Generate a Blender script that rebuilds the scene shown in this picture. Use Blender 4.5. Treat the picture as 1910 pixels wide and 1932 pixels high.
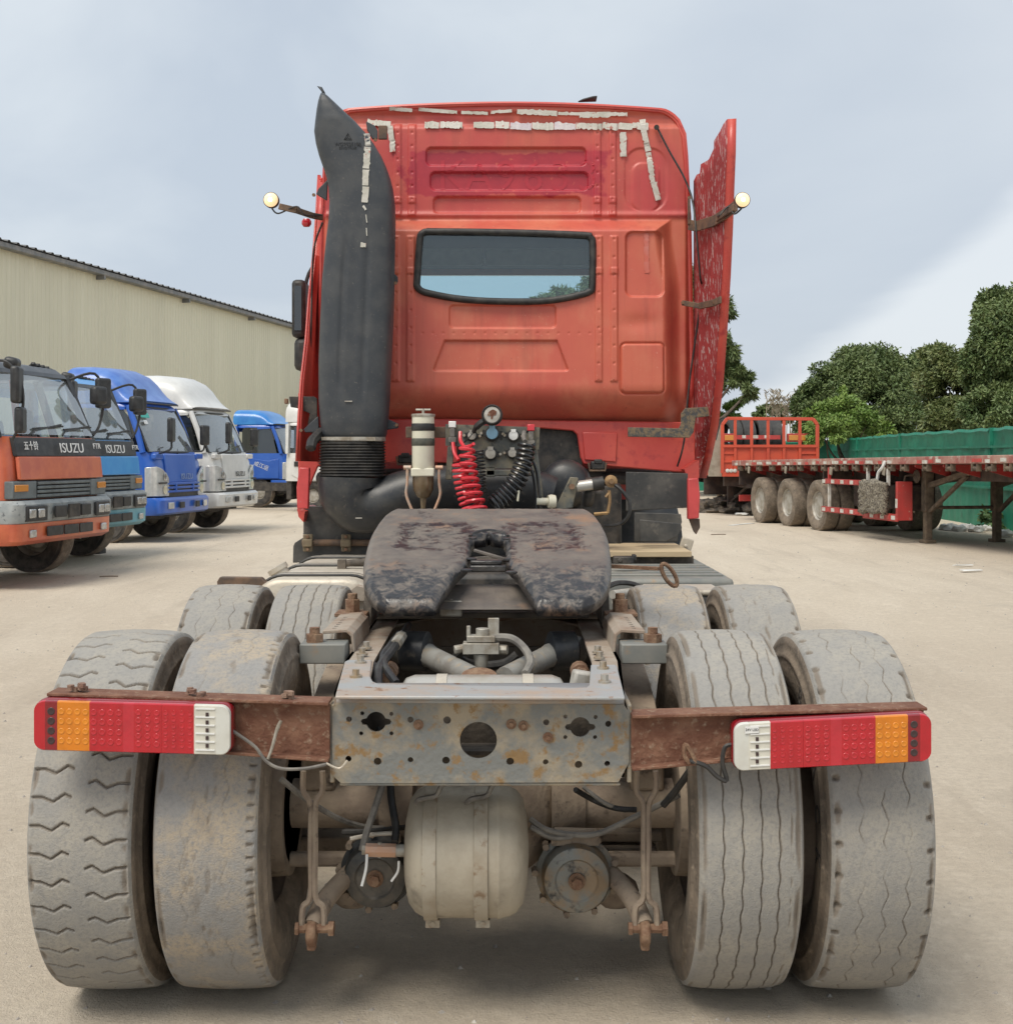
import bpy, bmesh, math, random
import numpy as np
from mathutils import Vector, Matrix, Euler
R_ = math.radians
random.seed(7)
for o in list(bpy.data.objects): bpy.data.objects.remove(o)
S = bpy.context.scene
COL = S.collection

# ------------------------------------------------------------------ camera, world, sun, exposure
CH = 1.54          # camera height in metres
FPX = 2420.0       # focal length, in pixels of a 1910 px wide picture
CX0, HZ = 955.0, 859.0
cam = bpy.data.cameras.new('camera'); cam_o = bpy.data.objects.new('camera', cam); COL.objects.link(cam_o)
cam_o.location = (0, 0, CH); cam_o.rotation_euler = (R_(90), 0, 0)
cam.sensor_fit = 'HORIZONTAL'; cam.sensor_width = 36; cam.lens = 36*FPX/1910
cam.shift_y = -(966-HZ)/1910
cam.clip_start = .1; cam.clip_end = 3000
S.camera = cam_o
SUN_EL, SUN_AZ = R_(58), R_(215)     # azimuth measured clockwise from +Y: behind the camera, to the left
W = bpy.data.worlds.new('World'); S.world = W; W.use_nodes = True
nt = W.node_tree; nt.nodes.clear()
def wn(t, **k):
    n = nt.nodes.new(t)
    for a, b in k.items(): setattr(n, a, b)
    return n
sky = wn('ShaderNodeTexSky', sky_type='NISHITA', sun_disc=False, sun_elevation=SUN_EL, sun_rotation=SUN_AZ, air_density=1.0, dust_density=3.0, ozone_density=1.0)
tc = wn('ShaderNodeTexCoord')
mp = wn('ShaderNodeMapping'); mp.inputs['Scale'].default_value = (1.0, 1.0, 1.9); mp.inputs['Location'].default_value = (3.1, 1.7, .35); mp.inputs['Rotation'].default_value = (0, R_(-28), 0)
nt.links.new(tc.outputs['Generated'], mp.inputs[0])
no = wn('ShaderNodeTexNoise'); no.inputs['Scale'].default_value = 2.1; no.inputs['Detail'].default_value = 6; no.inputs['Roughness'].default_value = .50; no.inputs['Distortion'].default_value = .3
nt.links.new(mp.outputs[0], no.inputs['Vector'])
cr = wn('ShaderNodeValToRGB')
cr.color_ramp.elements[0].position = .36; cr.color_ramp.elements[0].color = (2.95, 3.32, 3.78, 1)
cr.color_ramp.elements[1].position = .62; cr.color_ramp.elements[1].color = (4.2, 4.50, 4.70, 1)
nt.links.new(no.outputs['Fac'], cr.inputs[0])
# one long cloud-bank edge crossing the sky, soft and modest, ruffled by the same noise
dp = wn('ShaderNodeVectorMath', operation='DOT_PRODUCT'); dp.inputs[1].default_value = Vector((.58, -.06, -.81)).normalized()
nt.links.new(tc.outputs['Generated'], dp.inputs[0])
ad = wn('ShaderNodeMath', operation='MULTIPLY_ADD'); ad.inputs[1].default_value = .16; nt.links.new(no.outputs['Fac'], ad.inputs[0]); nt.links.new(dp.outputs['Value'], ad.inputs[2])
mr = wn('ShaderNodeMapRange', interpolation_type='SMOOTHSTEP'); mr.inputs['From Min'].default_value = .070; mr.inputs['From Max'].default_value = .094
nt.links.new(ad.outputs[0], mr.inputs[0])
mb_ = wn('ShaderNodeMix', data_type='RGBA'); mb_.inputs[7].default_value = (4.75, 4.95, 5.05, 1)
mf = wn('ShaderNodeMath', operation='MULTIPLY'); mf.inputs[1].default_value = .62; nt.links.new(mr.outputs[0], mf.inputs[0])
# the grey mass that ends at that edge
mg = wn('ShaderNodeMapRange', interpolation_type='SMOOTHSTEP'); mg.inputs['From Min'].default_value = -.30; mg.inputs['From Max'].default_value = .06; mg.inputs['To Max'].default_value = .5; nt.links.new(ad.outputs[0], mg.inputs[0])
mk_ = wn('ShaderNodeMix', data_type='RGBA'); mk_.inputs[7].default_value = (2.85, 3.14, 3.55, 1); nt.links.new(mg.outputs[0], mk_.inputs[0]); nt.links.new(cr.outputs[0], mk_.inputs[6])
nt.links.new(mf.outputs[0], mb_.inputs[0]); nt.links.new(mk_.outputs[2], mb_.inputs[6])
mx = wn('ShaderNodeMix', data_type='RGBA'); mx.inputs[0].default_value = .93
nt.links.new(sky.outputs[0], mx.inputs[6]); nt.links.new(mb_.outputs[2], mx.inputs[7])
bg = wn('ShaderNodeBackground'); bg.inputs['Strength'].default_value = .10
nt.links.new(mx.outputs[2], bg.inputs['Color'])
wo = wn('ShaderNodeOutputWorld'); nt.links.new(bg.outputs[0], wo.inputs['Surface'])
sl = bpy.data.lights.new('sun', 'SUN'); sl.energy = 1.5; sl.angle = R_(28); sl.color = (1, .93, .82)
so = bpy.data.objects.new('sun', sl); COL.objects.link(so)
sd = Vector((math.sin(SUN_AZ)*math.cos(SUN_EL), math.cos(SUN_AZ)*math.cos(SUN_EL), math.sin(SUN_EL)))
so.rotation_euler = sd.to_track_quat('Z', 'Y').to_euler(); so.location = (0, 0, 30)
S.view_settings.view_transform = 'Standard'; S.view_settings.look = 'None'; S.view_settings.exposure = 0.95; S.view_settings.gamma = 1
S.view_settings.use_curve_mapping = False
S.render.engine = 'CYCLES'; S.cycles.max_bounces = 6; S.cycles.transparent_max_bounces = 12
S.cycles.use_denoising = True

# ------------------------------------------------------------------ helpers
def q(px, py, Y):
    "point at depth Y that is seen at (px, py) of the 1910 x 1932 view; every thing gets its real distance"
    return Vector(((px-CX0)*Y/FPX, Y, CH-(py-HZ)*Y/FPX))
def qx(px, Y): return (px-CX0)*Y/FPX
def qz(py, Y): return CH-(py-HZ)*Y/FPX
def qh(px, py, z):
    Y = (CH-z)*FPX/(py-HZ); return Vector(((px-CX0)*Y/FPX, Y, z))

MATS = {}
def lin(c):
    f = lambda u: u/12.92 if u <= .04045 else ((u+.055)/1.055)**2.4
    return tuple(f(x/255) for x in c)+(1,)
def mat(name, col, rough=.6, metal=0.0, col2=None, sc=6, lo=.42, hi=.62, col3=None, sc3=25, lo3=.55, hi3=.68, bump=0.0, bsc=60, coat=0.0, stretch=None, alpha=None, trans=0.0, emit=None, spec=.5):
    if name in MATS: return MATS[name]
    m = bpy.data.materials.new(name); m.use_nodes = True; MATS[name] = m
    t = m.node_tree; N = t.nodes; L = t.links; b = N['Principled BSDF']
    b.inputs['Base Color'].default_value = (*col[:3], 1); b.inputs['Roughness'].default_value = rough; b.inputs['Metallic'].default_value = metal
    b.inputs['Coat Weight'].default_value = coat; b.inputs['Coat Roughness'].default_value = .15; b.inputs['Specular IOR Level'].default_value = spec
    if trans: b.inputs['Transmission Weight'].default_value = trans
    if emit: b.inputs['Emission Color'].default_value = (*emit[:3], 1); b.inputs['Emission Strength'].default_value = emit[3]
    vec = None
    if col2 is not None or bump:
        c = N.new('ShaderNodeTexCoord'); vec = c.outputs['Object']
        if stretch:
            mp = N.new('ShaderNodeMapping'); mp.inputs['Scale'].default_value = stretch; L.new(vec, mp.inputs[0]); vec = mp.outputs[0]
    prev = None
    def layer(prev, color, s, lo, hi, det):
        n = N.new('ShaderNodeTexNoise'); n.inputs['Scale'].default_value = s; n.inputs['Detail'].default_value = det; n.inputs['Roughness'].default_value = .62
        L.new(vec, n.inputs['Vector'])
        r = N.new('ShaderNodeMapRange'); r.inputs['From Min'].default_value = lo; r.inputs['From Max'].default_value = hi; L.new(n.outputs['Fac'], r.inputs[0])
        x = N.new('ShaderNodeMix'); x.data_type = 'RGBA'; L.new(r.outputs[0], x.inputs[0]); x.inputs[7].default_value = (*color[:3], 1)
        if prev is None: x.inputs[6].default_value = (*col[:3], 1)
        else: L.new(prev, x.inputs[6])
        return x.outputs[2], r.outputs[0]
    if col2 is not None: prev, f2 = layer(prev, col2, sc, lo, hi, 6)
    if col3 is not None: prev, f3 = layer(prev, col3, sc3, lo3, hi3, 5)
    if prev is not None: L.new(prev, b.inputs['Base Color'])
    if bump:
        n = N.new('ShaderNodeTexNoise'); n.inputs['Scale'].default_value = bsc; n.inputs['Detail'].default_value = 4; L.new(vec, n.inputs['Vector'])
        bp = N.new('ShaderNodeBump'); bp.inputs['Strength'].default_value = bump; bp.inputs['Distance'].default_value = .01; L.new(n.outputs['Fac'], bp.inputs['Height']); L.new(bp.outputs[0], b.inputs['Normal'])
    return m

class MB:
    "collects geometry for ONE mesh object"
    def __init__(s): s.v = []; s.f = []; s.mi = []; s.cur = 0
    def add(s, vs, fs):
        n = len(s.v); s.v.extend([tuple(p) for p in vs])
        for f in fs: s.f.append(tuple(i+n for i in f)); s.mi.append(s.cur)
        return s
    def m(s, i): s.cur = i; return s
    def box(s, c, d, rot=None):
        x, y, z = d[0]/2, d[1]/2, d[2]/2
        vs = [Vector((a, b, e)) for e in (-z, z) for b in (-y, y) for a in (-x, x)]
        if rot is not None:
            Rm = Euler(rot).to_matrix(); vs = [Rm @ p for p in vs]
        c = Vector(c); return s.hexa([p+c for p in vs])
    def hexa(s, p):
        return s.add(p, [(0, 2, 3, 1), (4, 5, 7, 6), (0, 1, 5, 4), (1, 3, 7, 5), (3, 2, 6, 7), (2, 0, 4, 6)])
    def bb(s, x0, x1, y0, y1, z0, z1): return s.box(((x0+x1)/2, (y0+y1)/2, (z0+z1)/2), (abs(x1-x0), abs(y1-y0), abs(z1-z0)))
    def bar(s, a, b, w, t, up=(0, 0, 1)):
        a = Vector(a); b = Vector(b); d = (b-a).normalized(); u = Vector(up); r = d.cross(u)
        if r.length < 1e-5: r = d.cross(Vector((0, 1, 0)))
        r.normalize(); u = r.cross(d).normalized(); r = r*w/2; u = u*t/2
        return s.hexa([a-r-u, a+r-u, a-r+u, a+r+u, b-r-u, b+r-u, b-r+u, b+r+u])
    def ring(s, c, ax, r, n, ph=0):
        ax = Vector(ax).normalized(); u = ax.orthogonal().normalized(); w = ax.cross(u)
        return [Vector(c)+u*(r*math.cos(ph+2*math.pi*i/n))+w*(r*math.sin(ph+2*math.pi*i/n)) for i in range(n)]
    def lathe(s, prof, o, ax, n=24, cap=True):
        "prof: (radius, offset along axis)"
        o = Vector(o); ax = Vector(ax).normalized(); vs = []; fs = []; k = len(prof)
        for r, t in prof: vs += s.ring(o+ax*t, ax, max(r, 1e-4), n)
        for i in range(k-1):
            for j in range(n): j2 = (j+1) % n; fs.append((i*n+j, i*n+j2, (i+1)*n+j2, (i+1)*n+j))
        if cap: fs.append(tuple(range(n-1, -1, -1))); fs.append(tuple((k-1)*n+j for j in range(n)))
        return s.add(vs, fs)
    def cyl(s, a, b, r, r2=None, n=16, cap=True):
        a = Vector(a); b = Vector(b); return s.lathe([(r, 0), (r if r2 is None else r2, (b-a).length)], a, b-a, n, cap)
    def tube(s, pts, r, n=8, closed=False, cap=True):
        P = [Vector(p) for p in pts]; k = len(P); vs = []; fs = []; u = None
        for i in range(k):
            t = (P[(i+1) % k]-P[i-1]) if closed else (P[min(i+1, k-1)]-P[max(i-1, 0)])
            t.normalize()
            if u is None: u = t.orthogonal().normalized()
            u = (u-t*u.dot(t)); u = u.normalized() if u.length > 1e-6 else t.orthogonal().normalized()
            w = t.cross(u); rr = r[i] if isinstance(r, (list, tuple)) else r
            vs += [P[i]+u*(rr*math.cos(2*math.pi*j/n))+w*(rr*math.sin(2*math.pi*j/n)) for j in range(n)]
        for i in range(k if closed else k-1):
            i2 = (i+1) % k
            for j in range(n): j2 = (j+1) % n; fs.append((i*n+j, i*n+j2, i2*n+j2, i2*n+j))
        if cap and not closed: fs.append(tuple(range(n-1, -1, -1))); fs.append(tuple((k-1)*n+j for j in range(n)))
        return s.add(vs, fs)
    def loft(s, rings, cap=True, closed=True):
        k = len(rings); n = len(rings[0]); vs = [p for r in rings for p in r]; fs = []
        for i in range(k-1):
            for j in range(n if closed else n-1): j2 = (j+1) % n; fs.append((i*n+j, i*n+j2, (i+1)*n+j2, (i+1)*n+j))
        if cap and closed: fs.append(tuple(range(n-1, -1, -1))); fs.append(tuple((k-1)*n+j for j in range(n)))
        return s.add(vs, fs)
    def prism(s, poly, off):
        "closed polygon extruded by a vector"
        n = len(poly); off = Vector(off); P = [Vector(p) for p in poly]; vs = P+[p+off for p in P]
        fs = [tuple(range(n)), tuple(range(2*n-1, n-1, -1))]+[(i, (i+1) % n, n+(i+1) % n, n+i) for i in range(n)]
        return s.add(vs, fs)
    def sphere(s, c, r, n=12, sc=(1, 1, 1)):
        c = Vector(c); vs = []; fs = []; h = n//2
        for i in range(1, h):
            a = math.pi*i/h
            for j in range(n):
                b = 2*math.pi*j/n; vs.append(c+Vector((r*sc[0]*math.sin(a)*math.cos(b), r*sc[1]*math.sin(a)*math.sin(b), r*sc[2]*math.cos(a))))
        for i in range(h-2):
            for j in range(n): j2 = (j+1) % n; fs.append((i*n+j, (i+1)*n+j, (i+1)*n+j2, i*n+j2))
        fs.append(tuple(range(n))); fs.append(tuple((h-2)*n+j for j in range(n-1, -1, -1)))
        return s.add(vs, fs)
    def plate(s, outer, holes, fn, off):
        "flat plate with holes; outer/holes are 2-D, fn maps (a, b) to 3-D, off is the thickness vector"
        bm = bmesh.new(); es = []
        for loop in [outer]+holes:
            vv = [bm.verts.new((a, b, 0)) for a, b in loop]
            es += [bm.edges.new((vv[i], vv[(i+1) % len(vv)])) for i in range(len(vv))]
        bmesh.ops.triangle_fill(bm, use_beauty=True, use_dissolve=False, edges=es)
        bm.verts.index_update(); off = Vector(off)
        V2 = [Vector(fn(v.co.x, v.co.y)) for v in bm.verts]; n = len(V2)
        F = [tuple(v.index for v in f.verts) for f in bm.faces]
        fs = F+[tuple(i+n for i in reversed(f)) for f in F]
        for e in bm.edges:
            if len(e.link_faces) == 1: a, b = e.verts[0].index, e.verts[1].index; fs.append((a, b, b+n, a+n))
        bm.free(); return s.add(V2+[p+off for p in V2], fs)
    def build(s, name, mats, parent=None, bevel=0.0, seg=2, angle=38, smooth=True, recalc=True):
        me = bpy.data.meshes.new(name); me.from_pydata(s.v, [], s.f)
        if recalc:
            bm = bmesh.new(); bm.from_mesh(me); bmesh.ops.recalc_face_normals(bm, faces=bm.faces); bm.to_mesh(me); bm.free()
        ms = mats if isinstance(mats, (list, tuple)) else [mats]
        for x in ms: me.materials.append(MATS[x] if isinstance(x, str) else x)
        if len(ms) > 1: me.polygons.foreach_set('material_index', s.mi)
        if smooth:
            me.polygons.foreach_set('use_smooth', [True]*len(me.polygons))
            me.set_sharp_from_angle(angle=R_(angle))
        o = bpy.data.objects.new(name, me); COL.objects.link(o)
        if bevel:
            md = o.modifiers.new('bevel', 'BEVEL'); md.width = bevel; md.segments = seg; md.limit_method = 'ANGLE'; md.angle_limit = R_(40)
        if parent is not None: attach(o, parent)
        return o
BASE = {}
def attach(o, parent):
    o.parent = parent
    root = parent
    while root.parent is not None: root = root.parent
    if parent is root and root.name in BASE: o.matrix_parent_inverse = Matrix.Translation(BASE[root.name]).inverted()
def thing(name, label, cat, loc=(0, 0, 0), rz=0.0, group=None, world_children=False):
    o = bpy.data.objects.new(name, None); COL.objects.link(o); o.location = loc; o.rotation_euler = (0, 0, rz); o.empty_display_size = .3
    tag(o, label, cat, group)
    if world_children: BASE[o.name] = Vector(loc)
    return o
def tag(o, label=None, cat=None, group=None, kind=None):
    for k, v in (('label', label), ('category', cat), ('group', group), ('kind', kind)):
        if v: o[k] = v
    return o
def clone(o, parent=None):
    c = o.copy(); COL.objects.link(c); c.parent = parent
    for ch in list(o.children): clone(ch, c)
    return c
def circ(cx, cy, r, n=20): return [(cx+r*math.cos(2*math.pi*i/n), cy+r*math.sin(2*math.pi*i/n)) for i in range(n)]
def rrect(x0, x1, y0, y1, r, n=5):
    out = []
    for cx, cy, a in ((x1-r, y1-r, 0), (x0+r, y1-r, 90), (x0+r, y0+r, 180), (x1-r, y0+r, 270)):
        for i in range(n+1): t = R_(a+90*i/n); out.append((cx+r*math.cos(t), cy+r*math.sin(t)))
    return out
def arc_path(pts, n=8):
    "Catmull-Rom through the given points"
    P = [Vector(p) for p in pts]; out = []
    for i in range(len(P)-1):
        a, b, c, d = P[max(i-1, 0)], P[i], P[i+1], P[min(i+2, len(P)-1)]
        for j in range(n):
            t = j/n; out.append(.5*((2*b)+(c-a)*t+(2*a-5*b+4*c-d)*t*t+(3*b-a-3*c+d)*t**3))
    out.append(P[-1]); return out
def text_mesh(name, txt, size, mtl, parent, M, extrude=.002, sx=1.0, shear=0.0, space=1.0):
    cu = bpy.data.curves.new('text', 'FONT'); cu.body = txt; cu.size = size; cu.extrude = extrude; cu.align_x = 'CENTER'; cu.align_y = 'CENTER'; cu.resolution_u = 3; cu.shear = shear; cu.space_character = space
    t = bpy.data.objects.new('text', cu); COL.objects.link(t)
    me = bpy.data.meshes.new_from_object(t.evaluated_get(bpy.context.evaluated_depsgraph_get())); bpy.data.objects.remove(t)
    me.transform(Matrix.Scale(sx, 4, (1, 0, 0))); me.transform(M); me.materials.clear(); me.materials.append(MATS[mtl])
    o = bpy.data.objects.new(name, me); COL.objects.link(o); attach(o, parent); return o
# ------------------------------------------------------------------ materials
mat('cab_red_side', (.50, .055, .045), .42, col2=(.56, .085, .06), sc=3, col3=(.40, .04, .04), sc3=12, coat=.15)
mat('red_weathered', (.27, .032, .034), .65, col2=(.36, .045, .045), sc=4, col3=(.46, .31, .30), sc3=58, lo3=.555, hi3=.60, stretch=(1, 1, .30), bump=.25)
mat('red_plain', (.55, .06, .06), .4, col2=(.47, .05, .05), sc=9, col3=(.40, .30, .25), sc3=30, lo3=.66, hi3=.74, coat=.2)
mat('snorkel_black', (.036, .042, .050), .5, col2=(.058, .062, .066), sc=7, col3=(.12, .11, .10), sc3=60, lo3=.62, hi3=.74, bump=.06, bsc=200)
mat('pipe_black', (.022, .025, .03), .42, col2=(.05, .05, .048), sc=9, col3=(.14, .12, .095), sc3=22, lo3=.60, hi3=.8, bump=.05, bsc=150)
mat('rubber', (.016, .016, .017), .55, col2=(.045, .042, .038), sc=14, bump=.08, bsc=120)
mat('black_dirty', (.02, .02, .02), .6, col2=(.07, .06, .05), sc=10, col3=(.16, .13, .10), sc3=28, lo3=.6, hi3=.78, bump=.1)
mat('mudguard', (.035, .036, .036), .6, col2=(.085, .08, .072), sc=5, col3=(.17, .15, .125), sc3=14, lo3=.58, hi3=.8, bump=.08)
mat('tape_white', (.56, .54, .49), .5, col2=(.44, .43, .37), sc=9, col3=(.40, .16, .13), sc3=34, lo3=.60, hi3=.66, bump=.25, bsc=70)
mat('tape_residue', (.54, .20, .17), .55, col2=(.55, .13, .09), sc=12, lo=.4, hi=.6)
mat('tape_lilac', (.56, .50, .54), .5, col2=(.62, .60, .56), sc=9, col3=(.32, .26, .26), sc3=40, lo3=.6, hi3=.72, bump=.25, bsc=70)
mat('overspray', (.36, .022, .04), .55, col2=(.44, .028, .045), sc=7, col3=(.50, .10, .055), sc3=20, lo3=.62, hi3=.70)
mat('ghost_red', (.405, .028, .046), .55)
mat('rust', (.135, .055, .032), .85, col2=(.21, .105, .065), sc=14, col3=(.30, .215, .15), sc3=45, lo3=.56, hi3=.72, bump=.5, bsc=90)
mat('rust_flange', (.19, .10, .072), .85, col2=(.27, .18, .13), sc=10, col3=(.12, .06, .04), sc3=60, lo3=.58, hi3=.66, bump=.5, bsc=120)
mat('rust_bolt', (.165, .088, .052), .8, col2=(.25, .16, .10), sc=30, bump=.4, bsc=150)
mat('frame_steel', (.20, .205, .195), .6, metal=.25, col2=(.34, .285, .205), sc=9, lo=.44, hi=.60, col3=(.26, .165, .075), sc3=24, lo3=.54, hi3=.64, bump=.35, bsc=55)
mat('frame_top', (.36, .37, .37), .55, metal=.2, col2=(.42, .33, .26), sc=6, lo=.46, hi=.64, col3=(.27, .15, .09), sc3=26, lo3=.62, hi3=.70, bump=.15, bsc=60)
mat('rail_dust', (.34, .29, .235), .8, col2=(.27, .20, .15), sc=6, col3=(.22, .13, .085), sc3=20, lo3=.58, hi3=.72, bump=.2)
mat('steel_bolt', (.40, .38, .34), .5, metal=.4, col2=(.36, .27, .17), sc=30)
mat('under_dark', (.07, .06, .05), .85, col2=(.14, .115, .09), sc=8, col3=(.18, .145, .11), sc3=18, lo3=.56, hi3=.74, bump=.3)
mat('under_dust', (.30, .24, .18), .9, col2=(.22, .17, .13), sc=9, col3=(.085, .065, .052), sc3=20, lo3=.58, hi3=.72, bump=.3)
m_ = mat('grease', (.17, .145, .122), .62, col2=(.115, .10, .09), sc=9, lo=.40, hi=.62, col3=(.26, .155, .095), sc3=5.5, lo3=.56, hi3=.74, bump=.35, bsc=30)
N = m_.node_tree.nodes; L = m_.node_tree.links; b_ = N['Principled BSDF']; src = b_.inputs['Base Color'].links[0].from_socket
at_ = N.new('ShaderNodeAttribute'); at_.attribute_name = 'grease'; nz_ = N.new('ShaderNodeTexNoise'); nz_.inputs['Scale'].default_value = 26; nz_.inputs['Detail'].default_value = 8; nz_.inputs['Roughness'].default_value = .72; nz_.inputs['Distortion'].default_value = .55
tc_ = N.new('ShaderNodeTexCoord'); L.new(tc_.outputs['Object'], nz_.inputs['Vector'])
ml_ = N.new('ShaderNodeMath'); ml_.operation = 'MULTIPLY_ADD'; ml_.inputs[1].default_value = 3.2; L.new(nz_.outputs['Fac'], ml_.inputs[0])
sb_ = N.new('ShaderNodeMath'); sb_.operation = 'SUBTRACT'; sb_.inputs[1].default_value = 2.12; L.new(at_.outputs['Fac'], sb_.inputs[0]); L.new(sb_.outputs[0], ml_.inputs[2])
rg_ = N.new('ShaderNodeMapRange'); rg_.inputs['From Min'].default_value = -.15; rg_.inputs['From Max'].default_value = .35; L.new(ml_.outputs[0], rg_.inputs[0])
x_ = N.new('ShaderNodeMix'); x_.data_type = 'RGBA'; L.new(rg_.outputs[0], x_.inputs[0]); L.new(src, x_.inputs[6]); x_.inputs[7].default_value = (.022, .022, .025, 1); L.new(x_.outputs[2], b_.inputs['Base Color'])
ro_ = N.new('ShaderNodeMapRange'); ro_.inputs['To Min'].default_value = .55; ro_.inputs['To Max'].default_value = .28; L.new(rg_.outputs[0], ro_.inputs[0]); L.new(ro_.outputs[0], b_.inputs['Roughness'])
mat('grease_black', (.018, .018, .02), .35, col2=(.06, .055, .05), sc=16, bump=.3, bsc=60)
mat('tank_grey', (.43, .385, .305), .6, metal=.1, col2=(.36, .315, .245), sc=7, col3=(.13, .11, .09), sc3=5, lo3=.56, hi3=.72, bump=.15)
mat('strap_grey', (.40, .36, .29), .6, metal=.1, col2=(.33, .28, .21), sc=9, col3=(.24, .17, .11), sc3=30, lo3=.56, hi3=.7, bump=.15)
mat('rod_grey', (.26, .255, .235), .6, col2=(.18, .165, .145), sc=9, col3=(.30, .25, .19), sc3=25, bump=.15)
mat('tank_silver', (.52, .50, .46), .35, metal=.5, col2=(.44, .40, .33), sc=8, bump=.05)
mat('alu_dust', (.56, .51, .43), .5, metal=.3, col2=(.48, .43, .35), sc=4, col3=(.36, .31, .25), sc3=20, lo3=.55, hi3=.75, bump=.12)
mat('chamber', (.21, .215, .20), .55, metal=.3, col2=(.27, .20, .13), sc=11, lo=.45, hi=.6, col3=(.06, .06, .06), sc3=25, bump=.15)
mat('chamber_black', (.045, .048, .05), .5, metal=.2, col2=(.13, .115, .095), sc=9, lo=.45, hi=.65, bump=.12)
def tread_mat(name, c1, c2, c3, lo, hi, bump, bsc):
    m = mat(name, c1, .92, col2=c2, sc=7, lo=lo, hi=hi, col3=c3, sc3=90, lo3=.46, hi3=.70, bump=bump, bsc=bsc)
    t = m.node_tree; N = t.nodes; L = t.links; b = N['Principled BSDF']; src = b.inputs['Base Color'].links[0].from_socket
    a = N.new('ShaderNodeAttribute'); a.attribute_name = 'groove'
    x = N.new('ShaderNodeMix'); x.data_type = 'RGBA'; L.new(a.outputs['Fac'], x.inputs[0]); L.new(src, x.inputs[6]); x.inputs[7].default_value = (.19, .158, .125, 1); L.new(x.outputs[2], b.inputs['Base Color'])
tread_mat('tread', (.285, .276, .258), (.355, .33, .285), (.25, .243, .23), .40, .64, .26, 220)
tread_mat('tread_brown', (.28, .272, .26), (.385, .325, .25), (.24, .235, .228), .44, .60, .32, 200)
mat('groove', (.115, .092, .07), .95, col2=(.20, .165, .125), sc=25)
mat('sidewall', (.15, .122, .094), .9, col2=(.24, .192, .145), sc=9, col3=(.30, .245, .185), sc3=30, lo3=.55, hi3=.72, bump=.4, bsc=70)
mat('sidewall_dark', (.035, .033, .031), .8, col2=(.085, .075, .065), sc=9, bump=.2)
mat('rim', (.16, .125, .095), .8, col2=(.10, .075, .06), sc=8, bump=.2)
mat('rim_grey', (.42, .40, .36), .6, metal=.2, col2=(.30, .27, .22), sc=10)
def lens(name, c, r=.22):
    return mat(name, c, r, coat=.6, bump=.03, bsc=300, col2=tuple(x*.86 for x in c), sc=20)
lens('lens_red', (.46, .008, .018)); lens('lens_red_dark', (.24, .008, .014)); lens('lens_amber', (.66, .20, .006)); lens('lens_white', (.62, .60, .52))
lens('lens_red_plain', (.50, .02, .035)); lens('led_red', (.50, .012, .022)); lens('led_amber', (.72, .24, .01)); mat('led_dark', (.05, .03, .03), .3)
mat('housing_white', (.60, .60, .55), .45, col2=(.5, .48, .42), sc=8)
mat('ink', (.03, .03, .035), .7)
mat('cream', (.66, .64, .52), .45, col2=(.60, .57, .45), sc=9, col3=(.30, .2, .12), sc3=40, lo3=.68, hi3=.76)
mat('olive', (.06, .062, .05), .55, col2=(.11, .105, .08), sc=15)
mat('panel_green', (.10, .105, .095), .6, col2=(.19, .165, .115), sc=9, lo=.45, hi=.6, col3=(.05, .055, .055), sc3=17, lo3=.55, hi3=.66)
mat('bowl', (.11, .07, .035), .25, col2=(.16, .12, .07), sc=12, coat=.5)
mat('coil_red', (.60, .035, .05), .32, coat=.3); mat('coil_black', (.014, .015, .017), .3, coat=.3)
mat('plastic_white', (.72, .72, .70), .4); mat('plastic_blue', (.28, .50, .66), .4); mat('plastic_grey', (.42, .40, .36), .5, col2=(.3, .28, .24), sc=20)
mat('brass', (.38, .24, .11), .5, metal=.5, col2=(.22, .14, .08), sc=20)
mat('clamp_brown', (.21, .165, .10), .7, col2=(.14, .105, .07), sc=14)
mat('copper', (.55, .33, .22), .55, metal=.3, col2=(.45, .38, .32), sc=20)
mat('battery_box', (.17, .18, .172), .6, metal=.1, col2=(.24, .235, .21), sc=5, col3=(.30, .22, .15), sc3=18, lo3=.60, hi3=.72)
mat('plank', (.50, .40, .255), .75, col2=(.43, .33, .205), sc=5, stretch=(.5, 4, 4), bump=.1)
mat('bracket_mud', (.06, .06, .058), .7, col2=(.17, .125, .075), sc=30, lo=.44, hi=.55, bump=.5, bsc=60)
mat('bracket_rust', (.09, .065, .05), .75, col2=(.17, .105, .065), sc=14, bump=.2)
mat('chrome', (.75, .75, .74), .15, metal=1.0)
mat('lamp_on', (.75, .62, .42), .3, emit=(1.0, .66, .34, .42))
mat('lamp_core', (1, .95, .8), .3, emit=(1.0, .85, .60, 2.2))
mat('lining', (.10, .115, .125), .8, col2=(.075, .085, .09), sc=5)
mat('visor', (.34, .34, .30), .7, col2=(.26, .26, .23), sc=9)
mat('hose_grey', (.22, .205, .18), .7, col2=(.13, .12, .11), sc=20)
mat('valve', (.42, .40, .35), .55, metal=.4, col2=(.26, .22, .17), sc=20)
mat('wire_yellow', (.55, .42, .20), .6)
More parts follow.
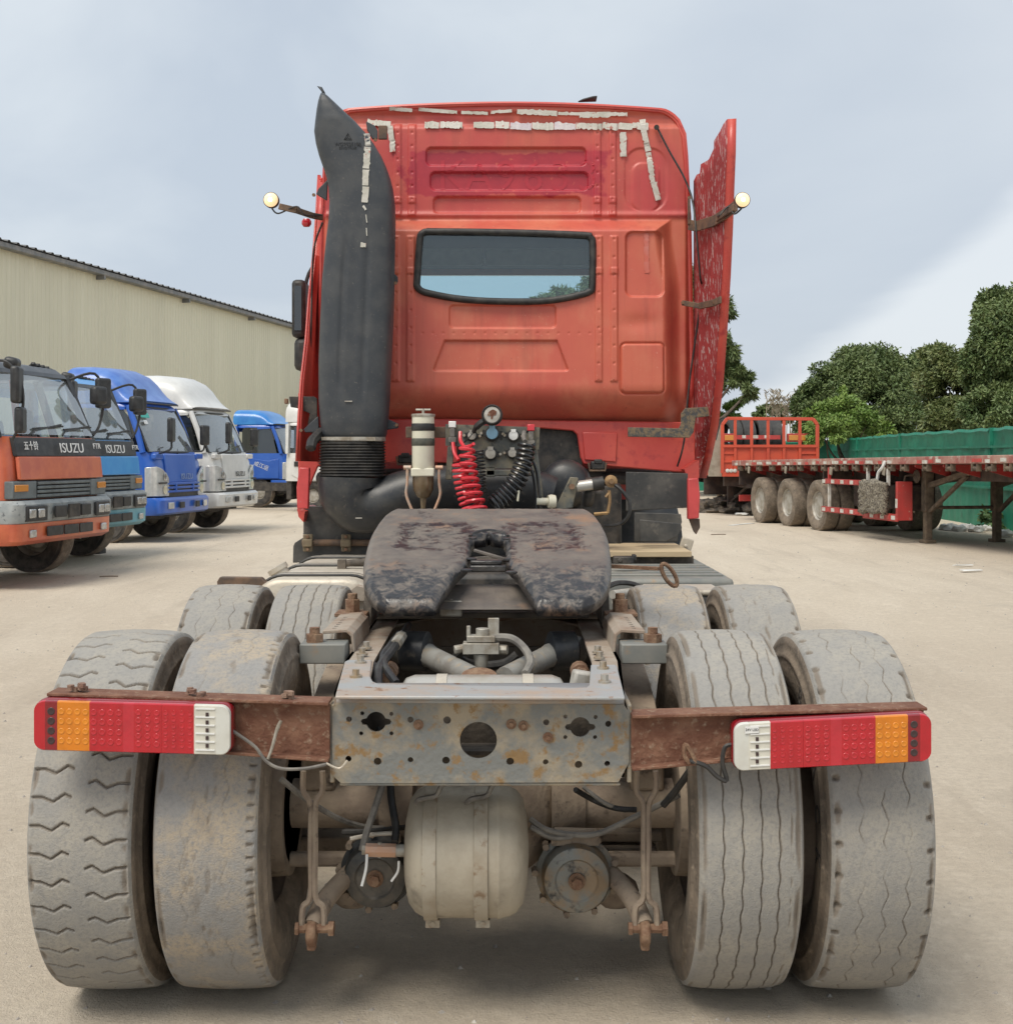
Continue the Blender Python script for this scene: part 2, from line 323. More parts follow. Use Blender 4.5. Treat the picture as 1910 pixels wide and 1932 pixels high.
def glass(name, tint, refl=.12, dens=.25, veil=(.40, .44, .43)):
    "thin pane: tinted see-through plus a reflection"
    m = bpy.data.materials.new(name); m.use_nodes = True; MATS[name] = m
    t = m.node_tree; N = t.nodes; L = t.links; N.clear()
    o = N.new('ShaderNodeOutputMaterial'); tr = N.new('ShaderNodeBsdfTransparent'); tr.inputs[0].default_value = (*tint, 1)
    g = N.new('ShaderNodeBsdfGlossy'); g.inputs['Roughness'].default_value = .03; g.inputs[0].default_value = (.9, .95, 1, 1)
    d = N.new('ShaderNodeBsdfDiffuse'); d.inputs[0].default_value = (*veil, 1)
    fr = N.new('ShaderNodeFresnel'); fr.inputs[0].default_value = 1.5
    ma = N.new('ShaderNodeMath'); ma.operation = 'MULTIPLY_ADD'; ma.inputs[1].default_value = 1.0; ma.inputs[2].default_value = refl-.04; ma.use_clamp = True; L.new(fr.outputs[0], ma.inputs[0])
    m1 = N.new('ShaderNodeMixShader'); m1.inputs[0].default_value = dens; L.new(tr.outputs[0], m1.inputs[1]); L.new(d.outputs[0], m1.inputs[2])
    m2 = N.new('ShaderNodeMixShader'); L.new(ma.outputs[0], m2.inputs[0]); L.new(m1.outputs[0], m2.inputs[1]); L.new(g.outputs[0], m2.inputs[2])
    L.new(m2.outputs[0], o.inputs[0])
glass('glass_cab', (.88, .97, .985), .06, .03)
glass('glass_clear', (.95, .975, .965), .20, .22, (.60, .64, .61))
glass('glass_dark', (.10, .11, .12), .10, .04)
# painted rear panel of the tractor cab: faded orange-red with deeper red areas
def cab_panel_mat():
    m = bpy.data.materials.new('cab_red_panel'); m.use_nodes = True; MATS['cab_red_panel'] = m
    t = m.node_tree; N = t.nodes; L = t.links; b = N['Principled BSDF']; b.inputs['Roughness'].default_value = .46; b.inputs['Coat Weight'].default_value = .12; b.inputs['Coat Roughness'].default_value = .3
    c = N.new('ShaderNodeTexCoord')
    def noise(s, d, st=(1, 1, 1)):
        mp = N.new('ShaderNodeMapping'); mp.inputs['Scale'].default_value = st; L.new(c.outputs['Object'], mp.inputs[0])
        n = N.new('ShaderNodeTexNoise'); n.inputs['Scale'].default_value = s; n.inputs['Detail'].default_value = d; n.inputs['Roughness'].default_value = .6; L.new(mp.outputs[0], n.inputs['Vector']); return n.outputs['Fac']
    def rng(v, a, b_):
        r = N.new('ShaderNodeMapRange'); r.inputs['From Min'].default_value = a; r.inputs['From Max'].default_value = b_; L.new(v, r.inputs[0]); return r.outputs[0]
    def mix(f, a, b_):
        x = N.new('ShaderNodeMix'); x.data_type = 'RGBA'; L.new(f, x.inputs[0])
        for sock, val in ((6, a), (7, b_)):
            if isinstance(val, tuple): x.inputs[sock].default_value = (*val, 1)
            else: L.new(val, x.inputs[sock])
        return x.outputs[2]
    def mul_(v, k):
        n = N.new('ShaderNodeMath'); n.operation = 'MULTIPLY'; n.inputs[1].default_value = k; L.new(v, n.inputs[0]); return n.outputs[0]
    col = mix(rng(noise(1.3, 4), .38, .66), (.56, .135, .080), (.52, .090, .066))
    col = mix(rng(noise(5, 6, (1, 1, .5)), .50, .72), col, (.58, .175, .105))
    col = mix(rng(noise(30, 4), .70, .76), col, (.26, .07, .05))
    spz = N.new('ShaderNodeSeparateXYZ'); L.new(c.outputs['Object'], spz.inputs[0])
    up_ = N.new('ShaderNodeMath'); up_.operation = 'MULTIPLY'; L.new(rng(spz.outputs['Z'], 2.955, 2.975), up_.inputs[0]); L.new(rng(noise(1.6, 4), .30, .66), up_.inputs[1])
    col = mix(up_.outputs[0], col, (.47, .058, .058))      # the upper half mixes towards a deeper red in patches
    col = mix(mul_(rng(noise(16, 7, (1, 1, .07)), .52, .74), .40), col, (.30, .065, .045))      # run-off streaks
    col = mix(mul_(rng(noise(70, 4), .66, .72), .8), col, (.60, .27, .20))                     # stone chips
    # hand-brushed crimson paint over an old number: a ragged rectangle on the upper panel
    sp = N.new('ShaderNodeSeparateXYZ'); L.new(c.outputs['Object'], sp.inputs[0])
    def math_(op, a, b_=None):
        n = N.new('ShaderNodeMath'); n.operation = op
        for i, v in enumerate((a, b_)):
            if v is None: continue
            if isinstance(v, (int, float)): n.inputs[i].default_value = v
            else: L.new(v, n.inputs[i])
        return n.outputs[0]
    fx = math_('DIVIDE', math_('ABSOLUTE', math_('SUBTRACT', sp.outputs['X'], -.01)), .585)
    fz = math_('DIVIDE', math_('ABSOLUTE', math_('SUBTRACT', sp.outputs['Z'], 3.235)), .128)
    mk = math_('ADD', math_('MAXIMUM', fx, fz), math_('MULTIPLY', math_('SUBTRACT', noise(9, 6), .5), .75))
    pk = rng(mk, 1.06, .98)
    pk = math_('MULTIPLY', pk, rng(noise(26, 4), .70, .64))
    col = mix(pk, col, mix(rng(noise(7, 3), .4, .65), (.345, .022, .040), (.42, .03, .045)))
    L.new(col, b.inputs['Base Color'])
    bp = N.new('ShaderNodeBump'); bp.inputs['Strength'].default_value = .2; bp.inputs['Distance'].default_value = .012; L.new(noise(5, 3), bp.inputs['Height']); L.new(bp.outputs[0], b.inputs['Normal'])
cab_panel_mat()
# ------------------------------------------------------------------ setting
def ground_mat():
    m = bpy.data.materials.new('yard_dirt'); m.use_nodes = True; MATS['yard_dirt'] = m
    t = m.node_tree; N = t.nodes; L = t.links; b = N['Principled BSDF']; b.inputs['Roughness'].default_value = .93; b.inputs['Specular IOR Level'].default_value = .25
    c = N.new('ShaderNodeTexCoord')
    def noise(s, d, st=(1, 1, 1), rz=0, dist=0, rough=.6):
        mp = N.new('ShaderNodeMapping'); mp.inputs['Scale'].default_value = st; mp.inputs['Rotation'].default_value = (0, 0, rz); L.new(c.outputs['Object'], mp.inputs[0])
        n = N.new('ShaderNodeTexNoise'); n.inputs['Scale'].default_value = s; n.inputs['Detail'].default_value = d; n.inputs['Roughness'].default_value = rough; n.inputs['Distortion'].default_value = dist; L.new(mp.outputs[0], n.inputs['Vector']); return n.outputs['Fac']
    def rng(v, a, b_):
        r = N.new('ShaderNodeMapRange'); r.inputs['From Min'].default_value = a; r.inputs['From Max'].default_value = b_; L.new(v, r.inputs[0]); return r.outputs[0]
    def mix(f, a, b_, k=1.0):
        x = N.new('ShaderNodeMix'); x.data_type = 'RGBA'
        if k != 1.0:
            mm = N.new('ShaderNodeMath'); mm.operation = 'MULTIPLY'; mm.inputs[1].default_value = k; L.new(f, mm.inputs[0]); f = mm.outputs[0]
        L.new(f, x.inputs[0])
        for sock, val in ((6, a), (7, b_)):
            if isinstance(val, tuple): x.inputs[sock].default_value = (*val, 1)
            else: L.new(val, x.inputs[sock])
        return x.outputs[2]
    col = mix(rng(noise(.22, 5), .36, .66), (.62, .54, .43), (.545, .468, .37))
    col = mix(rng(noise(1.0, 5, (1, .22, 1), R_(-62), .6), .48, .70), col, (.69, .61, .495), .9)      # swept wheel tracks
    col = mix(rng(noise(2.2, 5, (1, .10, 1), R_(-70), .4), .56, .72), col, (.43, .365, .29), .7)
    col = mix(rng(noise(.55, 4), .60, .74), col, (.30, .26, .215), .5)                                  # old damp and oil stains
    col = mix(rng(noise(26, 6, rough=.75), .40, .66), col, (.44, .375, .30), .6)
    col = mix(rng(noise(7, 8, rough=.8), .52, .66), col, (.69, .61, .50), .6)
    col = mix(rng(noise(150, 3, rough=.8), .60, .70), col, (.60, .55, .48), .75)
    col = mix(rng(noise(110, 3, rough=.8), .64, .72), col, (.17, .145, .12), .75)
    L.new(col, b.inputs['Base Color'])
    ad = N.new('ShaderNodeMath'); ad.operation = 'ADD'
    L.new(noise(14, 8, rough=.72), ad.inputs[0]); L.new(noise(90, 4, rough=.8), ad.inputs[1])
    bp = N.new('ShaderNodeBump'); bp.inputs['Strength'].default_value = .9; bp.inputs['Distance'].default_value = .014; L.new(ad.outputs[0], bp.inputs['Height']); L.new(bp.outputs[0], b.inputs['Normal'])
ground_mat()
rng_ = np.random.default_rng(3)
def gz(x, y):
    "small swells of the trodden yard, level where the tractor stands"
    a = .012*np.sin(x*.9+y*.31)+.014*np.sin(y*.55-x*.23+1)+.006*np.sin(x*2.3+2*np.sin(y*.7))
    k = np.clip((np.hypot(x, y-5.5)-4.0)/5, 0, 1)*np.clip((120-np.hypot(x, y))/80, 0, 1)
    return a*k
t = np.linspace(-1, 1, 221); axx = np.sign(t)*(np.abs(t)*26+np.abs(t)**7*900)
tx, ty = np.meshgrid(axx, axx+12)
V = np.stack([tx, ty, gz(tx, ty)], -1).reshape(-1, 3); n = len(axx)
idx = np.arange(n*n).reshape(n, n)
F = np.stack([idx[:-1, :-1], idx[:-1, 1:], idx[1:, 1:], idx[1:, :-1]], -1).reshape(-1, 4)
g = MB(); g.v = V.tolist(); g.f = F.tolist(); g.mi = [0]*len(F)
tag(g.build('ground', 'yard_dirt', recalc=False, angle=80), kind='structure')

# loose grit lying on the yard
mat('stone', (.36, .33, .29), .9, col2=(.24, .215, .19), sc=30, col3=(.5, .47, .42), sc3=9)
g = MB(); rs = np.random.default_rng(11)
for k in range(6500):
    y = 2.2+rs.random()**1.8*24; x = (rs.random()-.5)*(3.2+y*.95); r = .0025+.0075*rs.random()**4*(1.0+y*.06)
    z0 = float(gz(np.array(x), np.array(y)))
    a = rs.random()*6.28; e = r*(.6+.6*rs.random()); ca, sa = math.cos(a), math.sin(a)
    P = [(x+r*ca, y+r*sa, z0), (x-e*sa, y+e*ca, z0), (x-r*ca, y-r*sa*.8, z0), (x+e*sa*.8, y-e*ca, z0), (x+.2*r, y+.1*r, z0+r*(.5+.5*rs.random()))]
    g.add(P, [(0, 1, 4), (1, 2, 4), (2, 3, 4), (3, 0, 4)])
tag(g.build('gravel', 'stone', smooth=False, recalc=False), 'loose grit and pebbles scattered over the dusty yard', 'gravel', kind='stuff')

# warehouse along the left
mat('wall_beige', (.68, .65, .50), .55, col2=(.64, .61, .47), sc=.5, col3=(.72, .69, .54), sc3=3, stretch=(1, 1, .06))
mat('roof_grey', (.10, .105, .11), .6, metal=.2, col2=(.16, .16, .16), sc=4)
mat('gutter_grey', (.17, .175, .18), .6, metal=.2, col2=(.26, .25, .24), sc=3)
WA = math.atan(.191); wd = Vector((math.sin(WA), math.cos(WA), 0)); wnrm = Vector((wd.y, -wd.x, 0))
w0 = Vector((-15.7, 39.7, 0))-wd*22
wh = thing('warehouse', 'long warehouse of cream ribbed metal sheets under a dark grey roof edge', 'warehouse', w0+wd*40, world_children=True)
sheet_len = 7.0; pitch = .25
def ribbed(m, o, d, nrm, L, z0, z1, pitch=.25, dep=.020):
    n = int(round(L/pitch)); prof = []
    for i in range(n):
        for a, b in ((0, 0), (.55, 0), (.67, 1), (.88, 1)): prof.append((i*pitch+a*pitch, b*dep))
    prof.append((L, 0)); lo = [o+d*a+nrm*b+Vector((0, 0, z0)) for a, b in prof]; hi = [p+Vector((0, 0, z1-z0)) for p in lo]
    k = len(lo); m.add(lo+hi, [(i, i+1, k+i+1, k+i) for i in range(k-1)])
for k in range(12):
    m = MB(); ribbed(m, w0+wd*(sheet_len*k), wd, wnrm, sheet_len-.004, 0, 7.98); m.build('wall_sheet', 'wall_beige', wh, angle=20, recalc=False)
Lw = sheet_len*12
m = MB(); m.hexa([w0+wd*a-wnrm*b+Vector((0, 0, c)) for c in (0, 7.9) for b in (8, .06) for a in (0, Lw)]); m.build('inner_wall', 'wall_beige', wh)
m = MB(); e = []
for i in range(int(Lw/.5)+1):
    for a, c in ((0, 0), (.3, 0), (.36, .06), (.44, .06)): e.append((i*.5+a, c))
lo = [w0+wd*a+wnrm*.42+Vector((0, 0, 8.12+c)) for a, c in e]; hi = [w0+wd*a-wnrm*9+Vector((0, 0, 9.1+c)) for a, c in e]; k = len(lo)
m.add(lo+hi, [(i, i+1, k+i+1, k+i) for i in range(k-1)]); m.build('roof', 'roof_grey', wh, angle=20)
m = MB()
m.hexa([w0+wd*a+wnrm*b+Vector((0, 0, c)) for c in (7.93, 8.1) for b in (.05, .36) for a in (0, Lw)]); m.build('gutter', 'gutter_grey', wh, bevel=.02)
for k in range(13):
    p = w0+wd*(sheet_len*k)+wnrm*.2; m = MB(); m.hexa([p+wd*a+wnrm*b+Vector((0, 0, c)) for c in (7.78, 7.925) for b in (-.18, .14) for a in (-.06, .06)]); m.build('gutter_bracket', 'gutter_grey', wh)

# green sheet fence on the right
mat('fence_green', (.016, .19, .118), .5, col2=(.022, .23, .145), sc=2, col3=(.012, .13, .085), sc3=5, lo3=.52, hi3=.72, bump=.3, bsc=3)
fpts = [(9.2, 14), (9.75, 20.5), (10.2, 27), (10.75, 35), (11.9, 43.5), (13.0, 52), (10.5, 55), (5.0, 57.5), (-1.0, 60), (-6.5, 62.5)]
fz_ = [2.14, 2.12, 2.12, 2.13, 2.14, 2.16, 2.1, 2.02, 2.0, 2.02]
fe = thing('green_fence', 'bent green sheet metal fence behind the trailers', 'fence', (10.7, 35, 0), world_children=True)
for k in range(len(fpts)-1):
    a = Vector((*fpts[k], 0)); b = Vector((*fpts[k+1], 0)); d = (b-a); L_ = d.length; d.normalize(); nr = Vector((-d.y, d.x, 0)); nseg = int(L_/.12)
    m = MB(); rows = []
    for zz in (0, .25, .5, .75, .93, .97, 1):
        row = []
        for i in range(nseg+1):
            f = i/nseg; top = fz_[k]*(1-f)+fz_[k+1]*f; s_ = (i % 4 in (1, 2))*.010+.045*math.sin(i*.31+k)*zz+(.03 if zz in (.75, .97) else 0)
            row.append(a+d*(L_*f)+nr*s_+Vector((0, 0, (top+.012*math.sin(i*.55+k*2))*zz)))
        rows.append(row)
    m.loft(rows, closed=False); m.build('fence_sheet', 'fence_green', fe, angle=25, recalc=False)
    for hz in (.86, 1.72):
        m = MB(); m.bar(a+nr*.055+Vector((0, 0, hz)), b+nr*.055+Vector((0, 0, hz)), .04, .05); m.build('rail', 'fence_green', fe)
    m = MB(); m.bb(a.x-.05, a.x+.05, a.y-.05, a.y+.05, 0, fz_[k]); m.build('post', 'fence_green', fe)

# trees
def leafmat(name, c1, c2, c3):
    m = mat(name, c1, .55, col2=c2, sc=.9, lo=.38, hi=.62, col3=c3, sc3=5, lo3=.5, hi3=.7)
    b = m.node_tree.nodes['Principled BSDF']; b.inputs['Subsurface Weight'].default_value = 0; return m
leafmat('leaf_mango', (.085, .135, .045), (.13, .18, .058), (.20, .235, .085))
leafmat('leaf_mango_warm', (.10, .14, .045), (.145, .18, .058), (.23, .24, .09))
leafmat('leaf_bright', (.12, .21, .04), (.19, .29, .06), (.29, .37, .11))
leafmat('leaf_bamboo', (.085, .13, .045), (.12, .165, .055), (.16, .20, .08))
mat('bark', (.09, .07, .055), .9, col2=(.15, .12, .09), sc=8, bump=.5)
mat('plume', (.42, .36, .27), .9, col2=(.5, .44, .34), sc=6)
def crown(name, blobs, nleaf, size, mtl, parent, seed, droop=.35, asp=2.3, shell=.55):
    rs = np.random.default_rng(seed); vol = np.array([b[3]*b[4]*b[5] for b in blobs])**(2/3); cnt = (nleaf*vol/vol.sum()).astype(int)
    VV = []; 
    for b, c in zip(blobs, cnt):
        d = rs.normal(size=(c, 3)); d /= np.linalg.norm(d, axis=1)[:, None]
        # clumps: pull directions towards random clump centres, and lumpy radius
        cc = rs.normal(size=(max(6, c//420), 3)); cc /= np.linalg.norm(cc, axis=1)[:, None]
        k = rs.integers(0, len(cc), c); d = d*.30+cc[k]; d /= np.linalg.norm(d, axis=1)[:, None]
        rad = (shell+(1-shell)*rs.random(c)**.6)*(0.80+.30*rs.random(len(cc))[k]-.10*(np.linalg.norm(d-cc[k], axis=1)/.3)**2)
        P = np.array(b[:3])+d*rad[:, None]*np.array(b[3:6])
        ax = d*.6+rs.normal(size=(c, 3))*.6; ax[:, 2] -= droop*1.2; ax /= np.linalg.norm(ax, axis=1)[:, None]
        sd_ = np.cross(ax, rs.normal(size=(c, 3))+d*.8); sd_ /= np.linalg.norm(sd_, axis=1)[:, None]
        L_ = size*(.6+.8*rs.random(c))[:, None]; Wd = L_/asp
        nrm_ = np.cross(ax, sd_)
        VV.append(np.stack([P, P+ax*L_*.5+sd_*Wd*.5+nrm_*Wd*.15, P+ax*L_, P+ax*L_*.5-sd_*Wd*.5+nrm_*Wd*.15], 1))
    VV = np.concatenate(VV).reshape(-1, 3); nq = len(VV)//4
    me = bpy.data.meshes.new(name); me.from_pydata(VV.tolist(), [], np.arange(nq*4).reshape(-1, 4).tolist()); me.materials.append(MATS[mtl])
    o = bpy.data.objects.new(name, me); COL.objects.link(o); attach(o, parent); return o
def tree(name, label, base, blobs, nleaf, size, mtl, seed, trunk_r=.25, group='trees beyond the green fence', **kw):
    t = thing(name, label, 'tree', base, group=group, world_children=True)
    rs = random.Random(seed); m = MB(); bx = Vector(base)
    top = Vector(blobs[0][:3]); fork = bx+(top-bx)*.35
    m.tube(arc_path([bx-Vector((0, 0, .2)), bx+(fork-bx)*.5+Vector((.12, 0, 0)), fork]), [trunk_r*(1.1-.3*i/16) for i in range(17)], 10)
    for b in blobs:
        e = Vector(b[:3]); m.tube(arc_path([fork, (fork+e)*.5+Vector((rs.uniform(-.4, .4), 0, -.3)), e]), [trunk_r*.6*(1-.8*i/16) for i in range(17)], 7)
    m.build('trunk', 'bark', t)
    crown('crown', blobs, nleaf, size, mtl, t, seed, **kw); return t
def B(px, py, Y, rpx, rpy, ry=None):
    p = q(px, py, Y); k = Y/FPX; return (p.x, p.y, p.z, rpx*k, ry or rpx*k, rpy*k)
tree('mango_tree', 'broad dark mango tree with a low domed crown beyond the bright bush', (14.6, 52, 0), [B(1640, 760, 52, 95, 110), B(1570, 740, 52, 68, 60), B(1530, 775, 52, 45, 62), B(1700, 715, 53, 62, 72), B(1620, 705, 54, 62, 58), B(1690, 800, 51, 70, 50), B(1560, 790, 51, 50, 45)], 110000, .145, 'leaf_mango', 1)
tree('mango_tree', 'mango tree with yellowish leaf tips between the domed one and the tallest', (15.4, 45, 0), [B(1790, 735, 45, 62, 88), B(1770, 700, 46, 48, 52), B(1800, 800, 44, 70, 50), B(1825, 690, 46, 40, 48)], 64000, .14, 'leaf_mango_warm', 2)
tree('mango_tree', 'tallest dark mango tree standing highest over the green fence', (16.0, 40, 0), [B(1900, 660, 40, 88, 100), B(1880, 600, 41, 50, 62), B(1850, 690, 40, 45, 72), B(1950, 600, 41, 80, 85), B(1990, 720, 39, 90, 100), B(1880, 780, 39, 75, 60)], 115000, .135, 'leaf_mango', 3)
tree('leafy_bush', 'bright green bush growing over the fence beside the orange headboard', (12.6, 46, 0), [B(1580, 790, 46, 62, 48), B(1590, 755, 46.5, 22, 24), B(1540, 790, 46, 38, 32), B(1635, 800, 45.5, 42, 32), B(1560, 815, 45, 60, 26), B(1662, 812, 45, 24, 16)], 24000, .15, 'leaf_bright', 4, trunk_r=.1, group='bushes behind the trailers', asp=2.6, shell=.3)
tree('leafy_bush', 'small bright green bush between the red side panel and the orange headboard', (8.6, 49, 0), [B(1385, 778, 49, 32, 22), B(1360, 790, 49, 22, 20), B(1330, 785, 49, 30, 22)], 7000, .14, 'leaf_bright', 5, trunk_r=.07, group='bushes behind the trailers', asp=2.6, shell=.3)
tree('feathery_tree', 'feathery drooping tree rising behind the tractor cab', (5.6, 47, 0), [B(1330, 600, 47, 55, 62), B(1290, 560, 48, 70, 70), B(1220, 540, 48, 70, 55), B(1120, 560, 48, 62, 38), B(1050, 575, 48, 52, 38), B(1362, 680, 47, 34, 55), B(1390, 712, 47, 30, 26), B(1412, 738, 46.5, 20, 18), B(1372, 590, 47, 14, 16), B(1300, 720, 48, 70, 60)], 80000, .22, 'leaf_bamboo', 6, asp=4.0, droop=.6, shell=.05, trunk_r=.22)
tree('dark_shrub', 'low dark shrub under the grass plumes', (10.6, 56, 0), [B(1440, 782, 56, 40, 18), B(1490, 778, 56, 34, 20)], 6000, .16, 'leaf_mango', 7, trunk_r=.07, group='bushes behind the trailers')
for i, (x, y, h, r, lab) in enumerate(((-6.0, 68, 5.6, 3.2, 'round tree beyond the far fence nearest the warehouse'), (-2.2, 70, 6.6, 3.0, 'taller round tree beyond the far fence behind the cab'), (1.6, 67, 5.2, 2.8, 'low tree beyond the far fence beside the feathery tree'))):
    tree('yard_tree', lab, (x, y, 0), [(x, y, h*.62, r, r, h*.38), (x-r*.5, y, h*.55, r*.7, r*.7, h*.3), (x+r*.5, y, h*.5, r*.7, r*.7, h*.3)], 22000, .2, ('leaf_mango', 'leaf_mango_warm')[i % 2], 30+i)
pg = thing('plume_grass', 'tall pale plume grass between the feathery tree and the mango tree', 'grass', (11.6, 54, 0), world_children=True)
for i in range(16):
    p = q(1448+i*4.0+random.uniform(-5, 5), 748+random.uniform(0, 26), 54); m = MB(); lean = random.uniform(-.5, .5)
    b0 = Vector((p.x-lean, 54, 0)); m.tube(arc_path([b0, (b0+p)*.5+Vector((0, 0, .2)), p]), .02, 5)
    for j in range(40):
        c = p-Vector((lean*.3*random.random()-.1*random.random(), 0, random.random()*.9-.35)); d = Vector((random.uniform(-.25, .25), random.uniform(-.15, .15), random.uniform(-.05, .25)))
        m.add([c, c+d*.5+Vector((.03, 0, 0)), c+d, c+d*.5-Vector((.03, 0, 0))], [(0, 1, 2, 3)])
    m.build('plume', 'plume', pg, smooth=False, recalc=False)
# ------------------------------------------------------------------ the red tractor unit
CT = -.07                                  # chassis centre line
TR = thing('tractor_truck', 'red six-wheel tractor truck seen from behind with bare fifth wheel and worn dusty tyres', 'truck', (CT, 5.5, 0), world_children=True)
R_T, YR, YM, YF = .51, 3.80, 5.15, 8.75    # tyre radius and axle stations
def sstep(a, b, x):
    t = np.clip((x-a)/(b-a), 0, 1); return t*t*(3-2*t)

# ---- wheels
def tyre_mesh(kind, nth, nu, R=R_T, tw=.122, seed=1, mats=('tread', 'groove', 'sidewall'), flat=.012):
    rs = np.random.default_rng(seed)
    def soft(sx, sy):
        a = np.fft.fft2(rs.normal(size=(nth, nu))); fy = np.fft.fftfreq(nth)[:, None]; fx = np.fft.fftfreq(nu)[None]; a = np.real(np.fft.ifft2(a*np.exp(-2*(np.pi**2)*((fy*sy)**2+(fx*sx)**2)))); return a/a.std()
    side = [(.105, R-.235), (.119, R-.222), (.121, R-.205), (.134, R-.19), (.140, R-.165), (.1405, R-.160), (.1435, R-.156), (.1455, R-.125), (.1465, R-.10), (.1455, R-.086), (.148, R-.082), (.147, R-.072), (.1415, R-.068), (.139, R-.045), (.1405, R-.04), (.1345, R-.022), (.1285, R-.011)]
    u = np.linspace(-1, 1, nu); th = np.linspace(0, 2*np.pi, nth, endpoint=False)
    U, T = np.meshgrid(u, th); s = T*R; X = U*tw; dep = np.zeros_like(U)
    tri = lambda v: 2*np.abs(2*(v-np.floor(v+.5)))-1
    def line(xc, w, d): 
        nonlocal dep
        dep = np.maximum(dep, d*np.clip(1.6-np.abs(X-xc)/w*1.6, 0, 1))
    if kind == 'lug':
        P = 2*np.pi*R/44
        for sgn, off in ((-1, 0), (1, .5)):
            a = sgn*U; zig = .011*np.interp(a, [.1, .32, .55, .8, 1.0], [.0, -1.0, .8, -.3, -.3])
            d = np.abs((s+zig+off*P+P/2) % P-P/2); dep = np.maximum(dep, np.where(a > .16, .008*np.clip(1.5-d/.0034, 0, 1), 0))
    elif kind == 'rib4':
        for c in (-.60, -.20, .20, .58): line(c*tw+.0020*np.sin(s*2*np.pi/.075)+.0006*soft(2, 3), .0024, .0055)
        d = np.abs(X-.84*tw+.001*np.sin(s*70)); dep = np.maximum(dep, .003*np.clip(1.2-d/.004, 0, 1)*np.clip(soft(1, 2)+.5, 0, 1))
    elif kind in ('zig3', 'zigworn'):
        k = .0036 if kind == 'zig3' else .0022
        for c, o in ((-.48, 0), (.02, .3), (.50, .6)):
            w = .0018; zz = tri(s/.095+o); line(c*tw+.0080*zz+.0005*soft(2, 3), w, k*np.clip(.75+.4*soft(4, 9), .15, 1))
        P = .085
        for sg in (-1, 1):
            d = np.abs((s+.01*U) % P-P/2); dep = np.maximum(dep, np.where(sg*U > .86, .012*np.clip(1.4-d/.007, 0, 1)*np.clip((sg*U-.86)/.1, 0, 1), 0))
    if kind in ('bald', 'zigworn'):
        # scuffed, flaking band down the middle
        band = np.exp(-((U+.05)/.5)**2); dep = np.maximum(dep, .0020*band*np.clip((soft(1.3, 2.2)-.9)*1.6, 0, 1)); dep = dep+.0006*soft(3, 4)*band
        if kind == 'bald':
            for c, o in ((-.45, 0), (.42, .4)): line(c*tw+.008*tri(s/.095+o)+.001*soft(2, 3), .0026, .0020*np.clip(.5+.6*soft(4, 9), 0, 1))
            P = .034; d = np.abs(s % P-P/2); dep = np.maximum(dep, np.where(U > .88, .007*np.clip(1.3-d/.0042, 0, 1), 0))
    chips = np.clip(.4+.5*soft(6, 4), 0, 1.4)
    dep = dep+np.where(np.abs(U) > .9, (np.abs(U)-.9)/.1*.008*chips, 0)+rs.random(U.shape)*.0007
    Rr = R-.007*U**2-dep
    cols_x = [np.full(nth, -x) for x, r in side]+[X[:, j] for j in range(nu)]+[np.full(nth, x) for x, r in reversed(side)]
    cols_r = [np.full(nth, r) for x, r in side]+[Rr[:, j] for j in range(nu)]+[np.full(nth, r) for x, r in reversed(side)]
    CX_ = np.array(cols_x).T; CR = np.array(cols_r).T; nc = CX_.shape[1]; ns = len(side)
    Vx = CX_; Vy = CR*np.sin(th)[:, None]; Vz = CR*np.cos(th)[:, None]
    Vz = np.maximum(Vz, -R+flat)                                     # contact patch
    V = np.stack([Vx, Vy, Vz], -1).reshape(-1, 3)
    I = np.arange(nth*nc).reshape(nth, nc); I2 = np.roll(I, -1, 0)
    F = np.stack([I[:, :-1], I[:, 1:], I2[:, 1:], I2[:, :-1]], -1).reshape(-1, 4)
    mi = np.full((nth, nc-1), 2); mi[:, ns-2:nc-ns+1] = 0
    dm = (dep[:, :-1]+dep[:, 1:]+np.roll(dep, -1, 0)[:, :-1]+np.roll(dep, -1, 0)[:, 1:])/4
    me = bpy.data.meshes.new('tyre'); me.from_pydata(V.tolist(), [], F.tolist())
    for x in mats: me.materials.append(MATS[x])
    me.polygons.foreach_set('material_index', mi.reshape(-1).astype(np.int32)); me.polygons.foreach_set('use_smooth', [True]*len(F)); me.set_sharp_from_angle(angle=R_(50))
    at = me.attributes.new('groove', 'FLOAT', 'POINT'); gv = np.zeros((nth, nc)); gv[:, ns:ns+nu] = np.clip((dep-.0010)/.0030, 0, .85); at.data.foreach_set('value', gv.reshape(-1).astype(np.float32))
    return me
def rim_mb(sg, R=R_T, front=False):
    "steel disc wheel; sg = side the dish opens to"
    m = MB(); r = R-.232
    m.lathe([(r+.012, -.112), (r-.002, -.10), (r-.018, -.06), (r-.03, 0), (r-.02, .06), (r-.002, .10), (r+.012, .112)], (0, 0, 0), (1, 0, 0), 40, cap=False)
    a = .06*sg
    m.lathe([(r-.022, a), (r-.05, a+.012*sg), (.17, a-.02*sg), (.15, a-.05*sg), (.10, a-.055*sg), (.10, a-.02*sg), (.085, a), (.02, a+.004*sg)], (0, 0, 0), (1, 0, 0), 40)
    for i in range(10):
        t = 2*math.pi*i/10; m.cyl((a-.05*sg, .125*math.cos(t), .125*math.sin(t)), (a-.02*sg, .125*math.cos(t), .125*math.sin(t)), .014, n=6)
    return m
def wheel(x, y, me, sg, name='wheel', parent=TR, rmat='rim', Rr=R_T, rot=0.0):
    w = rim_mb(sg, Rr).build(name, rmat, parent); w.location = (x, y, Rr)
    t = bpy.data.objects.new('tyre', me); COL.objects.link(t); t.parent = w; return w
T_lug = tyre_mesh('lug', 960, 74, seed=2); T_bald = tyre_mesh('bald', 620, 74, seed=3, mats=('tread_brown', 'groove', 'sidewall'))
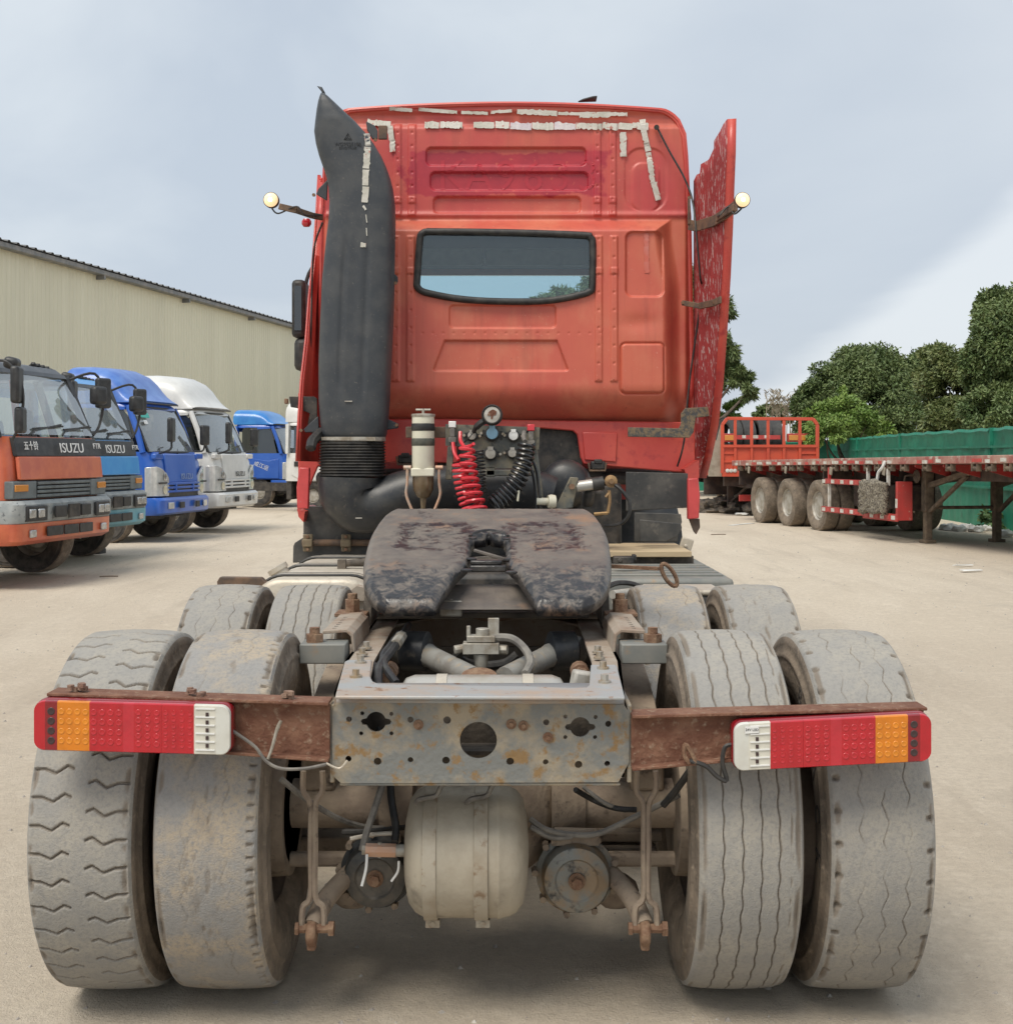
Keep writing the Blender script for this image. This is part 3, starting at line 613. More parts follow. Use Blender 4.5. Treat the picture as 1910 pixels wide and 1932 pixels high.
T_rib = tyre_mesh('rib4', 520, 120, seed=4); T_zig = tyre_mesh('zig3', 640, 120, seed=5)
T_w1 = tyre_mesh('zig3', 400, 90, seed=6, mats=('tread_brown', 'groove', 'sidewall')); T_w2 = tyre_mesh('rib4', 320, 90, seed=7); T_w3 = tyre_mesh('zigworn', 420, 90, seed=8)
for x, y, me, sg, lab in ((-1.103, YR, T_lug, -1, 'tyre with deep zigzag lug cuts'), (-.777, YR, T_bald, 1, 'nearly bald flaking tyre'), (.632, YR, T_rib, -1, 'tyre with straight running grooves'), (.973, YR, T_zig, 1, 'tyre with fine zigzag grooves'),
                     (-1.105, YM, T_zig, -1, None), (-.772, YM, T_w2, 1, None), (.635, YM, T_w1, -1, None), (.975, YM, T_w3, 1, None)):
    w = wheel(x, y, me, sg)
    if lab: w['label'] = 'rear wheel, '+lab
for sx in (-1, 1): wheel(CT+sx*1.0, YF, T_w2, sx)
# raised letters on the inner wall of the outer right tyre
wl = [c for c in TR.children if c.name.startswith('wheel')][3]
for i, ch in enumerate('BLACK'):
    a = R_(62-i*17); r = R_T-.118
    M = Matrix.Translation((-.1435, -r*math.cos(a), r*math.sin(a))) @ Matrix.Rotation(-(a-R_(90)), 4, 'X') @ Matrix(((0, 0, -1, 0), (-1, 0, 0, 0), (0, 1, 0, 0), (0, 0, 0, 1)))
    text_mesh('letter', ch, .075, 'sidewall_dark', wl, M, extrude=.004)

# ---- frame rails, crossmembers
def rail(sg):
    st = [(3.29, .372), (3.8, .408), (5.0, .420), (9.4, .420)]
    m = MB(); t = .010; top, bot, fl = .93, .715, .085
    for prof in ([(0, top), (-fl, top), (-fl, top-t), (0, top-t)], [(0, bot), (-fl, bot), (-fl, bot+t), (0, bot+t)], [(0, top), (-t, top), (-t, bot), (0, bot)]):
        m.loft([[Vector((CT+sg*(h+a), Y, b)) for a, b in prof] for Y, h in st])
    return m.build('frame_rail', 'rail_dust', TR)
rail(-1); rail(1)
m = MB()
# bent end plate with its punched holes: outline in view pixels, at 3.28 m
YE = 3.28
out = [(627, 1340), (634, 1326), (1176, 1329), (1187, 1346), (1186, 1438), (1166, 1476), (643, 1478), (626, 1462)]
H = [circ(902, 1397, 35, 28)]
def slot(cx, cy):
    return [(cx+19*math.cos(a)+(0), cy+19*math.sin(a)) for a in np.linspace(R_(20), R_(160), 9)]+[(cx-26, cy+5), (cx-29, cy), (cx-26, cy-5)]+[(cx+19*math.cos(a), cy+19*math.sin(a)) for a in np.linspace(R_(200), R_(340), 9)]+[(cx+26, cy-5), (cx+29, cy), (cx+26, cy+5)]
H += [slot(709, 1362), slot(1094, 1372)]
H += [circ(x, y, r, 10) for x, y, r in ((658, 1357, 5.5), (683, 1346, 4), (738, 1347, 4), (738, 1384, 4), (681, 1384, 4), (774, 1358, 6), (843, 1359, 7.5), (1030, 1363, 6), (1066, 1352, 4), (1123, 1353, 4), (1122, 1391, 4), (1066, 1391, 4), (1147, 1366, 6), (657, 1432, 6), (712, 1437, 7.5), (774, 1434, 5.5), (841, 1435, 7.5), (962, 1437, 7.5), (1029, 1438, 5.5), (1091, 1443, 7.5), (1145, 1441, 5.5))]
m.plate(out, H, lambda a, b: q(a, b, YE), (0, .009, 0))
ep = m.build('end_plate', 'frame_steel', TR, angle=30)
# rounded fold and top flange
m = MB(); zt = qz(1328, YE); n = 7; rows = []
for i in range(n):
    a = R_(90*i/(n-1)); rows.append([Vector((x, YE+.028*(1-math.cos(a)), zt+.028*math.sin(a))) for x in (qx(634, YE), qx(1176, YE))])
rows.append([Vector((qx(634, YE), 3.42, zt+.0285)), Vector((qx(1176, YE), 3.42, zt+.0285))])
m.loft(rows, closed=False); fo = m.build('top_fold', 'frame_top', TR, angle=60)
sol = fo.modifiers.new('solid', 'SOLIDIFY'); sol.thickness = .009; sol.offset = -1
zf = zt+.031
P = [(632, 1313), (650, 1248), (656, 1245), (701, 1245), (698, 1275), (703, 1285), (714, 1290.5), (800, 1292), (905, 1293.5), (1000, 1295), (1075, 1297.5), (1105, 1297), (1111, 1292), (1114, 1254), (1160, 1254), (1164, 1258), (1178, 1315)]
m = MB(); m.prism([qh(a, b, zf) for a, b in P], (0, 0, -.009)); m.build('gusset_plate', 'frame_top', TR, bevel=.003)
for a, b in ((691, 1224), (683, 1236), (680, 1251), (671, 1278), (1127, 1232), (1130, 1243), (1137, 1262), (1140, 1288)):
    p = qh(a, b, zf); m = MB(); m.cyl(p, p+Vector((0, 0, .006)), .017, n=16); m.cyl(p+Vector((0, 0, .006)), p+Vector((0, 0, .022)), .0105, n=6); m.build('bolt', 'steel_bolt', TR)
for a, b in ((789, 1367), (987, 1369), (964, 1366), (1033, 1391)):
    p = q(a, b, YE); m = MB(); m.cyl(p, p-Vector((0, .004, 0)), .013, n=16); m.cyl(p, p-Vector((0, .012, 0)), .006, n=8); m.build('rivet', 'rust_bolt', TR)
# small end caps with dark corner notches, folded lip under the plate
for a, sg in ((626, -1), (1187, 1)):
    m = MB(); m.bb(qx(a, YE)-.006, qx(a, YE)+.006, YE+.004, YE+.22, qz(1478, YE), qz(1330, YE)); m.build('side_gusset', 'frame_steel', TR, bevel=.003)
m = MB(); m.bb(qx(640, YE), qx(1170, YE), YE+.004, YE+.07, qz(1478, YE)-.008, qz(1478, YE)+.0005); m.build('lower_lip', 'frame_steel', TR, bevel=.003)
# forward crossmember between the rails and dark plate behind the opening
m = MB(); m.bb(CT-.40, CT+.40, 4.93, 5.10, .905, .925); m.bb(CT-.40, CT+.40, 4.96, 4.972, .70, .905)
for sg in (-1, 1): m.prism([(CT+sg*.40, 4.93, .912), (CT+sg*.20, 4.93, .912), (CT+sg*.40, 4.55, .912)], (0, 0, .010))
m.build('crossmember', 'rail_dust', TR, bevel=.003)
m = MB(); m.bb(CT-.33, CT+.33, 4.55, 4.57, .45, .86); m.build('crossmember', 'under_dark', TR)
m = MB(); m.bb(CT-.355, CT+.355, 3.50, 3.51, .66, .855); m.bb(CT-.355, CT+.355, 3.40, 3.50, .745, .755); m.build('shade_backing', 'under_dark', TR)  # dark web and beam added behind the end plate so its holes look black
# ---- tail bars and lamps
def tailbar(x0, x1, pt0, pt1, pb0, pb1, Y):
    m = MB(); a0, a1 = q(x0, pt0, Y), q(x1, pt1, Y); b0, b1 = q(x0, pb0, Y), q(x1, pb1, Y); t = Vector((0, .008, 0)); u = Vector((0, 0, .008))
    m.hexa([b0, b1, b0+t, b1+t, a0, a1, a0+t, a1+t])
    for p0, p1, s_ in ((a0, a1, -1), (b0, b1, 1)):
        w = Vector((0, -.028 if s_ == -1 else -.03, 0)); d = Vector((0, .055, 0)) if s_ == -1 else Vector((0, .008, 0))
        m.hexa([p0+w, p1+w, p0+d, p1+d, p0+w+u, p1+w+u, p0+d+u, p1+d+u])
    return m.build('tail_bar', ['rust'], TR, bevel=.002)
YB = 3.27
tailbar(95, 622, 1310, 1328, 1392, 1434, YB); tailbar(1190, 1742, 1352, 1337, 1450, 1400, YB)
for a, b, s_ in ((147, 1294, 1), (368, 1304, .9), (536, 1310, .9)):
    m = MB(); p = q(a, b+4, YB-.005)
    for k in range(7): m.sphere(p+Vector((random.uniform(-.022, .022), random.uniform(0, .02), random.uniform(-.005, .008))), .011*s_, 6)
    m.build('rust_lump', 'rust_flange', TR)
def lamp(x0, y0, x1, y1, h, segs, mirror, tagname):
    "long tail lamp; corners given as upper-left and upper-right view points"
    Y = 3.20; A, Bq = q(x0, y0, Y), q(x1, y1, Y); C = q(x0, y0+h, Y)
    ex = (Bq-A); L_ = ex.length; ex.normalize(); ez = (A-C); Hh = ez.length; ez.normalize(); ey = Vector((0, 1, 0))
    f = lambda a, b, c=0.0: C+ex*a+ez*b+ey*c
    root = MB(); root.loft([[f(a, b, c) for a, b in rrect(g_, L_-g_, g_, Hh-g_, .026, 6)] for c, g_ in ((.062, .004), (.058, 0), (.020, 0), (.014, .004))])
    base = root.build('tail_lamp', 'lens_red_dark', TR, angle=50)
    for (s0, s1, mt, led, nx, ny) in segs:
        a0, a1 = s0*L_, s1*L_; m = MB(); g_ = .0015
        outer = rrect(.002, L_-.002, .002, Hh-.002, .024, 6)
        poly = [p for p in clip_poly(outer, a0, a1)]
        m.loft([[f(a, b, .0141) for a, b in poly], [f(a, b, .002) for a, b in poly], [f(a, .5*Hh+(b-.5*Hh)*.955, -.002) for a, b in poly]])
        ln = m.build('lens', mt, base, angle=50)
        if led:
            m = MB()
            for i in range(nx):
                for j in range(ny):
                    c = f(a0+(a1-a0)*(i+.5)/nx, Hh*(.12+.76*(j+.5)/ny), -.003); r = min((a1-a0)/nx, Hh*.76/ny)*.40
                    if led == 'bars': m.box(c+Vector((.006*(1 if not mirror else -1), 0, 0)), (.007, .004, .009))
                    else: m.lathe([(r, .0), (r*.94, .0007), (r*.7, .0007), (r*.62, .0004), (r*.2, .0004)], c+Vector((0, .0008, 0)), (0, -1, 0), 12)
            if led == 'bars':
                m2_ = MB()
                for j in range(ny+1): m2_.hexa([f(a_, b__, c_) for c_ in (-.0045, -.0015) for b__ in (Hh*(.10+.16*j), Hh*(.10+.16*j)+.0035) for a_ in (a0+.004, a1-.002)])
                m2_.build('lens_rib', 'plastic_white', base)
            m.build('led_array', {'lens_amber': 'led_amber', 'lens_white': 'led_dark', 'lens_red_dark': 'led_dark'}.get(mt, 'led_red'), base, angle=60)
    return base, f, L_, Hh
def clip_poly(poly, x0, x1):
    def cl(P, k, s):
        o = []
        for i in range(len(P)):
            a, b = P[i], P[(i+1) % len(P)]; ia, ib = (a[0]-k)*s >= 0, (b[0]-k)*s >= 0
            if ia: o.append(a)
            if ia != ib: t = (k-a[0])/(b[0]-a[0]); o.append((k, a[1]+t*(b[1]-a[1])))
        return o
    return cl(cl(poly, x0, 1), x1, -1)
SEG = [(0, .06, 'lens_red', None, 0, 0), (.06, .122, 'lens_red_dark', 'o', 1, 4), (.122, .285, 'lens_amber', 'o', 4, 4), (.285, .456, 'lens_red', 'o', 4, 4), (.456, .51, 'lens_red_plain', None, 0, 0), (.51, .649, 'lens_red', 'o', 3, 5), (.65, .815, 'lens_red', 'o', 4, 6), (.815, .925, 'lens_white', 'bars', 1, 5), (.925, 1.0, 'housing_white', None, 0, 0)]
LL = lamp(63, 1320, 435, 1330, 97, SEG, False, 'l'); LL[0]['label'] = 'left tail lamp strip, red and amber with a white end'
RL = lamp(1383, 1364, 1757, 1345, 93, [(1-b, 1-a, c, d, e, f_) for a, b, c, d, e, f_ in SEG], True, 'r'); RL[0]['label'] = 'right tail lamp strip, tilted, with a label on its white end'
b_, f, L_, Hh = RL
Mx = Matrix.Translation(f(.016, Hh*.48, .0125)) @ Matrix.Rotation(R_(90), 4, 'X') @ Matrix.Rotation(R_(92), 4, 'Z')
text_mesh('handwriting', 'phua ll', .018, 'ink', b_, Mx, extrude=.0006)
m = MB(); m.hexa([f(a, b, c) for c in (-.006, -.004) for b in (Hh*.78, Hh*.92) for a in (.028, .062)]); st_ = m.build('sticker', 'plastic_white', b_)
text_mesh('sticker_print', '24V LED', .009, 'ink', b_, Matrix.Translation(f(.045, Hh*.85, -.0065)) @ Matrix.Rotation(R_(90), 4, 'X'), extrude=.0003)
# lamp wiring
for pts, r, mt in (([(437, 1378), (455, 1390), (482, 1410), (502, 1436), (530, 1450), (575, 1450), (615, 1442)], .0045, 'hose_grey'), ([(505, 1432), (515, 1405), (522, 1375), (530, 1360), (520, 1385), (510, 1420)], .004, 'valve'),
                   ([(615, 1440), (640, 1450), (655, 1435)], .003, 'alu_dust'),
                   ([(1383, 1405), (1367, 1410), (1362, 1440), (1370, 1472), (1352, 1465), (1330, 1445), (1300, 1435)], .006, 'rubber'), ([(1300, 1440), (1290, 1425), (1292, 1405), (1303, 1420), (1312, 1440)], .006, 'rust_bolt')):
    m = MB(); m.tube(arc_path([q(a, b, 3.235) for a, b in pts], 5), r, 6); m.build('wire', mt, TR)

# ---- fifth wheel
FW = 1.155; FK = .20; F0 = 4.35
def fz(Y): return FW+FK*(Y-F0)-.30*max(0, 4.40-Y)**1.35
cx5 = CT+.004
keyY = [5.215, 5.20, 5.16, 5.10, 5.0, 4.9, 4.83, 4.805, 4.79, 4.72, 4.62, 4.52, 4.47, 4.42, 4.36, 4.30, 4.25, 4.21, 4.18, 4.16, 4.15]
rowsY = sorted({round(a+(b-a)*j/4, 5) for a, b in zip(keyY[:-1], keyY[1:]) for j in range(4)}|{4.15}, reverse=True)
aw_ = dict(zip(keyY, [.370, .392, .410, .425, .436, .442, .444, .444, .444, .443, .439, .434, .431, .427, .420, .410, .396, .378, .356, .332, .305]))
bw_ = dict(zip(keyY, [0, 0, 0, 0, 0, 0, 0, .014, .052, .064, .064, .065, .070, .083, .104, .122, .137, .149, .157, .162, .165]))
ky = sorted(keyY); aw = {Y: float(np.interp(Y, ky, [aw_[k] for k in ky])) for Y in rowsY}; bw = {Y: float(np.interp(Y, ky, [bw_[k] for k in ky])) for Y in rowsY}
def half(sg):
    m = MB(); NU = 36; top = []; bot = []; rs = np.random.default_rng(5+sg)
    for i, Y in enumerate(rowsY):
        a, b = aw[Y], bw[Y]; r1 = []; r0 = []
        for j in range(NU+1):
            t = j/NU; t = .5-.5*math.cos(math.pi*t)
            x = b+(a-b)*t; e = min(a-x, (x-b) if b > .02 else 9, (Y-4.15)+.0, 5.215-Y); e = max(e, 0)
            drop = .022*max(0, 1-e/.022)**2
            z = fz(Y)-drop+(.0009*rs.normal() if e > .02 and x > .02 else 0)
            gro = .004 if (.10 < x < .30 and abs(Y-4.93) < .02) or (abs(x-.30) < .02 and 4.62 < Y < 4.95) or (.12 < x < .30 and abs(Y-4.62) < .02) else 0
            r1.append(Vector((cx5+sg*x, Y, z-gro))); r0.append(Vector((cx5+sg*x, Y, fz(Y)-.050)))
        top.append(r1); bot.append(r0)
    m.loft(top, closed=False); m.loft(bot, closed=False)
    for k in (0, NU): m.loft([[r[k] for r in top], [r[k] for r in bot]], closed=False)
    for k in (0, len(rowsY)-1): m.loft([top[k], bot[k]], closed=False)
    return m
m = half(-1); m2 = half(1); m.add(m2.v, m2.f); m.mi = [0]*len(m.f)
fw = m.build('fifth_wheel', 'grease', TR, angle=55, recalc=False)
bm = bmesh.new(); bm.from_mesh(fw.data); bmesh.ops.remove_doubles(bm, verts=bm.verts, dist=.0005); bmesh.ops.recalc_face_normals(bm, faces=bm.faces); bm.to_mesh(fw.data); bm.free()
ga = fw.data.attributes.new('grease', 'FLOAT', 'POINT'); gl = []
for vv in fw.data.vertices:
    x, Y, z = abs(vv.co.x-cx5), vv.co.y, vv.co.z; g_ = 0.0
    u_in = max(0, 1-abs(math.hypot(max(0, abs(x-.20)-.08), max(0, abs(Y-4.78)-.13))-.035)/.075)*(1 if x > .16 or Y > 4.8 else .6)        # U-shaped smear round each pad
    g_ = max(g_, .8*u_in, .72*max(0, min(1, (4.50-Y)/.22)), .8*max(0, 1-max(0, x-.06)/.10)*(Y < 4.85), .8*max(0, 1-abs(x-.27)/.06)*max(0, 1-abs(Y-5.12)/.10), .75*(z < fz(Y)-.02))
    gl.append(min(1.0, g_))
ga.data.foreach_set('value', np.array(gl, np.float32))
def fp(px, py, up=0.0):
    s = (py-HZ)/FPX; Y = (CH-(FW+up)+FK*F0)/(s+FK); return Vector(((px-CX0)*Y/FPX, Y, CH-s*Y))
# jaw, lock plate, throat pieces
m = MB(); m.tube(arc_path([fp(886, 1012, .0), fp(893, 1006), fp(922, 1001), fp(951, 1006), fp(958, 1012)], 5), .007, 6); m.build('throat_rim', 'grease_black', fw)
m = MB(); z = fz(4.62)-.045; m.lathe([(.075, 0), (.075, .02), (.045, .022), (.045, 0)], (cx5, 4.70, z-.02), (0, 0, 1), 28); m.box((cx5+.012, 4.66, z+.012), (.135, .028, .012), (0, .28, 0)); m.build('lock_jaw', 'grease', fw, bevel=.003)
m = MB(); m.bb(cx5-.062, cx5+.066, 4.455, 4.50, fz(4.47)-.045, fz(4.47)-.022); m.bb(cx5-.06, cx5+.05, 4.47, 4.53, fz(4.47)-.022, fz(4.47)-.006); m.build('lock_bar', 'grease_black', fw, bevel=.005)
for a, b in ((888, 1055), (880, 1076), (960, 1056), (964, 1080)):
    p = fp(a, b, -.012); m = MB(); m.sphere(p, .022, 10, (1, .8, .35)); m.build('throat_lug', 'grease_black', fw)
for a, b in ((891, 1016), (955, 1017)):
    p = fp(a, b, .003); m = MB(); m.lathe([(.014, 0), (.014, .004), (.005, .006)], p, (0, -.2, 1), 12); m.build('bolt', 'grease_black', fw)
# ramps between the legs, cross beam and pedestal below
m = MB(); m.hexa([Vector((cx5+a, Y, z)) for z, Y in ((1.02, 4.32), (1.085, 4.50)) for d in (0, .015) for a in (-.19, .19) for Y in (Y+d,)]); m.build('throat_plate', 'grease', fw, bevel=.004)
m = MB(); m.bb(CT-.30, CT+.30, 4.50, 4.53, .995, 1.06); m.bb(CT-.36, CT+.36, 4.52, 4.66, .965, .985); m.build('mount_beam', 'under_dark', TR, bevel=.004)
for sg in (-1, 1):
    m = MB(); m.prism([(CT+sg*.40, 4.45, .945), (CT+sg*.40, 5.12, .945), (CT+sg*.40, 4.90, 1.12), (CT+sg*.40, 4.55, 1.12)], (sg*.03, 0, 0)); m.build('mount_bracket', 'under_dark', TR, bevel=.004)
m = MB(); m.bb(CT-.44, CT+.44, 4.72, 5.15, .937, .955); m.build('mount_plate', 'rail_dust', TR, bevel=.003)
# release handle: a rusty eye on a rod
m = MB(); a, b = q(1150, 1068, 4.85), q(1243, 1073, 4.75); m.bar(a, b, .012, .03, (0, 1, 0))
c = q(1262, 1085, 4.72); el = []
for i in range(20):
    t = 2*math.pi*i/20; u = .048*math.cos(t); v = .020*math.sin(t); el.append(c+Vector((u*.55+v*.75, .2*u, -u*.85+v*.5)))
m.tube(el, .008, 7, closed=True); m.build('release_handle', 'rust_bolt', TR)
# ---- brackets and springs beside the rails
for sg in (-1, 1):
    X = lambda a: CT+sg*a
    m = MB(); sec = [(.50, .995), (.425, 1.0), (.405, .985), (.398, .90), (.405, .90), (.413, .978), (.427, .990), (.50, .985)]
    m.loft([[Vector((X(a), Y, b)) for a, b in sec] for Y in (3.98, 4.42)]); hb = m.build('spring_bracket', 'rail_dust', TR, bevel=.002)
    for k in range(7): m = MB(); m.bb(X(.44), X(.475), 4.02+k*.045, 4.032+k*.045, .9955, .9975); m.build('slot', 'under_dark', hb)
    m = MB(); m.bb(X(.42), X(.56), 3.90, 4.02, .905, .965); m.build('spring_block', 'battery_box', TR, bevel=.004)
    m = MB(); p = Vector((X(.52), 3.95, .965)); m.cyl(p, p+Vector((0, 0, .025)), .028, n=6); m.cyl(p, p+Vector((0, 0, .045)), .016, n=10); m.build('u_bolt_nut', 'rust_bolt', TR)
    m = MB(); p = Vector((X(.465), 4.46, .985)); m.bb(X(.41), X(.52), 4.40, 4.52, .985, .997); m.cyl(p, p+Vector((0, 0, .055)), .027, n=6); m.cyl(p, p+Vector((0, 0, .075)), .017, n=10); m.build('pivot_nut', 'rust_bolt', TR, bevel=.002)
    # leaf spring pack
    for k in range(6):
        m = MB(); L_ = .80-.09*k; pts = []
        for i in range(13):
            t = -1+2*i/12; Y = 4.475+t*L_; pts.append((Y, .86-.022*k-.16*(t*L_/.8)**2))
        m.loft([[Vector((X(a), Y, z+dz)) for a, dz in ((.425, 0), (.525, 0), (.525, -.018), (.425, -.018))] for Y, z in pts]); m.build('spring_leaf', 'under_dust', TR, bevel=.003)
    # equaliser trunnion below
    m = MB(); m.cyl((X(.40), 4.475, .60), (X(.60), 4.475, .60), .09, n=20); m.bb(X(.42), X(.53), 4.36, 4.59, .60, .74); m.build('trunnion', 'under_dark', TR, bevel=.004)
# ---- inside the frame: thrust rods, air tank, valve, hoses
for sg in (-1, 1):
    c0 = 922; m = MB(); m.tube(arc_path([q(c0+sg*168, 1226, 4.35), q(c0+sg*128, 1232, 4.28), q(c0+sg*85, 1252, 4.15), q(c0+sg*30, 1280, 3.98)], 6), [.048]*4+[.040]*5+[.036]*10, 14); m.build('thrust_rod', 'rod_grey', TR, angle=50)
    m = MB(); a = q(c0+sg*138, 1228, 4.28); m.lathe([(.045, -.05), (.066, -.04), (.066, .04), (.045, .05)], a, (sg, .25, 0), 20); m.build('rod_bush', 'pipe_black', TR)
    m = MB(); p = Vector((CT+sg*.30, 3.98, .86)); m.cyl(p+Vector((0, .08, 0)), p, .03, n=12); m.cyl(p, p-Vector((0, .025, 0)), .024, n=6); m.build('bracket_bolt', 'rust_bolt', TR)
m = MB(); c = Vector((qx(911, 3.72), 3.74, .800)); hl = .245
m.lathe([(.02, -hl-.006), (.06, -hl), (.09, -hl+.02), (.099, -hl+.045), (.099, hl-.045), (.09, hl-.02), (.06, hl), (.02, hl+.006)], c, (1, 0, 0), 32); at = m.build('air_tank', 'tank_silver', TR, angle=45)
for x in (-.12, .13):
    m = MB(); m.lathe([(.1005, -.016), (.1018, -.015), (.1018, .015), (.1005, .016)], c+Vector((x, 0, 0)), (1, 0, 0), 32, cap=False); m.build('strap', 'alu_dust', at)
m = MB(); m.lathe([(.055, 0), (.055, .006), (.03, .008)], (qx(903, 3.9), 3.93, .86), (0, -.3, 1), 20); m.build('ball_cap', 'rust_bolt', TR)
m = MB(); p = q(907, 1222, 4.1)
m.box(p, (.115, .06, .035)); m.box(p+Vector((0, 0, .03)), (.09, .055, .02)); m.cyl(p+Vector((-.045, 0, 0)), p+Vector((-.085, -.01, -.005)), .014, n=8); m.cyl(p+Vector((.045, 0, -.005)), p+Vector((.085, -.01, -.005)), .016, n=8)
m.cyl(p+Vector((0, 0, -.02)), p+Vector((0, 0, -.075)), .026, .018, n=10); m.cyl(p+Vector((.005, 0, .03)), p+Vector((.005, 0, .062)), .022, n=12); m.box(p+Vector((.04, 0, .06)), (.035, .012, .07)); m.cyl(p+Vector((-.04, 0, .03)), p+Vector((-.04, 0, .07)), .007, n=8)
m.build('brake_valve', 'valve', TR, bevel=.002)
for pts, r, mt in (([(930, 1203, 4.1), (965, 1205, 4.08), (990, 1225, 4.05), (1000, 1250, 4.0), (990, 1272, 3.9)], .013, 'hose_grey'), ([(880, 1222, 4.1), (862, 1240, 4.2), (900, 1255, 4.3), (950, 1252, 4.3), (975, 1235, 4.3)], .016, 'rubber'),
                   ([(770, 1180, 4.5), (755, 1205, 4.2), (738, 1228, 4.0), (715, 1262, 3.75), (712, 1300, 3.6)], .014, 'rubber'), ([(752, 1196, 4.3), (735, 1220, 4.05), (722, 1240, 3.9), (728, 1262, 3.75), (748, 1290, 3.65)], .012, 'rubber'), ([(706, 1255, 3.8), (704, 1280, 3.7), (712, 1330, 3.55), (714, 1385, 3.5)], .010, 'rubber')):
    m = MB(); m.tube(arc_path([q(*p) for p in pts], 6), r, 8); m.build('hose', mt, TR)
m = MB(); a, b = q(757, 1200, 4.2), q(745, 1218, 4.08); m.cyl(a, b, .019, n=8); m.build('hose_fitting', 'valve', TR)
m = MB(); m.box(q(1098, 1283, 3.6), (.06, .05, .05), (0, .2, .2)); m.build('wire_junction', 'plastic_grey', TR, bevel=.008)
m = MB(); m.box(q(851, 1147, 4.4), (.075, .05, .055)); m.cyl(q(851, 1138, 4.4), q(851, 1130, 4.4), .012, n=8); m.build('small_valve', 'valve', TR, bevel=.008)
m = MB(); m.lathe([(.10, 0), (.10, .02), (.06, .035), (.06, .05)], q(930, 1156, 4.75), (0, -.2, 1), 24); m.build('axle_breather', 'rust_bolt', TR)
# ---- axles and differentials
for Y in (YR, YM):
    m = MB(); m.cyl((CT-.62, Y, R_T), (CT+.62, Y, R_T), .072, n=20)
    for sg in (-1, 1): m.cyl((CT+sg*.30, Y, R_T), (CT+sg*.20, Y, R_T), .085, .14, n=20); m.cyl((CT+sg*.56, Y, R_T), (CT+sg*.62, Y, R_T), .17, n=24)
    m.sphere((CT+.02, Y+.02, R_T), .225, 20, (1, .9, 1)); m.build('drive_axle', 'under_dust', TR, angle=50)
    for sg in (-1, 1):
        m = MB(); m.lathe([(.205, -.10), (.21, -.02), (.205, .06), (.12, .07)], (CT+sg*.66, Y, R_T), (sg, 0, 0), 28); m.build('brake_drum', 'under_dust', TR)
        m = MB(); m.bb(CT+sg*.43, CT+sg*.53, Y-.06, Y+.09, R_T+.05, R_T+.15); m.build('spring_seat', 'under_dust', TR, bevel=.01); m = MB(); m.bb(CT+sg*.36, CT+sg*.58, Y-.07, Y-.03, R_T-.17, R_T-.13); m.build('clamp_plate', 'under_dust', TR, bevel=.01)
m = MB(); m.cyl((CT+.02, YR+.1, R_T), (CT+.02, YM-.15, R_T+.05), .05, n=12); m.build('drive_shaft', 'under_dark', TR)
# ---- rear air tank and brake chambers
c = q(880, 1604, 3.56); hl = .170; r = .178
m = MB(); m.lathe([(.02, -hl-.002), (.09, -hl+.003), (.14, -hl+.014), (.163, -hl+.032), (.174, -hl+.052), (r, -hl+.075), (r+.0025, -hl+.078), (r+.0025, -hl+.084), (r, -hl+.087), (r, hl-.087), (r+.0025, hl-.084), (r+.0025, hl-.078), (r, hl-.075), (.174, hl-.052), (.163, hl-.032), (.14, hl-.014), (.09, hl-.003), (.02, hl+.002)], c, (1, 0, 0), 44); rt = m.build('air_tank', 'tank_grey', TR, angle=50); rt['label'] = 'dusty grey air tank slung below the frame end'
for x in (-.095, .042):
    m = MB(); m.lathe([(r+.001, -.019), (r+.006, -.018), (r+.006, .018), (r+.001, .019)], c+Vector((x, 0, 0)), (1, 0, 0), 44, cap=False); m.build('strap', 'strap_grey', rt)
    m = MB(); m.box(c+Vector((x+.004, -.05, -r-.004)), (.038, .03, .02)); m.cyl(c+Vector((x+.004, -.068, -r-.004)), c+Vector((x+.004, -.055, -r-.004)), .008, n=8); m.build('strap_clip', 'strap_grey', rt)
    m = MB(); m.tube(arc_path([c+Vector((x-.04, -.10, r-.02)), c+Vector((x-.025, -.12, r-.004)), c+Vector((x+.015, -.10, r+.0)), c+Vector((x+.035, -.10, r+.03)), c+Vector((x+.09, -.06, r+.032))], 5), .007, 6); m.build('hook_rod', 'hose_grey', rt)
for px, py, Y, mt in ((708, 1655, 3.62, 'chamber_black'), (1087, 1660, 3.60, 'chamber')):
    p = q(px, py, Y); k = .094 if px < 900 else .100; m = MB()
    m.lathe([(k*.9, .16), (k*1.02, .08), (k*1.12, .062), (k*1.12, .05), (k*.98, .045), (k*.97, .01), (k*.90, -.008), (k*.62, -.016), (k*.56, -.010), (k*.3, -.010)], p, (0, 1, 0), 36)
    m.cyl(p+Vector((0, .1, 0)), p+Vector((0, .26, .02)), .06, n=18); bc = m.build('brake_chamber', mt, TR, angle=35)
    m = MB(); m.cyl(p+Vector((0, -.012, 0)), p+Vector((0, -.018, 0)), .024, n=16); m.cyl(p+Vector((0, -.018, 0)), p+Vector((0, -.04, 0)), .0155, n=6); m.build('bolt', 'rust_bolt', bc)
    for i in range(9):
        t = 2*math.pi*i/9+.3; a = p+Vector((k*1.16*math.cos(t), .056, k*1.16*math.sin(t))); m = MB(); m.cyl(a-Vector((0, .02, 0)), a+Vector((0, .02, 0)), .010, n=6); m.build('clamp_bolt', 'under_dust', bc)
m = MB(); p0, p1 = q(690, 1604, 3.50), q(747, 1605, 3.50); m.cyl(p0, p1, .019, n=8); m.build('brass_coupling', 'copper', TR, angle=30)
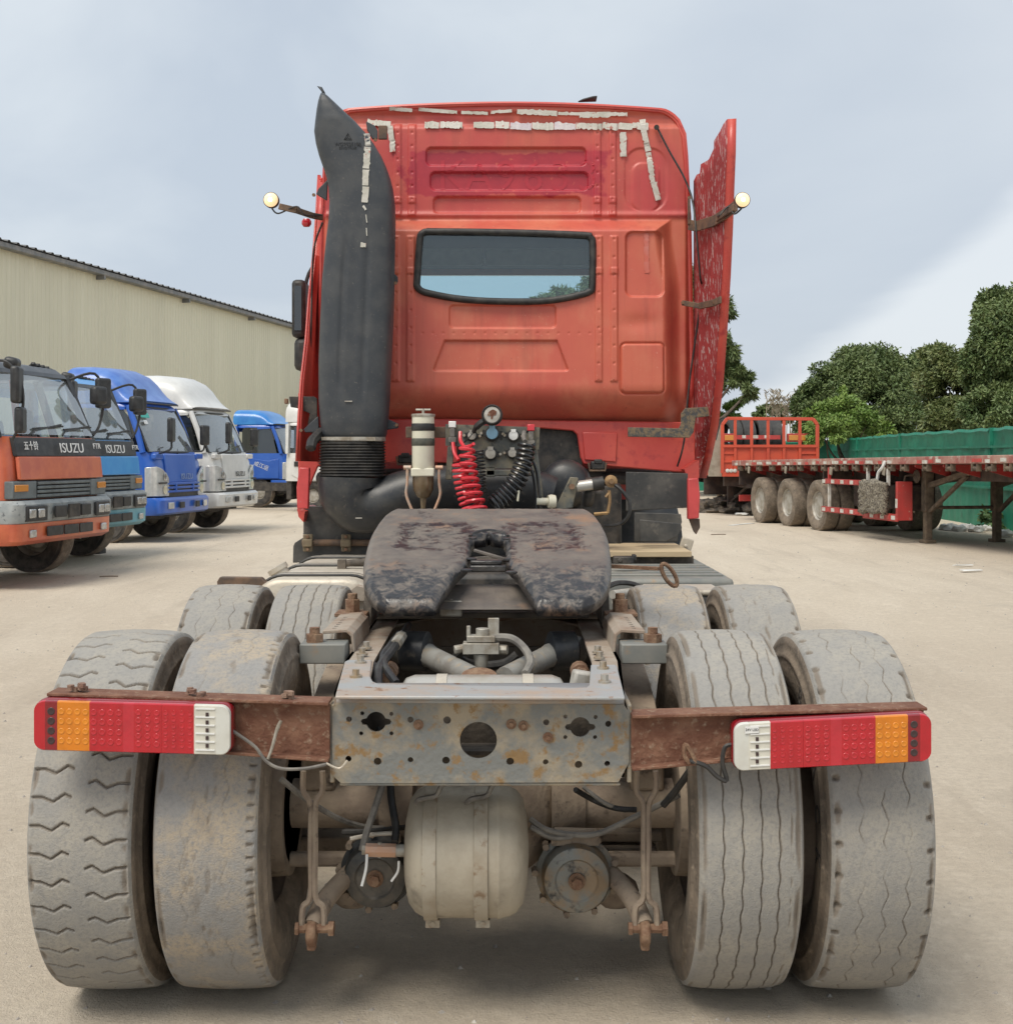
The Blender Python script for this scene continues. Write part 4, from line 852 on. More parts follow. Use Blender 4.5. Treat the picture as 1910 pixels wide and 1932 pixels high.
m = MB(); m.cyl(q(683, 1604, 3.5), q(690, 1604, 3.5), .014, n=6); m.cyl(q(716, 1590, 3.5), q(716, 1618, 3.5), .006, n=6); m.cyl(q(747, 1605, 3.5), q(764, 1605, 3.5), .017, n=10); m.build('hose_fitting', 'valve', TR)
for pts, r, mt in (([(683, 1605, 3.50), (690, 1575, 3.52), (705, 1530, 3.56), (722, 1478, 3.6)], .010, 'hose_grey'), ([(744, 1590, 3.5), (746, 1560, 3.55), (738, 1510, 3.6), (736, 1475, 3.62)], .011, 'rubber'),
                   ([(692, 1612, 3.48), (690, 1640, 3.47), (682, 1672, 3.46)], .004, 'plastic_white'), ([(752, 1625, 3.47), (750, 1645, 3.47), (738, 1663, 3.47)], .0035, 'plastic_white'),
                   ([(530, 1470, 3.45), (580, 1510, 3.5), (640, 1545, 3.6), (700, 1562, 3.7), (760, 1560, 3.75)], .008, 'hose_grey'), ([(1000, 1545, 3.62), (1030, 1565, 3.6), (1080, 1575, 3.6), (1130, 1572, 3.58), (1200, 1540, 3.55), (1280, 1500, 3.5)], .0085, 'hose_grey'),
                   ([(1000, 1560, 3.6), (1040, 1580, 3.6), (1080, 1578, 3.6)], .008, 'hose_grey'), ([(1085, 1490, 3.6), (1120, 1510, 3.65), (1160, 1525, 3.6), (1200, 1528, 3.6)], .008, 'rubber'), ([(1100, 1485, 3.65), (1140, 1515, 3.6), (1180, 1530, 3.62)], .006, 'hose_grey'),
                   ([(1250, 1520, 3.5), (1275, 1490, 3.48), (1300, 1455, 3.45)], .010, 'rubber'), ([(645, 1570, 3.6), (700, 1568, 3.6), (770, 1560, 3.66)], .008, 'rubber'), ([(660, 1583, 3.55), (700, 1575, 3.56), (745, 1572, 3.56)], .006, 'alu_dust')):
    m = MB(); m.tube(arc_path([q(*p) for p in pts], 6), r, 7); m.build('hose', mt, TR)
m = MB(); m.cyl(q(1045, 1570, 3.62), q(1120, 1572, 3.62), .014, n=8); m.bb(qx(1040, 3.6), qx(1130, 3.6), 3.62, 3.68, qz(1600, 3.6), qz(1578, 3.6)); m.build('pipe_union', 'under_dust', TR)
# ---- slack-adjuster forks hanging from the tail bars
for px in (590, 1218):
    Y = 3.44; m = MB()
    for s_ in (-1, 1):
        m.tube(arc_path([q(px+s_*18, 1455, Y), q(px+s_*18, 1492, Y), q(px+s_*5, 1520, Y), q(px+s_*4.5, 1600, Y), q(px+s_*4.5, 1690, Y), q(px+s_*19, 1712, Y), q(px+s_*21, 1752, Y)], 6), .0085, 6)
    fk = m.build('fork_rod', 'under_dust', TR)
    m = MB(); m.cyl(q(px-32, 1752, Y), q(px+38, 1752, Y), .013, n=8); m.cyl(q(px+30, 1752, Y), q(px+40, 1752, Y), .021, n=6); m.cyl(q(px-33, 1752, Y), q(px-26, 1752, Y), .018, n=6); m.build('pin', 'rust_bolt', fk)
    m = MB(); p = q(px-2, 1758, Y); m.lathe([(.02, -.014), (.034, -.012), (.034, .012), (.02, .014)], p+Vector((0, 0, -.004)), (1, 0, 0), 16); m.box(p+Vector((0, 0, -.026)), (.024, .03, .045)); m.build('lever_lug', 'rust_bolt', fk, bevel=.006)
    m = MB(); sg_ = 1 if px < 900 else -1; m.tube(arc_path([p+Vector((0, .01, .01)), p+Vector((.025*sg_, .09, .055)), p+Vector((.075*sg_, .22, .085)), p+Vector((.13*sg_, .34, .10))], 5), .027, 10); m.build('brake_lever', 'under_dust', fk)
# under-frame clutter
for x0, x1, y0, y1, Y, d, mt in ((664, 700, 1492, 1514, 3.75, .1, 'under_dust'), (565, 615, 1480, 1510, 3.9, .2, 'under_dark'), (640, 662, 1478, 1525, 3.9, .05, 'under_dust'), (1080, 1115, 1520, 1560, 3.85, .12, 'under_dark'), (1130, 1250, 1570, 1590, 3.95, .2, 'under_dust'), (540, 670, 1580, 1620, 3.95, .2, 'under_dust'), (1120, 1240, 1605, 1625, 3.9, .1, 'under_dust'), (1190, 1240, 1470, 1510, 3.95, .2, 'under_dark')):
    m = MB(); a, b = q(x0, y1, Y), q(x1, y0, Y); m.bb(a.x, b.x, Y, Y+d, a.z, b.z); m.build('axle_bracket', mt, TR, bevel=.006)
for px in (655, 1165):
    p = q(px+ (10 if px < 900 else -5), 1680, 3.86); m = MB(); m.sphere(p, .055, 12, (1.3, 1, 1)); m.build('brake_spider', 'under_dust', TR)
# ---- cab of the tractor
KX = 7.62/FPX
cxm = lambda px: (px-CX0)*KX           # metres across at the cab's back wall
czm = lambda py: CH-(py-HZ)*KX
Z0, cab0 = 1.735, -.004
def wz(z): return np.interp(z, [1.7, 2.2, 2.9, 3.3, 3.5, 3.7], [1.122, 1.118, 1.102, 1.080, 1.062, 1.05])
def ztop(u):
    a = np.abs(u); return np.where(a < .86, 3.650-.05*u*u, 3.650-.05*.74-.155*(1-np.sqrt(np.clip(1-((a-.86)/.14)**2, 0, 1))))
def sd_box(x, z, x0, x1, z0, z1, r):
    cx, cz, hx, hz = (x0+x1)/2, (z0+z1)/2, abs(x1-x0)/2-r, abs(z1-z0)/2-r
    dx = np.abs(x-cx)-hx; dz = np.abs(z-cz)-hz; return np.hypot(np.maximum(dx, 0), np.maximum(dz, 0))+np.minimum(np.maximum(dx, dz), 0)-r
def back_depth(x, z):
    up = sstep(2.865, 2.965, z); ax = np.abs(x)
    side = sstep(.925, 1.05, ax+.05*sstep(2.5, 2.9, z))
    Y = 7.60+.115*np.maximum(up, side)
    Y = Y+.22*np.clip((1.97-z)/.235, 0, 1)**2.2*(1-.3*side)
    Y = Y-.012*up*np.exp(-((z-2.985)/.018)**2)                                     # seam lip
    Y = Y+.05*sstep(1.075, 1.12, ax)
    def emb(d, depth, s=.007): return depth*sstep(s, -s, d)
    for px0, px1 in ((742, 755), (769, 783), (1123, 1136), (1152, 1165)):
        for py0, py1 in ((446, 720), (226, 402)):
            Y = Y-emb(sd_box(x, z, cxm(px0), cxm(px1), czm(py1), czm(py0), .004), .011, .004)
        for pyb in (512, 372): Y = Y-emb(sd_box(x, z, cxm(px0-1), cxm(px1+1), czm(pyb+6), czm(pyb-6), .004), .006, .005)
    Y = Y+emb(sd_box(x, z, cxm(849), cxm(1049), czm(619), czm(576), .025), .017, .0055)
    tp = (z-czm(700))/(czm(643)-czm(700)); sh = np.clip(tp, 0, 1)*.068
    Y = Y+emb(np.maximum(sd_box(x, z, cxm(818), cxm(1073), czm(700), czm(643), .02), np.maximum(cxm(818)+sh-x, x-cxm(1073)+sh)*.9), .017, .0055)
    Y = Y+emb(sd_box(x, z, cxm(1181), cxm(1252), czm(560), czm(438), .04), .018, .007)
    d = sd_box(x, z, cxm(1171), cxm(1253), czm(742), czm(648), .03); Y = Y-emb(d, .008, .004)+.014*np.exp(-(d/.006)**2)
    for x0, x1, y0, y1 in ((803, 1108, 271, 305), (811, 1112, 318, 352), (817, 1098, 365, 396)):
        Y = Y+emb(sd_box(x, z, cxm(x0), cxm(x1), czm(y1), czm(y0), .03), .022, .007)
    Y = Y+emb(sd_box(x, z, cxm(1182), cxm(1262), czm(392), czm(272), .10), .008, .008)-emb(sd_box(x, z, cxm(1196), cxm(1248), czm(392), czm(300), .06), .008, .008)
    for xc in (748.5, 776, 1129.5, 1158.5):
        for sp_, a0_, a1_ in ((.105, 1.98, 2.84), (.08, 3.0, 3.5)):
            zm = (z-a0_+sp_/2) % sp_-sp_/2; Y = Y+np.where((z > a0_) & (z < a1_), .006*np.exp(-((x-cxm(xc))/.007)**2-(zm/.007)**2), 0)      # spot welds
    zm = (x+.03) % .062-.031; Y = Y+.004*np.exp(-((z-czm(629))/.006)**2-(zm/.006)**2)*(np.abs(x) < .62)
    Y = Y+.020*sstep(3.50, 3.545, z)-.018*sstep(3.585, 3.62, z)                       # gutter under the roof lip
    Y = Y+.0022*np.sin(x*5.1+1)*np.sin(z*6.3)                                        # slight waviness of old sheet
    Y = Y+.012*np.exp(-(((x-cxm(1205))/.11)**2+((z-czm(610))/.05)**2))               # dent
    return Y
nx, nz = 460, 400
u = np.linspace(-1, 1, nx); v = np.linspace(0, 1, nz); U, Vv = np.meshgrid(u, v)
Z = Z0+Vv*(ztop(U)-Z0); X = U*wz(Z); Yb = back_depth(X, Z); X = X+cab0
winp = [(806, 438), (960, 440), (1100, 445), (1112, 450), (1117, 462), (1116, 540), (1111, 551), (1095, 557), (1050, 566), (1000, 570), (920, 569), (860, 564), (812, 555), (794, 549), (787, 540), (787, 530), (792, 455), (797, 442)]
wpoly = [(cxm(a), czm(b)) for a, b in winp]
def inside(P, x, z):
    r = np.zeros_like(x, bool); n = len(P)
    for i in range(n):
        x0, z0 = P[i]; x1, z1 = P[i-1]; c = ((z0 > z) != (z1 > z)) & (x < (x1-x0)*(z-z0)/(z1-z0+1e-12)+x0); r ^= c
    return r
ins = inside(wpoly, X, Z)
I = np.arange(nx*nz).reshape(nz, nx)
cell = ~(ins[:-1, :-1] & ins[1:, :-1] & ins[:-1, 1:] & ins[1:, 1:])
F = np.stack([I[:-1, :-1], I[:-1, 1:], I[1:, 1:], I[1:, :-1]], -1)[cell]
m = MB(); m.v = np.stack([X, Yb, Z], -1).reshape(-1, 3).tolist(); m.f = F.tolist(); m.mi = [0]*len(F)
cab = m.build('cab', 'cab_red_panel', TR, recalc=False, angle=60)
# rim around the back wall, then sides and roof swept forward
edge = [(float(X[i, -1]), float(Yb[i, -1]), float(Z[i, -1])) for i in range(0, nz, 8)]+[(float(X[-1, j]), float(Yb[-1, j]), float(Z[-1, j])) for j in range(nx-1, -1, -6)]+[(float(X[i, 0]), float(Yb[i, 0]), float(Z[i, 0])) for i in range(nz-1, -1, -8)]
E0 = [Vector(p) for p in edge]
def grow(P, s, dz, Y, kk=1.0): return [Vector((p.x*s, Y if Y is not None else p.y, CH+1.2+(p.z-CH-1.2)*kk+dz)) for p in P]
rings = [E0, [Vector((p.x*1.004, p.y-.018, p.z+.004*(p.z > 3.3))) for p in E0], [Vector((p.x*1.016, p.y-.012, p.z+.016*(p.z > 3.3))) for p in E0], [Vector((p.x*1.018, p.y+.05, p.z+.016*(p.z > 3.3))) for p in E0],
         [Vector((p.x*1.012, p.y+.07, p.z+.004*(p.z > 3.3))) for p in E0], [Vector((p.x*1.05, 8.1, p.z+(.02 if p.z > 3.3 else 0))) for p in E0], [Vector((p.x*1.075, 9.3, p.z+(.035 if p.z > 3.3 else 0))) for p in E0], [Vector((p.x*1.03, 9.75, p.z-(.12 if p.z > 3.3 else 0))) for p in E0]]
m = MB(); m.loft(rings, closed=False); m.build('cab_shell', 'cab_red_side', cab, angle=50, recalc=False)
m = MB(); m.tube([p+Vector((0, -.002, 0)) for p in E0], .012, 6); m.build('edge_bead', 'cab_red_side', cab)
# front wall with the windscreen opening, lining inside
fx = 1.14; Yf = 9.74
m = MB(); m.bb(-fx, fx, Yf-.02, Yf+.02, 2.905, 3.5); m.bb(-fx, fx, Yf-.02, Yf+.02, 1.2, 2.05); m.bb(-fx, -1.05, Yf-.02, Yf+.02, 2.05, 2.905); m.bb(1.05, fx, Yf-.02, Yf+.02, 2.05, 2.905); m.build('front_wall', 'cab_red_side', cab)
m = MB(); m.bb(-1.05, 1.05, Yf-.004, Yf+.004, 2.05, 2.905); m.build('windscreen', 'glass_cab', cab)
m = MB(); m.bb(-1.04, 1.04, 7.76, 9.6, 3.42, 3.44); m.bb(-1.04, 1.04, 9.55, 9.70, 2.95, 3.42); m.bb(-1.06, -1.04, 7.8, 9.7, 1.8, 3.42); m.bb(1.04, 1.06, 7.8, 9.7, 1.8, 3.42); m.bb(-1.04, 1.04, 7.85, 9.7, 1.78, 1.80); m.build('lining', 'lining', cab)
m = MB(); m.box((.22, 9.45, 3.0), (.75, .03, .13), (.35, 0, 0)); m.box((-.55, 9.45, 3.0), (.75, .03, .13), (.35, 0, 0)); m.build('sun_visor', 'visor', cab, bevel=.02)
m = MB(); m.tube(arc_path([Vector((-.95, 9.5, 2.99)), Vector((-.3, 9.5, 2.97)), Vector((.0, 9.5, 3.0)), Vector((.4, 9.5, 2.965)), Vector((.95, 9.5, 2.955))], 6), .022, 6); m.build('curtain_rail', 'visor', cab)
m = MB(); m.bb(-.9, .9, 7.95, 8.5, 1.9, 2.15); m.build('bunk', 'lining', cab, bevel=.04)
# rear window: rubber seal and pane
path = arc_path([Vector((a, 7.592, b)) for a, b in wpoly+wpoly[:1]], 3)[:-1]
m = MB(); m.tube(path, .021, 10, closed=True); ws = m.build('window_seal', 'rubber', cab)
m = MB(); m.prism([Vector((a, 7.598, b)) for a, b in wpoly], (0, .006, 0)); m.build('window_pane', 'glass_cab', cab)
# lower skirt with its cut-outs
def skirt(pts, Y, d=.02, name='skirt_panel', mt='cab_red_side', bev=.008):
    m = MB(); m.prism([q(a, b, Y) for a, b in pts], (0, d, 0)); return m.build(name, mt, cab, bevel=bev)
YS = 7.74
skirt([(722, 790), (860, 790), (1030, 793), (1290, 796), (1312, 800), (1310, 905), (1293, 892), (1100, 876), (1094, 862), (1088, 820), (1080, 813), (1020, 808), (862, 806), (862, 874), (722, 872)], YS)
skirt([(562, 740), (725, 740), (725, 872), (600, 880), (566, 960), (562, 900)], YS+.02)
skirt([(1098, 815), (1164, 816), (1162, 872), (1102, 868)], YS-.012, .012)
for px, py in ((1127, 878), (765, 866)):
    m = MB(); p = q(px, py, YS-.06); m.box(p, (.085, .09, .05)); m.box(p+Vector((0, -.03, .022)), (.05, .04, .03)); m.build('cab_latch', 'black_dirty', cab, bevel=.008)
    m = MB(); k = KX; m.tube([q(px-17, py-5, YS-.1), q(px-15, py+10, YS-.1), q(px+14, py+10, YS-.1), q(px+16, py-5, YS-.1)], .007, 6); m.build('latch_guard', 'bracket_rust', cab)
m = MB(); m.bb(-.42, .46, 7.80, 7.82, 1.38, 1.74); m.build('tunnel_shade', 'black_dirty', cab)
# tape left on the back wall
def tape(pts, mt, Yo=.010, n=5, name='reflective_tape', parent=None, yfun=None):
    "ragged strip between two view points, lying on the sheet"
    (x0, y0), (x1, y1), w = pts; m = MB(); rs = random.Random(int(x0*7+y0)); L_ = math.hypot(x1-x0, y1-y0); w = w*.82; nn = max(4, int(L_/3.2)); nxv = (-(y1-y0)/L_, (x1-x0)/L_); A = []; Bp = []
    for i in range(nn+1):
        t = i/nn; jx = rs.choice((0, 0, 0, -.45, .2))*w*rs.random(); jb = rs.choice((0, 0, 0, .2, -.5))*w*rs.random(); e = .55 if i in (0, nn) else .5
        for lst, s_, j in ((A, -1, jx), (Bp, 1, jb)):
            a = x0+(x1-x0)*t+nxv[0]*(s_*w*.5+j*.5); b = y0+(y1-y0)*t+nxv[1]*(s_*w*.5+j*.5)
            X_, Z_ = cxm(a), czm(b); Yq = float(back_depth(np.array(X_-cab0), np.array(Z_))) if yfun is None else yfun(a, b)
            lst.append(Vector((X_*(Yq/7.62), Yq-Yo, CH+(Z_-CH)*(Yq/7.62))))
    k = len(A); m.add(A+Bp, [(i, i+1, k+i+1, k+i) for i in range(k-1)])
    o = m.build(name, mt, parent or cab, recalc=False, smooth=False); sd2 = o.modifiers.new('s', 'SOLIDIFY'); sd2.thickness = .0016; return o
for a in (((693, 232), (737, 235), 13), ((736, 238), (741, 287), 12)): tape(a, 'tape_white')
for x0, x1 in ((801, 812), (812, 828), (830, 872), (893, 932), (934, 960)): tape(((x0, 236), (x1, 237), 15), 'tape_white')
for x0, x1, mt in ((962, 1002, 'tape_lilac'), (1003, 1044, 'tape_white'), (1045, 1085, 'tape_lilac'), (1086, 1135, 'tape_white'), (1136, 1165, 'tape_white'), (1166, 1192, 'tape_white'), (1192, 1222, 'tape_white')): tape(((x0, 238), (x1, 240), 15), mt)
for x0, y0, x1, y1, w in ((735, 207, 778, 210, 8), (790, 208, 862, 214, 8), (870, 214, 920, 216, 7), (925, 214, 965, 211, 7), (975, 213, 1050, 216, 12), (1052, 216, 1100, 217, 7), (1092, 219, 1150, 218, 13), (1150, 217, 1182, 218, 8)): tape(((x0, y0), (x1, y1), w), 'tape_white', .026)
for a in (((1174, 250), (1175, 296), 15), ((1211, 226), (1214, 250), 14), ((1214, 250), (1222, 286), 13), ((1222, 288), (1230, 345), 12), ((1232, 345), (1241, 378), 13)): tape(a, 'tape_white')
tape(((1218, 440), (1219, 515), 11), 'tape_residue', .002)
def drape(o):
    bm = bmesh.new(); bm.from_mesh(o.data); bmesh.ops.triangulate(bm, faces=bm.faces)
    for _ in range(5):
        le = [e for e in bm.edges if e.calc_length() > .018]
        if not le: break
        bmesh.ops.subdivide_edges(bm, edges=le, cuts=1); bmesh.ops.triangulate(bm, faces=bm.faces)
    for v_ in bm.verts: v_.co.y = float(back_depth(np.array(v_.co.x-cab0), np.array(v_.co.z)))-.0022
    bm.to_mesh(o.data); bm.free()
for i, ch in enumerate(('K', 'A', '9', '6', '3', '3')):
    px = 850+i*52; X_, Z_ = cxm(px), czm(329)
    M = Matrix.Translation((X_, 7.7135, Z_+.01)) @ Matrix.Rotation(R_(90), 4, 'X'); lo_ = text_mesh('painted_number', ch, .26, 'ghost_red', cab, M, extrude=0); drape(lo_)
# roof bits: torn sealing strip, aerial stub, lamp on a cord
m = MB(); p = q(1100, 188, 7.9); m.add([p, p+Vector((.06, 0, .016)), p+Vector((.085, 0, .018)), p+Vector((.08, .03, -.004)), p+Vector((-.03, .02, -.01))], [(0, 1, 2, 3, 4)]); o = m.build('torn_strip', 'rubber', cab); o.modifiers.new('s', 'SOLIDIFY').thickness = .01
m = MB(); m.cyl(q(1238, 240, 7.70), q(1238, 240, 7.66), .016, n=12); m.build('cable_grommet', 'rubber', cab)
m = MB(); m.tube(arc_path([q(1240, 242, 7.68), q(1262, 285, 7.66), q(1290, 335, 7.64), q(1306, 380, 7.6), q(1312, 430, 7.5), q(1320, 520, 7.5), q(1322, 560, 7.6), q(1300, 720, 7.65), q(1290, 830, 7.65), q(1277, 880, 7.7)], 6), .006, 6); m.build('cable', 'rubber', cab)
m = MB(); m.tube(arc_path([q(608, 420, 7.4), q(592, 470, 7.5), q(588, 560, 7.6), q(585, 700, 7.6)], 6), .006, 6); m.build('cable', 'rubber', cab)

# ---- side fairings behind the cab
def fairing(rear, front, jag, name, mt, mte, lip):
    "rear/front: lists of (x, Y, z) from top to bottom"
    n = len(rear); m = MB(); K_ = 10; rows = []
    for i in range(n):
        a, b = Vector(front[i]), Vector(rear[i]); row = []
        for j in range(K_+1):
            t = j/K_; p = a+(b-a)*t; p.x += (.012*(-1)**j*(1 if j in (3, 4, 6, 7) else 0))*(1 if rear[0][0] > 0 else -1)
            if i == 0: p.z += jag[j]
            row.append(p)
        rows.append(row)
    m.loft(rows, closed=False); o = m.build(name, mt, TR, recalc=False, angle=30); s_ = o.modifiers.new('s', 'SOLIDIFY'); s_.thickness = .008; s_.offset = 0
    m = MB(); sg = 1 if rear[0][0] > 0 else -1
    m.loft([[r[-1], r[-1]+Vector((sg*lip, -.012, .0))] for r in rows], closed=False); e = m.build('edge_lip', mte, o, recalc=False); s_ = e.modifiers.new('s', 'SOLIDIFY'); s_.thickness = .008
    return o
def side_pt(px, py, x): Y = x*FPX/(px-CX0); return (x, Y, CH-(py-HZ)*Y/FPX)
rear = [side_pt(a, b, 1.195) for a, b in ((1372, 244), (1371, 290), (1369, 340), (1366, 430), (1362, 520), (1356, 620), (1349, 720), (1340, 800), (1328, 860), (1318, 900))]
front = [(1.135, 7.76, r[2]+(7.76-r[1])*(.07 if r[2] < 2.6 else -.08+.0*r[2])) for r in rear]
front = [(1.135, 7.76, z) for z in (3.30, 3.17, 3.02, 2.74, 2.46, 2.17, 1.88, 1.65, 1.50, 1.41)]
random.seed(5); jag = [-.10, -.08, -.09, -.055, -.05, -.06, -.01, .0, .03, .05, .055]
fr_ = fairing(rear, front, jag, 'side_fairing', 'red_weathered', 'cab_red_side', .045); fr_['label'] = 'torn weathered red side fairing'
rearL = [side_pt(a, b, -1.17) for a, b in ((604, 330), (600, 400), (594, 480), (586, 560), (580, 640), (571, 720), (566, 800), (563, 870))]
frontL = [(-1.135, 7.9, z) for z in (3.2, 2.98, 2.74, 2.48, 2.25, 1.98, 1.72, 1.5)]
fairing(rearL, frontL, [0]*11, 'side_fairing', 'cab_red_side', 'cab_red_side', .012)
for a, w in (([(1298, 375, 7.62), (1298, 425, 7.62), (1312, 428, 7.55), (1345, 418, 7.2), (1370, 402, 6.95), (1388, 388, 6.8)], 22), ([(1286, 572, 7.62), (1318, 578, 7.5), (1345, 572, 7.2), (1358, 566, 7.1)], 14)):
    m = MB()
    for k in range(len(a)-1): m.bar(q(*a[k])-Vector((0, .02, 0)), q(*a[k+1])-Vector((0, .02, 0)), .012, w*.0028*(1 if k else .8), (0, 0, 1))
    br = m.build('fairing_bracket', 'bracket_rust', TR, bevel=.003)
    for b in a[::2]:
        m = MB(); p = q(*b)-Vector((.0, .03, 0)); m.cyl(p, p-Vector((0, .012, 0)), .011, n=6); m.build('bolt', 'rust_bolt', br)
m = MB(); m.prism([q(a, b, 7.50) for a, b in ((1184, 806), (1280, 808), (1284, 800), (1284, 780), (1292, 770), (1340, 767), (1340, 785), (1312, 788), (1308, 815), (1300, 826), (1184, 824))], (0, .014, 0)); m.build('fairing_bracket', 'bracket_mud', TR, bevel=.003)
m = MB(); m.prism([q(a, b, 7.35) for a, b in ((545, 748), (592, 748), (598, 752), (598, 825), (585, 815), (580, 800), (584, 780), (560, 770), (548, 768))], (0, .012, 0)); m.build('fairing_bracket', 'black_dirty', TR, bevel=.003)
m = MB(); m.box(q(540, 757, 7.36), (.02, .03, .03)); m.build('bracket_bolt', 'rust_bolt', TR, bevel=.004)
# marker lamps on arms
for sx, px, py, arm in ((-1, 511, 377, [(526, 389, 7.45), (560, 397, 7.45), (590, 407, 7.5), (608, 410, 7.55)]), (1, 1400, 377, [(1385, 391, 6.8), (1372, 398, 6.88), (1352, 412, 7.1)])):
    Y = 7.45 if sx < 0 else 6.78; p = q(px, py, Y); r = 14.5*Y/FPX; m = MB()
    m.lathe([(r*.45, .05), (r*.85, .045), (r, .03), (r*1.02, 0), (r*.92, -.004)], p, (0, 1, 0), 24); lm = m.build('marker_lamp', 'black_dirty', TR, angle=50)
    m = MB(); m.lathe([(r*.93, -.004), (r*.8, -.016), (r*.5, -.024), (.002, -.027)], p, (0, 1, 0), 24, cap=False); m.build('lamp_lens', 'lamp_on', lm)
    m = MB(); m.sphere(p+Vector((0, -.024, -.003)), r*.30, 10, (1, .5, 1)); m.build('lamp_bulb', 'lamp_core', lm)
    m = MB()
    for k in range(len(arm)-1): m.bar(q(*arm[k]), q(*arm[k+1]), .014, .036, (0, 0, 1))
    m.build('lamp_arm', 'bracket_rust', lm, bevel=.003)
    m = MB(); m.tube(arc_path([p+Vector((0, .03, -r)), p+Vector((.04*-sx, .02, -r-.03)), q(*arm[1])+Vector((0, -.02, .02)), q(*arm[1])+Vector((.05*-sx, -.02, -.03)), q(*arm[-1])+Vector((0, -.02, .01))], 6), .005, 5); m.build('cable', 'rubber', lm)
m = MB(); m.sphere(q(578, 420, 7.6), .03, 10, (1, .6, 1)); m.build('reflector', 'lens_red', TR)
# wing mirror on the left door
m = MB(); m.box((-1.50, 9.35, 2.60), (.10, .22, .42)); wm = m.build('wing_mirror', 'rubber', TR, bevel=.03)
m = MB(); m.box((-1.475, 9.35, 2.27), (.12, .2, .24)); m.build('mirror_head', 'rubber', wm, bevel=.04)
m = MB(); m.tube(arc_path([(-1.2, 9.3, 2.95), (-1.42, 9.35, 2.9), (-1.48, 9.35, 2.6), (-1.46, 9.35, 2.2), (-1.2, 9.3, 2.1)], 6), .014, 6); m.build('mirror_arm', 'rubber', wm)
m = MB(); m.bb(-1.525, -1.475, 9.232, 9.238, 2.44, 2.76); m.build('mirror_glass', 'glass_dark', wm)
# ---- lower side skirts either side
m = MB(); m.prism([q(a, b, 7.2) for a, b in ((564, 882), (583, 882), (581, 960), (560, 960), (559, 920))], (0, .05, 0)); sk = m.build('step_skirt', 'red_plain', TR, bevel=.006)
m = MB(); m.prism([q(a, b, 7.3) for a, b in ((560, 960), (575, 965), (572, 985), (563, 975))], (0, .6, 0)); m.build('skirt_return', 'cab_red_side', sk)
m = MB(); m.prism([q(a, b, 7.3) for a, b in ((1297, 903), (1317, 902), (1320, 935), (1318, 978), (1297, 980))], (0, .05, 0)); sk = m.build('step_skirt', 'red_plain', TR, bevel=.006)
m = MB(); m.prism([q(a, b, 7.33) for a, b in ((1300, 980), (1319, 979), (1320, 995), (1313, 1008), (1309, 1003))], (0, .04, 0)); m.build('broken_tip', 'bracket_rust', sk)
m = MB(); m.prism([q(a, b, 7.6) for a, b in ((1290, 885), (1318, 868), (1318, 902), (1297, 905))], (0, .7, 0)); m.build('skirt_return', 'cab_red_side', sk)
# ---- intake snorkel, bellows and elbow
def sup(cx, cy, z, a, b, n=28, e=3.2):
    out = []
    for i in range(n):
        t = 2*math.pi*i/n; c, s = math.cos(t), math.sin(t)
        out.append(Vector((cx+a*math.copysign(abs(c)**(2/e), c), cy+b*math.copysign(abs(s)**(2/e), s), z)))
    return out
YD = 7.12
sec = [(170, 600, 611, .10), (176, 598, 618, .12), (185, 595, 628, .13), (200, 592, 644, .14), (222, 589, 668, .15), (240, 587, 684, .15), (262, 590, 701, .15), (285, 596, 715, .15), (305, 603, 724, .15), (325, 610, 731, .15), (345, 614, 736, .15), (375, 616, 740, .15), (410, 614, 741, .15), (450, 609, 740, .15), (520, 602, 739, .15), (600, 598, 737, .15), (680, 595, 733, .15), (750, 595, 730, .145), (795, 598, 727, .14), (818, 602, 724, .13), (826, 606, 721, .12)]
rings = []
dens = []
for i in range(len(sec)-1):
    for j in range(4):
        t = j/4; dens.append([a+(b-a)*t for a, b in zip(sec[i], sec[i+1])])
dens.append(sec[-1])
for py, l, r, d in dens:
    k = YD/FPX; z = qz(py, YD); cx = qx((l+r)/2, YD); a = (r-l)/2*k; ring = sup(cx, YD+.15-.0, z, a, d, 150)
    amp = .011*float(sstep(430, 500, np.array(py))*(1-sstep(700, 770, np.array(py))))
    for p in ring:
        uu = (p.x-cx)/max(a, 1e-3)
        if p.y < YD+.15: p.y += amp*(math.exp(-((uu+.34)/.07)**2)+math.exp(-((uu+.02)/.07)**2)+math.exp(-((uu-.30)/.07)**2))
    rings.append(ring)
m = MB(); m.loft(rings); sn = m.build('intake_snorkel', 'snorkel_black', TR, angle=60)
SNF = lambda px, py: YD-.0
m = MB(); p = q(606, 172, YD+.12); m.add([p, p+Vector((-.025, 0, .03)), p+Vector((.0, 0, .025)), p+Vector((.02, 0, -.01)), p+Vector((.01, .02, -.03))], [(0, 1, 2, 3, 4)]); o = m.build('torn_tip', 'snorkel_black', sn); o.modifiers.new('s', 'SOLIDIFY').thickness = .012
def snf(px, py):
    rr = min(dens, key=lambda d: abs(d[0]-py)); uu = (px-(rr[1]+rr[2])/2)/((rr[2]-rr[1])/2); c = min(.999, abs(uu))**(3.2/2); return YD+.15-rr[3]*math.sqrt(1-c*c)**(2/3.2)
for x0, y0, x1, y1, w, mt in ((692, 252, 694, 275, 13, 'tape_white'), (693, 277, 690, 318, 15, 'tape_white'), (690, 320, 689, 350, 14, 'tape_white'), (690, 352, 688, 382, 15, 'tape_white'), (685, 388, 690, 396, 5, 'tape_white'), (680, 462, 690, 463, 10, 'tape_white'), (691, 430, 692, 445, 2, 'tape_white'), (690, 405, 692, 420, 2, 'tape_white')):
    tape(((x0, y0), (x1, y1), w), mt, .0035, parent=sn, yfun=snf)
